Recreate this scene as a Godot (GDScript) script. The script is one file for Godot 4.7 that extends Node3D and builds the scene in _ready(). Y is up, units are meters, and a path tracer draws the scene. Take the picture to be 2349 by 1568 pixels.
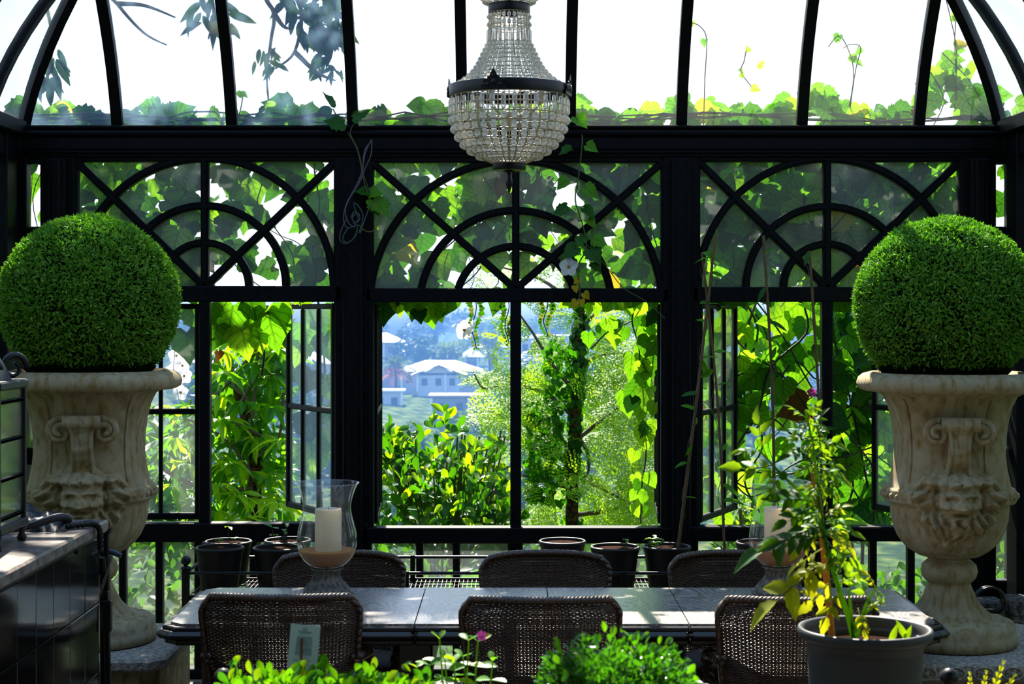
extends Node3D
# A glass conservatory seen from inside: end wall of three arched bays, vines and a hazy valley outside.
# Camera at the origin's height EYE, looking along -Z; d below is the distance in front of it.

const F := 3800.0
const CX := 1174.5
const HY := 710.0
const EYE := 2.0
const WD := 9.0          # distance of the end wall
const HALF := 2.66       # half the width of the room
const EAVE := 2.97

var rng := RandomNumberGenerator.new()
var M := {}
var L := {}

# ---------------------------------------------------------------- mesh builder
class MB:
	var v := PackedVector3Array()
	var ix := PackedInt32Array()
	var uv := PackedVector2Array()
	var col := PackedColorArray()
	var tone := Color(1, 1, 1)
	var tinted := false

	func vert(p: Vector3, t := Vector2.ZERO) -> int:
		v.append(p)
		uv.append(t)
		col.append(tone)
		return v.size() - 1

	func tri(a: int, b: int, c: int) -> void:      # counter-clockwise seen from outside
		ix.append(a)
		ix.append(c)
		ix.append(b)

	func quad(a: int, b: int, c: int, d: int) -> void:
		tri(a, b, c)
		tri(a, c, d)

	func flat(pts: Array, inside: Vector3) -> void:    # a flat convex face of its own, turned away from inside
		var n: Vector3 = (pts[1] - pts[0]).cross(pts[2] - pts[0])
		var mid := Vector3.ZERO
		for p in pts:
			mid += p
		mid /= pts.size()
		var turned := n.dot(mid - inside) < 0.0
		var first := v.size()
		for p in pts:
			vert(p)
		for k in range(1, pts.size() - 1):
			if turned:
				tri(first, first + k + 1, first + k)
			else:
				tri(first, first + k, first + k + 1)

	func box(c: Vector3, s: Vector3, ch := 0.0, bas := Basis.IDENTITY) -> void:
		var h := s * 0.5
		ch = minf(ch, minf(h.x, minf(h.y, h.z)) * 0.9)
		var ax := [Vector3(1, 0, 0), Vector3(0, 1, 0), Vector3(0, 0, 1)]
		for k in 3:
			var a: Vector3 = ax[k]
			var b: Vector3 = ax[(k + 1) % 3]
			var g: Vector3 = ax[(k + 2) % 3]
			var hb := h.dot(b) - ch
			var hg := h.dot(g) - ch
			for s1 in [-1.0, 1.0]:
				var o: Vector3 = a * h.dot(a) * s1
				var pts := []
				for q in [[-1, -1], [1, -1], [1, 1], [-1, 1]]:
					pts.append(c + bas * (o + b * hb * q[0] + g * hg * q[1]))
				flat(pts, c)
		if ch <= 0.0:
			return
		for k in 3:
			var a: Vector3 = ax[k]
			var b: Vector3 = ax[(k + 1) % 3]
			var g: Vector3 = ax[(k + 2) % 3]
			var ha := h.dot(a) - ch
			for s1 in [-1.0, 1.0]:
				for s2 in [-1.0, 1.0]:
					var e1: Vector3 = b * h.dot(b) * s1 + g * (h.dot(g) - ch) * s2
					var e2: Vector3 = b * (h.dot(b) - ch) * s1 + g * h.dot(g) * s2
					flat([c + bas * (e1 - a * ha), c + bas * (e1 + a * ha), c + bas * (e2 + a * ha), c + bas * (e2 - a * ha)], c)
		for sx in [-1.0, 1.0]:
			for sy in [-1.0, 1.0]:
				for sz in [-1.0, 1.0]:
					flat([c + bas * Vector3(sx * h.x, sy * (h.y - ch), sz * (h.z - ch)), c + bas * Vector3(sx * (h.x - ch), sy * h.y, sz * (h.z - ch)), c + bas * Vector3(sx * (h.x - ch), sy * (h.y - ch), sz * h.z)], c)

	func bar(a: Vector3, b: Vector3, w: float, t: float, ch := 0.0, side := Vector3(0, 0, 1)) -> void:   # a straight bar of section w x t; t lies along side
		var y := (b - a).normalized()
		var z := (side - y * side.dot(y)).normalized()
		box((a + b) * 0.5, Vector3(w, (b - a).length(), t), ch, Basis(y.cross(z), y, z))

	func tube(path: Array, r: Variant, sides := 6, cap := true, sq := 1.0) -> void:
		var n := path.size()
		var up := Vector3(0, 0, 1)
		var first := v.size()
		var last := Vector3.ZERO
		for i in n:
			var t: Vector3 = (path[mini(i + 1, n - 1)] - path[maxi(i - 1, 0)]).normalized()
			if i == 0 and absf(t.dot(up)) > 0.95:
				up = Vector3(1, 0, 0)
			up = (up - t * up.dot(t)).normalized()
			var x := t.cross(up)
			var rad: float = r[i] if r is Array or r is PackedFloat32Array else r
			for k in sides:
				var a := TAU * k / sides
				vert(path[i] + (x * cos(a) * sq + up * sin(a)) * rad, Vector2(float(k) / sides, float(i)))
			if i:
				for k in sides:
					var k2 := (k + 1) % sides
					quad(first + (i - 1) * sides + k, first + (i - 1) * sides + k2, first + i * sides + k2, first + i * sides + k)
			last = t
		if cap:
			var c0 := vert(path[0])
			var c1 := vert(path[n - 1])
			for k in sides:
				var k2 := (k + 1) % sides
				tri(c0, first + k2, first + k)
				tri(c1, first + (n - 1) * sides + k, first + (n - 1) * sides + k2)

	func ring(c: Vector3, rad: float, r: float, seg := 40, sides := 5, bas := Basis.IDENTITY) -> void:
		var first := v.size()
		for i in seg:
			var a := TAU * i / seg
			var o := bas * Vector3(cos(a), 0, sin(a))
			var u := bas * Vector3(0, 1, 0)
			for k in sides:
				var b := TAU * k / sides
				vert(c + o * (rad + r * cos(b)) + u * r * sin(b))
		for i in seg:
			var j := (i + 1) % seg
			for k in sides:
				var k2 := (k + 1) % sides
				quad(first + i * sides + k, first + i * sides + k2, first + j * sides + k2, first + j * sides + k)

	func lathe(prof: Array, seg := 32, shape: Variant = null, c := Vector3.ZERO) -> void:     # prof: [r, y] from the bottom of the outside on; r 0 closes
		var first := v.size()
		var n := prof.size()
		for i in n:
			for k in seg:
				var a := TAU * k / seg
				var r: float = prof[i][0]
				if shape != null:
					r *= (shape as Callable).call(a, prof[i][1], i)
				vert(c + Vector3(cos(a) * r, prof[i][1], -sin(a) * r), Vector2(float(k) / seg, float(i) / n))
		for i in n - 1:
			for k in seg:
				var k2 := (k + 1) % seg
				if prof[i][0] == 0.0:
					tri(first + i * seg + k, first + (i + 1) * seg + k2, first + (i + 1) * seg + k)
				elif prof[i + 1][0] == 0.0:
					tri(first + i * seg + k, first + i * seg + k2, first + (i + 1) * seg + k)
				else:
					quad(first + i * seg + k, first + i * seg + k2, first + (i + 1) * seg + k2, first + (i + 1) * seg + k)

	func ball(c: Vector3, r: Vector3, seg := 10, rows := 7, bas := Basis.IDENTITY) -> void:
		var first := v.size()
		for i in rows + 1:
			var b := PI * i / rows - PI / 2
			for k in seg:
				var a := TAU * k / seg
				vert(c + bas * (Vector3(cos(a) * cos(b), sin(b), -sin(a) * cos(b)) * r))
		for i in rows:
			for k in seg:
				var k2 := (k + 1) % seg
				quad(first + i * seg + k, first + i * seg + k2, first + (i + 1) * seg + k2, first + (i + 1) * seg + k)

	func extrude(poly: PackedVector2Array, z0: float, z1: float, xf := Transform3D.IDENTITY) -> void:   # a flat outline in x, y given thickness from z0 to z1
		if poly.size() < 3:
			return
		if Geometry2D.is_polygon_clockwise(poly):
			poly.reverse()
		var t := Geometry2D.triangulate_polygon(poly)
		for side in 2:
			var first := v.size()
			for p in poly:
				vert(xf * Vector3(p.x, p.y, z1 if side else z0), Vector2(p.x, p.y))
			for k in range(0, t.size(), 3):
				var a := poly[t[k]]
				var b := poly[t[k + 1]]
				var c := poly[t[k + 2]]
				var ccw := (b - a).cross(c - a) > 0.0
				if ccw == (side == 1):
					tri(first + t[k], first + t[k + 1], first + t[k + 2])
				else:
					tri(first + t[k], first + t[k + 2], first + t[k + 1])
		for k in poly.size():
			var a := poly[k]
			var b := poly[(k + 1) % poly.size()]
			var f := vert(xf * Vector3(a.x, a.y, z0))
			vert(xf * Vector3(b.x, b.y, z0))
			vert(xf * Vector3(b.x, b.y, z1))
			vert(xf * Vector3(a.x, a.y, z1))
			quad(f, f + 1, f + 2, f + 3)

	func mesh() -> ArrayMesh:
		var n := PackedVector3Array()
		n.resize(v.size())
		for k in range(0, ix.size(), 3):
			var a := ix[k]
			var b := ix[k + 1]
			var c := ix[k + 2]
			var w := (v[c] - v[a]).cross(v[b] - v[a])
			n[a] += w
			n[b] += w
			n[c] += w
		for k in n.size():
			n[k] = n[k].normalized() if n[k].length_squared() > 1e-24 else Vector3.UP
		var arr := []
		arr.resize(Mesh.ARRAY_MAX)
		arr[Mesh.ARRAY_VERTEX] = v
		arr[Mesh.ARRAY_NORMAL] = n
		arr[Mesh.ARRAY_TEX_UV] = uv
		if tinted:
			arr[Mesh.ARRAY_COLOR] = col
		arr[Mesh.ARRAY_INDEX] = ix
		var m := ArrayMesh.new()
		m.add_surface_from_arrays(Mesh.PRIMITIVE_TRIANGLES, arr)
		return m

# ---------------------------------------------------------------- helpers
func at(px: float, py: float, d: float) -> Vector3:      # the point at distance d on the line of sight through a pixel of the photograph
	return Vector3((px - CX) / F * d, EYE - (py - HY) / F * d, -d)

func tag(o: Node, label := "", category := "", group := "", kind := "") -> Node:
	if label: o.set_meta("label", label)
	if category: o.set_meta("category", category)
	if group: o.set_meta("group", group)
	if kind: o.set_meta("kind", kind)
	return o

var taken := {}
func numbered(called: String) -> String:
	if not taken.has(called):
		taken[called] = 0
		return called
	taken[called] += 1
	return "%s_%03d" % [called, taken[called]]

func thing(called: String, label: String, category: String, where := Vector3.ZERO, group := "", kind := "") -> Node3D:
	var o := Node3D.new()
	o.name = numbered(called)
	add_child(o, true)
	o.position = where
	tag(o, label, category, group, kind)
	return o

func part(parent: Node3D, called: String, mesh: Mesh, mat: Material, xf := Transform3D.IDENTITY) -> MeshInstance3D:
	var o := MeshInstance3D.new()
	o.name = called
	o.mesh = mesh
	o.material_override = mat
	var key := "%d_%s" % [parent.get_instance_id(), called]
	if taken.has(key):
		taken[key] += 1
		o.name = "%s_%03d" % [called, taken[key]]
	else:
		taken[key] = 0
	parent.add_child(o, true)
	o.transform = xf
	return o

func solo(called: String, mesh: Mesh, mat: Material, label: String, category: String, where := Vector3.ZERO, group := "", kind := "") -> MeshInstance3D:
	var o := MeshInstance3D.new()
	o.name = numbered(called)
	o.mesh = mesh
	o.material_override = mat
	add_child(o, true)
	o.position = where
	tag(o, label, category, group, kind)
	return o

func many(parent: Node3D, called: String, mesh: Mesh, mat: Material, xfs: Array, tints: Variant = null) -> MultiMeshInstance3D:
	var mm := MultiMesh.new()
	mm.transform_format = MultiMesh.TRANSFORM_3D
	mm.use_colors = tints != null
	mm.mesh = mesh
	mm.instance_count = xfs.size()
	for k in xfs.size():
		mm.set_instance_transform(k, xfs[k])
		if tints != null:
			mm.set_instance_color(k, tints[k])
	var o := MultiMeshInstance3D.new()
	o.name = called
	o.multimesh = mm
	o.material_override = mat
	o.set_meta("kind", "stuff")
	parent.add_child(o, true)
	return o

func frame(dir: Vector3, normal: Vector3, s := 1.0) -> Basis:      # y along dir, z near normal
	var y := dir.normalized()
	var z := normal - y * normal.dot(y)
	if z.length() < 1e-4:
		z = y.cross(Vector3(1, 0.2, 0.1))
	z = z.normalized()
	return Basis(y.cross(z) * s, y * s, z * s)

func rv(a := 1.0) -> Vector3:
	return Vector3(rng.randf_range(-a, a), rng.randf_range(-a, a), rng.randf_range(-a, a))

func rr(a: float, b: float) -> float:
	return rng.randf_range(a, b)

func pick(a: Array) -> Variant:
	return a[rng.randi() % a.size()]

func curve(pts: Array, steps := 5) -> Array:      # a smooth path through the points
	var out := []
	var n := pts.size()
	for i in n - 1:
		var p0: Vector3 = pts[maxi(i - 1, 0)]
		var p1: Vector3 = pts[i]
		var p2: Vector3 = pts[i + 1]
		var p3: Vector3 = pts[mini(i + 2, n - 1)]
		for k in steps:
			out.append(p1.cubic_interpolate(p2, p0, p3, float(k) / steps))
	out.append(pts[n - 1])
	return out

func tube_mesh(path: Array, r: Variant, sides := 6, cap := true, sq := 1.0) -> ArrayMesh:
	var b := MB.new()
	b.tube(path, r, sides, cap, sq)
	return b.mesh()

func taper(n: int, a: float, b: float) -> Array:
	var out := []
	for i in n:
		out.append(lerpf(a, b, float(i) / maxf(1.0, n - 1.0)))
	return out

# ---------------------------------------------------------------- materials
func noise_tex(freq: float, octaves: int, colors: Array, s := 512, kind := FastNoiseLite.TYPE_SIMPLEX_SMOOTH, sd := 1) -> NoiseTexture2D:
	var n := FastNoiseLite.new()
	n.noise_type = kind
	n.frequency = freq
	n.fractal_octaves = octaves
	n.seed = sd
	var t := NoiseTexture2D.new()
	t.width = s
	t.height = s
	t.seamless = true
	t.noise = n
	if colors.size():
		var g := Gradient.new()
		g.offsets = PackedFloat32Array(colors.map(func(c): return c[0]))
		g.colors = PackedColorArray(colors.map(func(c): return c[1]))
		t.color_ramp = g
	return t

func mat(c: Color, rough := 0.6, metal := 0.0, spec := 0.5) -> StandardMaterial3D:
	var m := StandardMaterial3D.new()
	m.albedo_color = c
	m.roughness = rough
	m.metallic = metal
	m.metallic_specular = spec
	return m

func tri_map(m: StandardMaterial3D, t: Texture2D, scale: float, world := false) -> StandardMaterial3D:
	m.albedo_texture = t
	m.uv1_triplanar = true
	m.uv1_world_triplanar = world
	m.uv1_scale = Vector3.ONE * scale
	return m

func leaf_mat(c: Color, back: Color, rough := 0.45, k := 1.0) -> StandardMaterial3D:
	var m := mat(c, maxf(rough, 0.4), 0.0, 0.25)
	m.backlight_enabled = true
	k *= 0.78
	m.backlight = Color(back.r * k, back.g * k, back.b * k)
	return m

func glass(dust: float, tint := Color(0.8, 0.82, 0.8), back := 0.0) -> StandardMaterial3D:
	var m := mat(Color(tint.r, tint.g, tint.b, dust), 0.06)
	m.transparency = BaseMaterial3D.TRANSPARENCY_ALPHA
	if back > 0.0:
		m.backlight_enabled = true
		m.backlight = Color(back, back, back)
	return m

func make_materials() -> void:
	M.black = mat(Color(0.035, 0.05, 0.07), 0.5, 0.0, 0.22)
	tri_map(M.black, noise_tex(0.02, 4, [[0.3, Color(0.75, 0.75, 0.75)], [0.6, Color(1, 1, 1)], [0.8, Color(1.0, 1.0, 1.0)]]), 1.7)
	M.iron = mat(Color(0.04, 0.045, 0.055), 0.4, 0.3)
	M.pane = glass(0.07, Color(0.78, 0.82, 0.8), 0.05)
	M.dusty = glass(0.13, Color(0.74, 0.78, 0.78), 0.12)
	M.roof = glass(0.04, Color(0.8, 0.85, 0.9), 0.06)
	M.roof_dusty = glass(0.08, Color(0.75, 0.85, 0.95), 0.2)
	M.roof_dusty.backlight = Color(0.15, 0.2, 0.26)
	M.clear = glass(0.03, Color(0.9, 0.92, 0.9))
	M.clear.metallic_specular = 0.6
	# stone: beige, mottled and stained, with fine pits
	M.stone = mat(Color(1, 1, 1), 0.85, 0.0, 0.3)
	tri_map(M.stone, noise_tex(0.008, 5, [[0.05, Color(0.58, 0.51, 0.37)], [0.4, Color(0.625, 0.57, 0.445)], [0.6, Color(0.64, 0.59, 0.47)], [0.95, Color(0.68, 0.645, 0.54)]], 512), 1.0)
	M.stone.uv1_scale = Vector3(1.3, 0.6, 1.3)
	M.stone.detail_enabled = true
	M.stone.detail_blend_mode = BaseMaterial3D.BLEND_MODE_MUL
	M.stone.detail_albedo = noise_tex(0.03, 4, [[0.1, Color(0.78, 0.7, 0.52)], [0.55, Color(1, 1, 1)], [1.0, Color(1, 1, 1)]], 512, FastNoiseLite.TYPE_SIMPLEX, 5)
	M.stone.heightmap_enabled = true
	M.stone.heightmap_texture = noise_tex(0.05, 5, [], 512, FastNoiseLite.TYPE_SIMPLEX, 3)
	M.stone.heightmap_scale = 0.12
	M.carved = M.stone.duplicate()
	M.carved.heightmap_texture = noise_tex(0.03, 3, [], 512, FastNoiseLite.TYPE_CELLULAR, 8)
	M.carved.heightmap_scale = 0.3
	M.grey_stone = mat(Color(1, 1, 1), 0.9, 0.0, 0.3)
	tri_map(M.grey_stone, noise_tex(0.02, 5, [[0.2, Color(0.3, 0.28, 0.26)], [0.5, Color(0.42, 0.4, 0.36)], [0.8, Color(0.56, 0.53, 0.48)]], 512, FastNoiseLite.TYPE_SIMPLEX, 11), 3.0)
	M.grey_stone.heightmap_enabled = true
	M.grey_stone.heightmap_texture = M.stone.heightmap_texture
	M.grey_stone.heightmap_scale = 0.4
	M.concrete = mat(Color(1, 1, 1), 0.95, 0.0, 0.2)
	tri_map(M.concrete, noise_tex(0.03, 5, [[0.2, Color(0.2, 0.2, 0.2)], [0.8, Color(0.45, 0.44, 0.42)]], 256, FastNoiseLite.TYPE_SIMPLEX, 17), 3.0)
	M.plaster = mat(Color(0.62, 0.58, 0.5), 0.9, 0.0, 0.2)
	tri_map(M.plaster, noise_tex(0.01, 4, [[0.2, Color(0.85, 0.85, 0.85)], [0.8, Color(1, 1, 1)]], 256, FastNoiseLite.TYPE_SIMPLEX, 19), 0.7)
	M.floor = mat(Color(0.36, 0.35, 0.33), 0.7)
	tri_map(M.floor, noise_tex(0.02, 4, [[0.2, Color(0.7, 0.7, 0.7)], [0.8, Color(1, 1, 1)]], 256, FastNoiseLite.TYPE_SIMPLEX, 21), 1.0)
	M.tile = mat(Color(0.035, 0.038, 0.045), 0.1, 0.0, 0.75)
	M.slab = mat(Color(1, 1, 1), 0.35, 0.0, 0.5)
	tri_map(M.slab, noise_tex(0.03, 4, [[0.2, Color(0.34, 0.29, 0.27)], [0.5, Color(0.44, 0.39, 0.37)], [0.8, Color(0.52, 0.47, 0.44)]], 256, FastNoiseLite.TYPE_SIMPLEX, 23), 2.0)
	# table: dark greyed oak with wavy grain
	M.wood = mat(Color(1, 1, 1), 0.3, 0.0, 0.85)
	M.wood.albedo_texture = ImageTexture.create_from_image(grain_image())
	M.wood.uv1_triplanar = true
	M.wood.uv1_scale = Vector3(1.1, 1.1, 1.1)
	M.dark_wood = mat(Color(0.11, 0.085, 0.07), 0.38)
	M.wicker = mat(Color(0.34, 0.24, 0.165), 0.4, 0.0, 0.5)
	tri_map(M.wicker, noise_tex(0.05, 3, [[0.25, Color(0.55, 0.5, 0.45)], [0.7, Color(1, 1, 1)]], 256, FastNoiseLite.TYPE_SIMPLEX, 27), 4.0)
	M.pot = mat(Color(0.035, 0.034, 0.035), 0.5, 0.0, 0.45)
	M.big_pot = mat(Color(0.22, 0.22, 0.23), 0.5, 0.0, 0.45)
	M.soil = mat(Color(0.2, 0.1, 0.055), 0.95, 0.0, 0.1)
	tri_map(M.soil, noise_tex(0.08, 4, [[0.3, Color(0.4, 0.4, 0.4)], [0.7, Color(1, 1, 1)]], 256, FastNoiseLite.TYPE_SIMPLEX, 29), 5.0)
	M.sand = mat(Color(0.72, 0.5, 0.27), 0.95, 0.0, 0.1)
	tri_map(M.sand, noise_tex(0.2, 3, [[0.3, Color(0.7, 0.66, 0.6)], [0.7, Color(1, 1, 1)]], 256, FastNoiseLite.TYPE_SIMPLEX, 31), 8.0)
	M.wax = mat(Color(0.88, 0.85, 0.76), 0.4, 0.0, 0.4)
	M.wax.subsurf_scatter_enabled = true
	M.wax.subsurf_scatter_strength = 0.35
	M.wax.backlight_enabled = true
	M.wax.backlight = Color(0.95, 0.88, 0.74)
	M.crystal = mat(Color(0.96, 0.94, 0.88, 0.28), 0.03, 0.0, 0.6)
	M.crystal.transparency = BaseMaterial3D.TRANSPARENCY_ALPHA
	M.crystal.refraction_enabled = true
	M.crystal.refraction_scale = 0.05
	M.wire = mat(Color(0.74, 0.69, 0.58), 0.4, 0.3)
	M.bamboo = mat(Color(0.36, 0.25, 0.15), 0.6)
	M.stake = mat(Color(0.85, 0.47, 0.14), 0.6)
	M.stem = mat(Color(0.2, 0.3, 0.08), 0.6)
	M.dark_stem = mat(Color(0.09, 0.075, 0.045), 0.7)
	M.pale_stem = mat(Color(0.3, 0.25, 0.19), 0.8)
	M.bark = mat(Color(1, 1, 1), 0.9, 0.0, 0.2)
	tri_map(M.bark, noise_tex(0.03, 4, [[0.25, Color(0.12, 0.08, 0.05)], [0.75, Color(0.34, 0.25, 0.17)]], 256, FastNoiseLite.TYPE_SIMPLEX, 33), 3.0)
	# leaves, by kind of plant
	var vein := ImageTexture.create_from_image(vein_image())
	for q in [["vine_a", Color(0.40, 0.66, 0.07), 0.92], ["vine_b", Color(0.30, 0.54, 0.06), 0.8], ["vine_c", Color(0.56, 0.76, 0.10), 0.95], ["vine_d", Color(0.13, 0.33, 0.06), 0.6], ["vine_e", Color(0.46, 0.68, 0.08), 0.9], ["vine_f", Color(0.24, 0.47, 0.05), 0.85]]:
		var m := mat(q[1], 0.45, 0.0, 0.28)
		m.albedo_texture = vein
		m.backlight_enabled = true
		m.backlight = Color(q[2], q[2], q[2])
		M[q[0]] = m
	M.vine_y = leaf_mat(Color(0.55, 0.48, 0.08), Color(1.0, 0.86, 0.15), 0.5)
	M.vine_r = leaf_mat(Color(0.16, 0.09, 0.04), Color(0.5, 0.3, 0.1), 0.6)
	M.bud = leaf_mat(Color(0.22, 0.24, 0.08), Color(0.6, 0.62, 0.2), 0.5)
	M.mango_a = leaf_mat(Color(0.12, 0.3, 0.05), Color(0.55, 0.9, 0.06), 0.32, 0.95)
	M.bough_leaf = leaf_mat(Color(0.07, 0.16, 0.06), Color(0.2, 0.35, 0.08), 0.5, 0.7)
	M.mango_b = leaf_mat(Color(0.25, 0.42, 0.06), Color(0.82, 1.0, 0.08), 0.35, 1.1)
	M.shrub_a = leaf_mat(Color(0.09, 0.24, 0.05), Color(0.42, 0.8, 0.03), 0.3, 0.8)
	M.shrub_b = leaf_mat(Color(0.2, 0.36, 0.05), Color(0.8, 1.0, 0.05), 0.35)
	M.feather = leaf_mat(Color(0.28, 0.42, 0.07), Color(0.78, 1.0, 0.12), 0.5)
	M.ivy = leaf_mat(Color(0.07, 0.22, 0.04), Color(0.35, 0.75, 0.03), 0.4, 0.8)
	M.box_leaf = leaf_mat(Color(1, 1, 1), Color(0.95, 1.0, 0.5), 0.5, 1.0)
	M.box_leaf.vertex_color_use_as_albedo = true
	M.cap = M.grey_stone.duplicate()
	M.cap.albedo_texture = noise_tex(0.02, 5, [[0.2, Color(0.48, 0.46, 0.43)], [0.5, Color(0.62, 0.59, 0.54)], [0.8, Color(0.72, 0.69, 0.63)]], 512, FastNoiseLite.TYPE_SIMPLEX, 15)
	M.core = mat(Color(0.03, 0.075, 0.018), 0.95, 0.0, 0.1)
	M.tomato = leaf_mat(Color(0.2, 0.4, 0.07), Color(0.74, 0.95, 0.1), 0.5, 0.95)
	M.tomato_d = leaf_mat(Color(0.1, 0.26, 0.05), Color(0.45, 0.72, 0.05), 0.5, 0.8)
	M.tomato_y = leaf_mat(Color(0.42, 0.46, 0.07), Color(0.95, 0.98, 0.12), 0.5)
	M.herb = leaf_mat(Color(0.14, 0.35, 0.06), Color(0.55, 0.9, 0.05), 0.35, 0.9)
	M.herb_b = leaf_mat(Color(0.22, 0.42, 0.07), Color(0.75, 0.95, 0.06), 0.4, 0.9)
	M.glossy_herb = leaf_mat(Color(0.08, 0.26, 0.05), Color(0.4, 0.8, 0.05), 0.18, 0.8)
	M.glossy_herb.roughness = 0.2
	M.glossy_herb.metallic_specular = 0.5
	M.hedge = leaf_mat(Color(0.12, 0.28, 0.05), Color(0.5, 0.85, 0.05), 0.5, 0.8)
	M.petal = leaf_mat(Color(0.9, 0.9, 0.92), Color(0.95, 0.95, 1.0), 0.6, 1.4)
	M.pink = leaf_mat(Color(0.75, 0.2, 0.6), Color(0.8, 0.3, 0.7), 0.6, 0.8)
	M.far_a = leaf_mat(Color(0.22, 0.34, 0.08), Color(0.5, 0.65, 0.08), 0.6, 0.8)
	M.far_b = leaf_mat(Color(0.09, 0.19, 0.07), Color(0.25, 0.45, 0.08), 0.6, 0.6)
	M.far_c = leaf_mat(Color(0.3, 0.36, 0.09), Color(0.6, 0.7, 0.1), 0.6, 0.8)
	M.palm = leaf_mat(Color(0.15, 0.25, 0.07), Color(0.5, 0.6, 0.1), 0.45, 0.7)
	M.palm_dry = leaf_mat(Color(0.6, 0.3, 0.06), Color(0.95, 0.5, 0.08), 0.5, 0.8)
	M.ground = mat(Color(1, 1, 1), 0.95, 0.0, 0.1)
	tri_map(M.ground, noise_tex(0.01, 5, [[0.25, Color(0.14, 0.2, 0.07)], [0.6, Color(0.26, 0.34, 0.12)], [0.85, Color(0.4, 0.4, 0.22)]], 512, FastNoiseLite.TYPE_SIMPLEX, 41), 0.05, true)

func leaf_blotch() -> Texture2D:
	if not L.has("blotch"):
		L.blotch = noise_tex(0.02, 3, [[0.2, Color(0.78, 0.8, 0.7)], [0.5, Color(1, 1, 1)], [0.8, Color(1, 0.97, 0.85)]], 256, FastNoiseLite.TYPE_SIMPLEX, 51)
	return L.blotch

func vein_image() -> Image:      # a midrib, slanting side veins and faint mottling
	var s := 128
	var im := Image.create(s, s, false, Image.FORMAT_RGB8)
	var n := FastNoiseLite.new()
	n.seed = 9
	n.frequency = 0.05
	for y in s:
		for x in s:
			var u := absf(x / float(s) - 0.5) * 2.0
			var v := y / float(s)
			var f := fposmod((v - u * 0.28) * 6.5, 1.0)
			var side := exp(-pow((f - 0.5) / 0.09, 2.0)) * smoothstep(1.0, 0.75, u)
			var rib := exp(-pow(u / 0.05, 2.0))
			var k := 1.0 - 0.26 * maxf(side, rib * 1.2) + 0.07 * n.get_noise_2d(x, y) - 0.08 * smoothstep(0.85, 1.0, u)
			im.set_pixel(x, y, Color(k * 0.99, k, k * 0.96))
	im.generate_mipmaps()
	return im

func grain_image() -> Image:
	var s := 512
	var im := Image.create(s, s, false, Image.FORMAT_RGB8)
	var n := FastNoiseLite.new()
	n.seed = 4
	n.frequency = 1.0
	n.fractal_octaves = 2
	for y in s:
		var ay := TAU * y / s
		var cy := cos(ay)
		var sy := sin(ay)
		for x in s:
			var u := float(x) / s
			var w := n.get_noise_3d(u * 2.2, cy * 0.22, sy * 0.22) * smoothstep(0.0, 0.08, u) * smoothstep(1.0, 0.92, u)
			var g := 0.5 + 0.5 * sin((u * 16.0 + w * 9.0) * TAU)
			var fine := n.get_noise_3d(u * 90.0, cy * 1.6, sy * 1.6)
			var k := 0.62 + 0.28 * g + 0.16 * fine
			im.set_pixel(x, y, Color(0.66 * k, 0.62 * k, 0.59 * k))
	return im

# ---------------------------------------------------------------- leaf shapes: base at the origin, tip along +Y, face along +Z
func leaf_shape(prof: Array, length: float, width: float, fold := 0.25, curl := 0.2, wave := 0.0) -> ArrayMesh:
	var b := MB.new()
	var n := prof.size()
	for i in n:
		var t: float = prof[i][0]
		var w: float = prof[i][1] * width
		var z := -curl * t * absf(t) * length
		var my := maxf(t, 0.0)
		b.vert(Vector3(-w, t * length, z + fold * w + wave * sin(t * 9.0) * w), Vector2(0.02, 0.15 + 0.83 * t))
		b.vert(Vector3(0, my * length, -curl * my * my * length), Vector2(0.5, 0.15 + 0.83 * my))
		b.vert(Vector3(w, t * length, z + fold * w - wave * sin(t * 9.0 + 1.0) * w), Vector2(0.98, 0.15 + 0.83 * t))
		if i:
			var o := (i - 1) * 3
			b.quad(o, o + 1, o + 4, o + 3)
			b.quad(o + 1, o + 2, o + 5, o + 4)
	return b.mesh()

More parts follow.
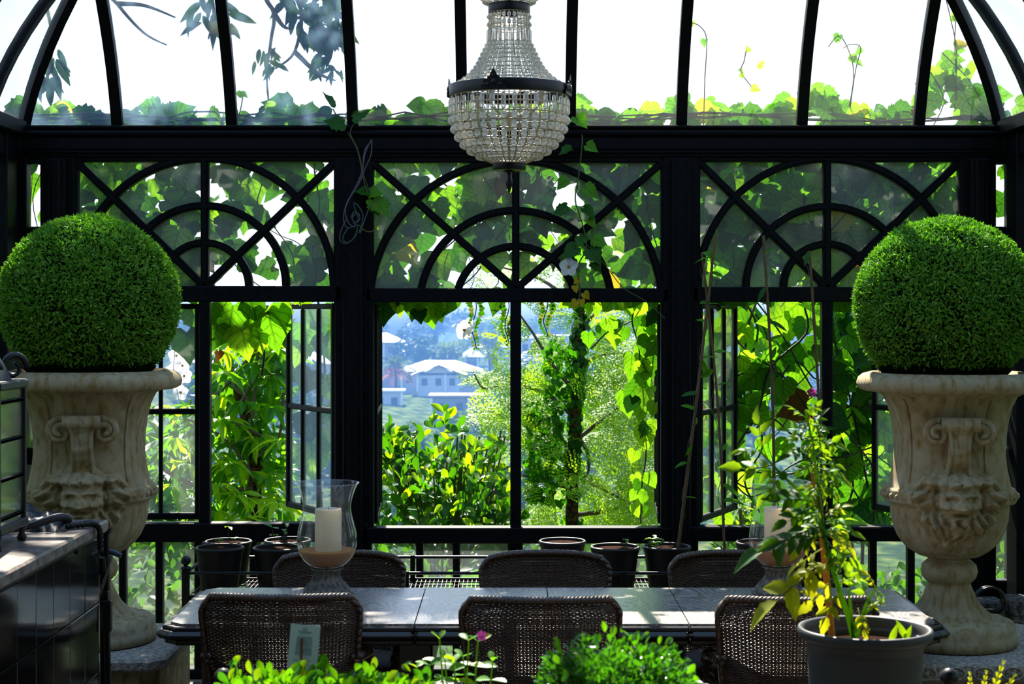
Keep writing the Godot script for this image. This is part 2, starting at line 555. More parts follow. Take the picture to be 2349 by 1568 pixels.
func make_leaves() -> void:
	var lobed := [[-0.16, 0.16], [-0.1, 0.38], [0.02, 0.50], [0.14, 0.60], [0.22, 0.50], [0.34, 0.47], [0.45, 0.46], [0.56, 0.33], [0.72, 0.18], [0.88, 0.07], [1.0, 0.0]]
	var angular := [[-0.12, 0.2], [-0.05, 0.42], [0.1, 0.52], [0.22, 0.44], [0.3, 0.56], [0.42, 0.40], [0.55, 0.42], [0.66, 0.26], [0.85, 0.1], [1.0, 0.0]]
	var heart := [[-0.17, 0.14], [-0.14, 0.34], [-0.02, 0.50], [0.15, 0.56], [0.35, 0.52], [0.55, 0.40], [0.75, 0.22], [0.9, 0.08], [1.0, 0.0]]
	L.vine = [leaf_shape(lobed, 1.0, 1.0, 0.15, 0.12, 0.08), leaf_shape(angular, 1.0, 1.05, 0.25, 0.25, -0.1), leaf_shape(lobed, 1.0, 0.9, 0.45, -0.1, 0.12), leaf_shape(heart, 1.0, 0.95, 0.2, 0.3, 0.06), leaf_shape(angular, 1.0, 0.95, -0.2, 0.1, 0.12)]
	L.heart = [leaf_shape(heart, 1.0, 1.0, 0.2, 0.2, 0.05), leaf_shape(heart, 1.0, 0.95, 0.4, 0.3, 0.1), leaf_shape(angular, 1.0, 0.9, 0.2, 0.1, 0.08)]
	var lance := [[0.0, 0.02], [0.1, 0.09], [0.25, 0.15], [0.45, 0.17], [0.65, 0.14], [0.82, 0.08], [1.0, 0.0]]
	L.lance = [leaf_shape(lance, 1.0, 0.95, 0.4, 0.35, 0.15), leaf_shape(lance, 1.0, 1.05, 0.25, 0.15, -0.2), leaf_shape(lance, 1.0, 0.9, 0.5, 0.5, 0.2)]
	var oval := [[0.0, 0.03], [0.12, 0.1], [0.3, 0.22], [0.55, 0.30], [0.75, 0.27], [0.9, 0.16], [1.0, 0.0]]
	L.oval = [leaf_shape(oval, 1.0, 0.95, 0.3, 0.15, 0.05), leaf_shape(oval, 1.0, 0.85, 0.5, 0.3, 0.1)]
	var small := [[0.0, 0.04], [0.3, 0.22], [0.65, 0.24], [1.0, 0.0]]
	L.small = leaf_shape(small, 1.0, 1.0, 0.3, 0.2)
	L.sliver = leaf_shape([[0.0, 0.05], [0.4, 0.21], [1.0, 0.0]], 1.0, 1.0, 0.35, 0.15)
	# a feathery twice-divided frond, 1 long
	var b := MB.new()
	for i in 7:
		var t := 0.12 + 0.88 * i / 6.0
		for s in [-1.0, 1.0]:
			var pl := 0.42 * sin(PI * (0.18 + 0.72 * t)) + 0.04
			for j in 5:
				var u := 0.15 + 0.85 * j / 4.0
				var p := Vector3(s * pl * u * 0.85, t + pl * u * 0.45, -0.25 * t * t - 0.3 * pl * u * u + rr(-0.015, 0.015))
				for q in [-1.0, 1.0]:
					var dir := Vector3(s * 0.5 + q * 0.35, 0.7 * q * s * -1.0 + 0.4, rr(-0.3, 0.1)).normalized() * rr(0.075, 0.105)
					var side := dir.cross(Vector3(0, 0, 1) + rv(0.3)).normalized() * 0.026
					var f := b.vert(p)
					b.vert(p + dir * 0.5 + side)
					b.vert(p + dir)
					b.vert(p + dir * 0.5 - side)
					b.quad(f, f + 1, f + 2, f + 3)
	b.tube([Vector3.ZERO, Vector3(0, 0.5, -0.06), Vector3(0, 1, -0.25)], 0.005, 3, false)
	L.frond = b.mesh()

# ---------------------------------------------------------------- the setting
func _ready() -> void:
	rng.seed = 7
	var cam := Camera3D.new()
	cam.name = "camera"
	var ca := CameraAttributesPhysical.new()
	ca.frustum_focal_length = 58.0
	ca.frustum_focus_distance = 7.6
	ca.frustum_near = 0.1
	ca.frustum_far = 3000.0
	ca.exposure_aperture = 7.0
	add_child(cam)
	cam.attributes = ca
	cam.projection = Camera3D.PROJECTION_FRUSTUM
	cam.near = 0.1
	cam.far = 3000.0
	cam.size = 0.1 * 1568.0 / F
	cam.frustum_offset = Vector2(0, -0.1 * (784.0 - HY) / F)
	cam.position = Vector3(0, EYE, 0)
	cam.current = true

	var sky_m := ProceduralSkyMaterial.new()
	sky_m.sky_top_color = Color(0.55, 0.72, 0.95)
	sky_m.sky_horizon_color = Color(0.95, 0.98, 1.0)
	sky_m.sky_curve = 0.25
	sky_m.ground_bottom_color = Color(0.3, 0.34, 0.25)
	sky_m.ground_horizon_color = Color(0.5, 0.55, 0.5)
	sky_m.sky_energy_multiplier = 1.0
	sky_m.ground_energy_multiplier = 0.7
	var env := Environment.new()
	env.background_mode = Environment.BG_SKY
	env.sky = Sky.new()
	env.sky.sky_material = sky_m
	env.background_energy_multiplier = 1.5
	env.tonemap_mode = Environment.TONE_MAPPER_LINEAR
	env.tonemap_exposure = 1.38
	env.sdfgi_enabled = true
	env.ssao_enabled = true
	env.ssil_enabled = true
	env.volumetric_fog_enabled = true
	env.volumetric_fog_density = 0.0
	var we := WorldEnvironment.new()
	we.name = "environment"
	we.environment = env
	add_child(we)

	var sun := DirectionalLight3D.new()
	sun.name = "sun"
	sun.light_color = Color(1.0, 0.97, 0.9)
	sun.light_energy = 6.0
	sun.light_angular_distance = 0.6
	sun.shadow_enabled = true
	sun.sky_mode = DirectionalLight3D.SKY_MODE_LIGHT_ONLY
	add_child(sun)
	sun.look_at_from_position(Vector3(-0.1, 1.0, -0.95) * 30.0, Vector3.ZERO)

	make_materials()
	make_leaves()
	build_room()
	build_roof()
	build_urns()
	build_table()
	build_chairs()
	build_chandelier()
	build_hurricanes()
	build_rear_stand()
	build_counter()
	build_corner_things()
	build_inside_vines()
	build_front_stand()
	build_outside_vines()
	build_near_plants()
	build_overhanging()
	build_valley()

const WS := WD / F      # metres per pixel of the photograph on the end wall
func wx(px: float) -> float: return (px - CX) * WS
func wy(py: float) -> float: return EYE - (py - HY) * WS

func rect_mesh(x0: float, x1: float, y0: float, y1: float, z0: float, z1: float, ch := 0.006) -> ArrayMesh:
	var b := MB.new()
	b.box(Vector3((x0 + x1) / 2, (y0 + y1) / 2, (z0 + z1) / 2), Vector3(absf(x1 - x0), absf(y1 - y0), absf(z1 - z0)), ch)
	return b.mesh()

func pane_mesh(x0: float, x1: float, y0: float, y1: float, z: float) -> ArrayMesh:
	return rect_mesh(x0, x1, y0, y1, z - 0.002, z + 0.002, 0.0)

func build_room() -> void:
	var fl := tag(solo("floor", rect_mesh(-HALF - 0.15, HALF + 0.15, -0.2, 0.0, -WD - 0.1, 3.2, 0.0), M.floor, "worn brown stone floor under the dining table", "floor", Vector3.ZERO, "", "structure"))
	var w := thing("wall_back", "black painted metal end wall of the conservatory with posts, beams and low glass panes", "wall", Vector3.ZERO, "", "structure")
	var zf := -WD + 0.05
	var zb := -WD - 0.05
	# plinth, sill beam, transom, lintel
	part(w, "plinth", rect_mesh(-HALF, HALF, 0.0, wy(1553), zf + 0.05, zb - 0.02), M.plaster)
	part(w, "bottom_rail", rect_mesh(-HALF, HALF, wy(1553), wy(1530), zf, zb), M.black)
	for s in [[100, 855, 1197, 1240], [790, 1595, 1207, 1243], [1525, 2275, 1205, 1238]]:
		part(w, "sill_beam", rect_mesh(wx(s[0]) + 0.02, wx(s[1]) - 0.02, wy(s[3]), wy(s[2]), zf + 0.01, zb), M.black)
	part(w, "lintel", rect_mesh(-HALF - 0.05, HALF + 0.05, wy(362), wy(296), zf, zb), M.black)
	var b := MB.new()
	b.box(Vector3(0, wy(331), zf + 0.008), Vector3(HALF * 2, 0.07, 0.02), 0.006)
	b.box(Vector3(0, wy(350), zf + 0.004), Vector3(HALF * 2, 0.02, 0.02), 0.006)
	part(w, "lintel_moulding", b.mesh(), M.black)
	part(w, "lintel_pipe", tube_mesh([Vector3(-HALF, wy(308), zf + 0.02), Vector3(0, wy(307), zf + 0.02), Vector3(HALF, wy(309), zf + 0.02)], 0.017, 10), M.black)
	part(w, "gutter", rect_mesh(-HALF, HALF, wy(298), wy(290), zf + 0.03, zb - 0.12), M.black)
	# posts between and beside the bays; each a shaft with a raised fillet down its middle
	for s in [[-30, 66], [97, 176], [770, 853], [1520, 1600], [2200, 2280], [2309, 2400]]:
		var x0 := wx(s[0])
		var x1 := wx(s[1])
		var post := part(w, "post", rect_mesh(x0, x1, wy(1545), wy(300), zf - 0.005, zb), M.black)
		var m := MB.new()
		var c := (x0 + x1) / 2
		var hw := (x1 - x0) / 2
		m.box(Vector3(c, (wy(1545) + wy(366)) / 2, zf + 0.01), Vector3(hw * 1.1, wy(366) - wy(1545), 0.04), 0.008)
		m.box(Vector3(c, (wy(1545) + wy(366)) / 2, zf + 0.028), Vector3(hw * 0.55, wy(366) - wy(1545), 0.03), 0.01)
		part(post, "fillet", m.mesh(), M.black)
	# side lights: tall narrow panes next to the corners
	for s in [[64, 99, 372, 524], [64, 99, 540, 1030], [64, 99, 1060, 1540], [2278, 2311, 372, 524], [2278, 2311, 540, 1030], [2278, 2311, 1060, 1330]]:
		part(w, "side_pane", pane_mesh(wx(s[0]), wx(s[1]), wy(s[3]), wy(s[2]), -WD), M.pane)
	for s in [[62, 101, 520, 544], [62, 101, 1026, 1064], [62, 101, 360, 377], [2276, 2313, 520, 544], [2276, 2313, 1026, 1064], [2276, 2313, 360, 377], [2276, 2313, 1328, 1545]]:
		part(w, "side_rail", rect_mesh(wx(s[0]), wx(s[1]), wy(s[3]), wy(s[2]), zf - 0.01, zb + 0.01), M.black)
	# low panes below the sills
	for g in [[178, 770, [178, 283, 367, 465, 582, 680, 770], 1238], [853, 1520, [853, 963, 1047, 1182, 1312, 1403, 1520], 1242], [1600, 2200, [1600, 1706, 1797, 1900, 2001, 2088, 2200], 1237]]:
		var xs: Array = g[2]
		for k in xs.size():
			var hw := 17.0 if k == 3 else 8.0
			if k > 0 and k < xs.size() - 1:
				part(w, "low_bar", rect_mesh(wx(xs[k] - hw), wx(xs[k] + hw), wy(1545), wy(g[3] - 6), zf - 0.015, zb + 0.015, 0.008), M.black)
			if k < xs.size() - 1:
				part(w, "low_pane", pane_mesh(wx(xs[k]), wx(xs[k + 1]), wy(1540), wy(g[3] - 4), -WD), M.dusty)
	bay("left bay of the end wall, partly behind the topiary", 176, 772, 658, 370, 471, 658, [101, 186, 295], 692, 1197)
	bay("middle bay of the end wall, below the chandelier", 853, 1520, 663, 372, 1183, 703, [138, 220, 335], 693, 1207)
	bay("right bay of the end wall, overgrown with vines", 1600, 2202, 660, 370, 1896, 660, [100, 186, 296], 692, 1205)
	# casements: [bay, hinge px, width in pixels towards the middle, opening in degrees, top, bottom]
	sash(0, 183, 275, 0.0, 696, 1192, 1.0)
	sash(0, 768, 284, 60.0, 696, 1192, -1.0)
	sash(1, 858, 313, 92.5, 697, 1202, 1.0)
	sash(1, 1517, 319, 93.5, 697, 1202, -1.0)
	sash(2, 1604, 280, 65.0, 696, 1200, 1.0)
	sash(2, 2198, 285, 61.0, 696, 1200, -1.0)
	# side walls and the wall behind the camera
	for s in [-1.0, 1.0]:
		var sw := thing("wall_left" if s < 0 else "wall_right", "black framed glazed wall along the %s of the room" % ("left" if s < 0 else "right"), "wall", Vector3.ZERO, "", "structure")
		var x: float = s * (HALF + 0.06)
		part(sw, "plinth", rect_mesh(x - 0.06, x + 0.06, 0, 0.35, -WD + 0.12, 2.9), M.plaster)
		part(sw, "lintel", rect_mesh(x - 0.05, x + 0.05, wy(366), wy(290), -WD + 0.1, 2.9), M.black)
		part(sw, "sill_beam", rect_mesh(x - 0.05, x + 0.05, 0.74, 0.84, -WD + 0.1, 2.9), M.black)
		part(sw, "transom", rect_mesh(x - 0.05, x + 0.05, 2.03, 2.13, -WD + 0.1, 2.9), M.black)
		for k in 8:
			var z := -WD + 0.18 + k * 1.66
			part(sw, "post", rect_mesh(x - 0.06, x + 0.06, 0.3, EAVE, z - 0.09, z + 0.09), M.black)
			if k < 7:
				part(sw, "low_pane", rect_mesh(x - 0.002, x + 0.002, 0.35, 0.78, z, z + 1.66, 0.0), M.dusty)
				part(sw, "pane", rect_mesh(x - 0.002, x + 0.002, 0.84, 2.05, z, z + 1.66, 0.0), M.pane)
				part(sw, "fan_pane", rect_mesh(x - 0.002, x + 0.002, 2.1, 2.82, z, z + 1.66, 0.0), M.pane)
				part(sw, "mullion", rect_mesh(x - 0.03, x + 0.03, 0.35, 2.8, z + 0.8, z + 0.86), M.black)
	solo("wall_rear", rect_mesh(-HALF - 0.2, HALF + 0.2, 0, 5.6, 2.9, 3.1, 0.0), M.plaster, "plain plastered wall at the rear of the room", "wall", Vector3.ZERO, "", "structure")

var bays := []
func bay(label: String, x0: float, x1: float, ytr: float, ytop: float, cx: float, cy: float, radii: Array, yo: float, ysill: float) -> void:
	var w := thing("window_%d" % (bays.size() + 1), "black arched fanlight window over hinged casements, " + label, "window", Vector3.ZERO, "", "structure")
	bays.append(w)
	var z := -WD
	var X0 := wx(x0)
	var X1 := wx(x1)
	var Y0 := wy(ytr)
	var Y1 := wy(ytop)
	var C := Vector2(wx(cx), wy(cy))
	part(w, "transom", rect_mesh(X0 - 0.03, X1 + 0.03, wy(yo), wy(ytr) + 0.005, z + 0.045, z - 0.045), M.black)
	for s in [[x0 - 6, x0 + 5], [x1 - 5, x1 + 6]]:
		part(w, "stile", rect_mesh(wx(s[0]), wx(s[1]), wy(ysill), wy(ytop), z + 0.035, z - 0.035), M.black)
	part(w, "head", rect_mesh(X0, X1, wy(ytop) - 0.004, wy(ytop - 12), z + 0.035, z - 0.035), M.black)
	part(w, "mullion", rect_mesh(wx(cx - 12.5), wx(cx + 12.5), wy(ysill + 6), wy(yo - 4), z + 0.04, z - 0.04, 0.008), M.black)
	var rect := PackedVector2Array([Vector2(X0, Y0), Vector2(X1, Y0), Vector2(X1, Y1), Vector2(X0, Y1)])
	var bars := []
	var rs := [0.0]
	for r in radii:
		rs.append(r * WS)
		for lay in [[0.0205, -0.025, 0.025], [0.010, 0.025, 0.036]]:
			var poly := PackedVector2Array()
			var hw: float = lay[0]
			for k in 41:
				var a := PI * k / 40.0 * 1.16 - PI * 0.08
				poly.append(C + Vector2(cos(a), sin(a)) * (r * WS + hw))
			for k in range(40, -1, -1):
				var a := PI * k / 40.0 * 1.16 - PI * 0.08
				poly.append(C + Vector2(cos(a), sin(a)) * (r * WS - hw))
			bars.append(["arch_bar", Geometry2D.intersect_polygons(poly, rect), lay])
	var corner0 := Vector2(X0, Y1)
	var corner1 := Vector2(X1, Y1)
	var hub := Vector2(C.x, Y0)
	var spokes := [corner0, Vector2(C.x, Y1), corner1]
	for e in spokes:
		var dir: Vector2 = (e - hub).normalized()
		var side := Vector2(-dir.y, dir.x)
		for lay in [[0.0205, -0.022, 0.027], [0.010, 0.025, 0.038]]:
			var hw: float = lay[0]
			var poly := PackedVector2Array([hub - side * hw, e + dir * 0.05 - side * hw, e + dir * 0.05 + side * hw, hub + side * hw])
			bars.append(["radial_bar", Geometry2D.intersect_polygons(poly, rect), lay])
	for k in range(0, bars.size(), 2):
		var m := MB.new()
		for q in [bars[k], bars[k + 1]]:
			for poly in q[1]:
				m.extrude(poly, z + q[2][1], z + q[2][2])
		part(w, bars[k][0], m.mesh(), M.black)
	var hubm := MB.new()
	hubm.tube([Vector3(hub.x, hub.y, z - 0.03), Vector3(hub.x, hub.y, z + 0.03)], 0.05, 16)
	part(w, "hub", hubm.mesh(), M.black)
	# one pane in every cell between arches and spokes
	rs.append(3.0)
	var ends := [Vector2(X1 + 2.0, Y0 - 0.001), corner1 + (corner1 - hub) * 3.0, Vector2(C.x, Y1 + 3.0), corner0 + (corner0 - hub) * 3.0, Vector2(X0 - 2.0, Y0 - 0.001)]
	for i in rs.size() - 1:
		var poly := PackedVector2Array()
		for k in 49:
			var a := TAU * k / 48.0 if rs[i] == 0.0 else PI * 1.3 * k / 48.0 - PI * 0.15
			poly.append(C + Vector2(cos(a), sin(a)) * rs[i + 1])
		if rs[i] > 0.0:
			for k in range(48, -1, -1):
				var a := PI * 1.3 * k / 48.0 - PI * 0.15
				poly.append(C + Vector2(cos(a), sin(a)) * rs[i])
		for j in 4:
			for a in Geometry2D.intersect_polygons(poly, PackedVector2Array([hub, ends[j], ends[j + 1]])):
				for q in Geometry2D.intersect_polygons(a, rect):
					if q.size() > 2:
						var m := MB.new()
						m.extrude(q, z - 0.002, z + 0.002)
						part(w, "fan_pane", m.mesh(), M.pane if rng.randf() < 0.5 else M.dusty)

func sash(n: int, hinge: float, width: float, deg: float, ytop: float, ybot: float, s: float) -> void:
	var o := Node3D.new()
	o.name = "casement"
	bays[n].add_child(o, true)
	o.position = Vector3(wx(hinge), 0, -WD - 0.03)
	o.rotation.y = deg_to_rad(deg) * s
	var W := width * WS
	var y0 := wy(ybot)
	var y1 := wy(ytop)
	var t := 0.03
	var b := MB.new()
	var bx := func(b: MB, xa: float, xb: float, ya: float, yb: float, th: float) -> void:
		b.box(Vector3(s * (xa + xb) / 2, (ya + yb) / 2, 0), Vector3(xb - xa, yb - ya, th), 0.006)
	bx.call(b, 0.0, t, y0, y1, 0.035)
	bx.call(b, W - t, W, y0, y1, 0.035)
	bx.call(b, t, W - t, y1 - t, y1, 0.033)
	bx.call(b, t, W - t, y0, y0 + t * 1.2, 0.033)
	part(o, "sash_frame", b.mesh(), M.black)
	b = MB.new()
	var ym := (y0 + y1) / 2
	for k in [1, 2]:
		var x: float = W * k / 3.0
		bx.call(b, x - 0.011, x + 0.011, y0 + t, y1 - t, 0.028)
	bx.call(b, t, W - t, ym - 0.016, ym + 0.016, 0.03)
	part(o, "glazing_bar", b.mesh(), M.black)
	for k in 3:
		for j in 2:
			var xa: float = t if k == 0 else W * k / 3.0 + 0.01
			var xb: float = W - t if k == 2 else W * (k + 1) / 3.0 - 0.01
			var ya := y0 + t if j == 0 else ym + 0.015
			var yb := ym - 0.015 if j == 0 else y1 - t
			part(o, "pane", rect_mesh(s * xa, s * xb, ya, yb, -0.002, 0.002, 0.0), M.dusty)
	b = MB.new()
	b.box(Vector3(s * (W + 0.022), ym, 0), Vector3(0.045, 0.028, 0.012), 0.003)
	b.box(Vector3(s * (W + 0.04), ym + 0.018, 0), Vector3(0.01, 0.02, 0.012), 0.003)
	part(o, "latch", b.mesh(), M.iron)

func inset(h: float) -> float:
	return 0.28 * h + 0.4 * h * h if h < 1.2 else 0.912 + (h - 1.2) * 1.3

func rib_mesh(pts: Array, side: Vector3) -> ArrayMesh:      # a bar of even section bent along the points
	var b := MB.new()
	var n := pts.size()
	var rows := []
	for i in n:
		var t: Vector3 = (pts[mini(i + 1, n - 1)] - pts[maxi(i - 1, 0)]).normalized()
		var out := (side - t * side.dot(t)).normalized()
		var w := t.cross(out)
		rows.append([pts[i] - w * 0.029 - out * 0.025, pts[i] + w * 0.029 - out * 0.025, pts[i] + w * 0.029 + out * 0.025, pts[i] - w * 0.029 + out * 0.025])
	for e in 4:
		var f := b.v.size()
		for i in n:
			b.vert(rows[i][e])
			b.vert(rows[i][(e + 1) % 4])
			if i:
				b.quad(f + i * 2 - 2, f + i * 2 - 1, f + i * 2 + 1, f + i * 2)
	b.flat(rows[0], pts[1])
	b.flat(rows[n - 1], pts[n - 2])
	return b.mesh()

func build_roof() -> void:
	var r := thing("ceiling", "curved glass roof on black metal ribs above the end wall", "roof", Vector3.ZERO, "", "structure")
	var hs := []
	var h := 0.0
	while inset(h) < HALF - 0.001:
		hs.append(h)
		h += 0.11
	hs.append(1.2 + (HALF - 0.912) / 1.3)
	var P := func(x: float, hh: float) -> Vector3: return Vector3(x, EAVE + hh, -WD + inset(hh))
	var S := func(s: float, z: float, hh: float) -> Vector3: return Vector3(s * (HALF - inset(hh)), EAVE + hh, z)
	var xs := [-HALF, wx(271), wx(533), wx(810), wx(1060), wx(1308), wx(1562), wx(1838), wx(2106), HALF]
	for k in range(1, xs.size() - 1):
		var pts := []
		for q in hs:
			if inset(q) < HALF - absf(xs[k]) + 0.02:
				pts.append(P.call(xs[k], q))
		part(r, "rib", rib_mesh(pts, Vector3(0, 0, 1)), M.black)
	for k in xs.size() - 1:      # one curved pane between each two ribs
		var b := MB.new()
		for i in hs.size() - 1:
			var q := []
			for hh in [hs[i], hs[i + 1]]:
				var lim: float = HALF - inset(hh)
				q.append([clampf(xs[k], -lim, lim), clampf(xs[k + 1], -lim, lim), hh])
			if q[0][1] - q[0][0] < 1e-4:
				continue
			for th in [0.0, 0.004]:
				var f := b.v.size()
				for e in [[q[0][0], q[0][2]], [q[0][1], q[0][2]], [q[1][1], q[1][2]], [q[1][0], q[1][2]]]:
					b.vert(P.call(e[0], e[1]) + Vector3(0, th, -th))
				if th > 0.0:
					b.quad(f + 3, f + 2, f + 1, f)
				else:
					b.quad(f, f + 1, f + 2, f + 3)
		part(r, "pane", b.mesh(), M.roof_dusty if k in [0, 1, 2] else M.roof)
	for s in [-1.0, 1.0]:
		var pts := []
		for q in hs:
			pts.append(Vector3(s * (HALF - inset(q)), EAVE + q, -WD + inset(q)))
		part(r, "hip_rib", rib_mesh(pts, Vector3(s, 0, 1)), M.black)
		var zs := []
		for k in 20:
			zs.append(-WD + 0.62 * (k + 1))
		for z in zs:
			pts = []
			for q in hs:
				if -WD + inset(q) < z + 0.02:
					pts.append(S.call(s, z, q))
			if pts.size() > 1:
				part(r, "rib", rib_mesh(pts, Vector3(1, 0, 0)), M.black)
		zs.insert(0, -WD)
		for k in zs.size() - 1:
			var b := MB.new()
			for i in hs.size() - 1:
				var q := []
				for hh in [hs[i], hs[i + 1]]:
					var lo: float = -WD + inset(hh)
					q.append([maxf(zs[k], lo), maxf(zs[k + 1], lo), hh])
				if q[0][1] - q[0][0] < 1e-4:
					continue
				for th in [0.0, 0.004]:
					var f := b.v.size()
					for e in [[q[0][0], q[0][2]], [q[0][1], q[0][2]], [q[1][1], q[1][2]], [q[1][0], q[1][2]]]:
						b.vert(S.call(s, e[0], e[1]) + Vector3(s * th, th, 0))
					if (th > 0.0) == (s > 0.0):
						b.quad(f + 3, f + 2, f + 1, f)
					else:
						b.quad(f, f + 1, f + 2, f + 3)
			part(r, "pane", b.mesh(), M.roof)
		part(r, "eave_beam", rect_mesh(s * HALF - 0.04, s * HALF + 0.04, EAVE - 0.03, EAVE + 0.05, -WD + 0.05, 2.9), M.black)
	var ry := EAVE + 1.2 + (HALF - 0.912) / 1.3
	part(r, "ridge_beam", rect_mesh(-0.06, 0.06, ry - 0.08, ry + 0.04, -WD + HALF, 3.0), M.black)
	var ph := 0.95
	var pi := inset(ph)
	var b := MB.new()
	b.box(Vector3(0, EAVE + ph, -WD + pi), Vector3((HALF - pi) * 2, 0.06, 0.06), 0.01)
	for s in [-1.0, 1.0]:
		b.box(Vector3(s * (HALF - pi), EAVE + ph, (-WD + pi + 2.9) / 2), Vector3(0.06, 0.06, 2.9 + WD - pi), 0.01)
	part(r, "purlin", b.mesh(), M.black)
	# the end towards the house is boarded
	for s in [-1.0, 1.0]:
		for k in 9:
			var h0: float = 0.05 + k * (ry - EAVE) / 9.0
			var h1: float = 0.05 + (k + 1) * (ry - EAVE) / 9.0
			var m := MB.new()
			m.bar(Vector3(s * (HALF - minf(inset(h0), HALF) + 0.03), EAVE + h0, -0.4), Vector3(s * (HALF - minf(inset(h1), HALF) + 0.03), EAVE + h1, -0.4), 5.0 + 1.6, 0.03, 0.0, Vector3(s, 1, 0))
			part(r, "roof_board", m.mesh(), M.plaster)

# ---------------------------------------------------------------- urns with clipped box balls
const US := 7.3 / F
func urn_shape(a: float, y: float, i: int) -> float:     # four broad lobes on the rim and body, flutes on the foot
	if y < 0.245 and y > 0.07:
		return 1.0 + 0.045 * cos(a * 20.0) * smoothstep(0.07, 0.09, y) * smoothstep(0.245, 0.2, y)
	if y > 0.42:
		var c := pow(absf(cos(a)), 2.6) + pow(absf(sin(a)), 2.6)
		return lerpf(1.0, pow(c, -1.0 / 2.6) * 0.97, smoothstep(0.42, 0.75, y) * 0.75)
	return 1.0

func urn_radius(y: float) -> float:
	for i in urn_prof.size() - 1:
		if y >= urn_prof[i][1] and y <= urn_prof[i + 1][1] and urn_prof[i + 1][1] > urn_prof[i][1]:
			return lerpf(urn_prof[i][0], urn_prof[i + 1][0], (y - urn_prof[i][1]) / (urn_prof[i + 1][1] - urn_prof[i][1]))
	return 0.25

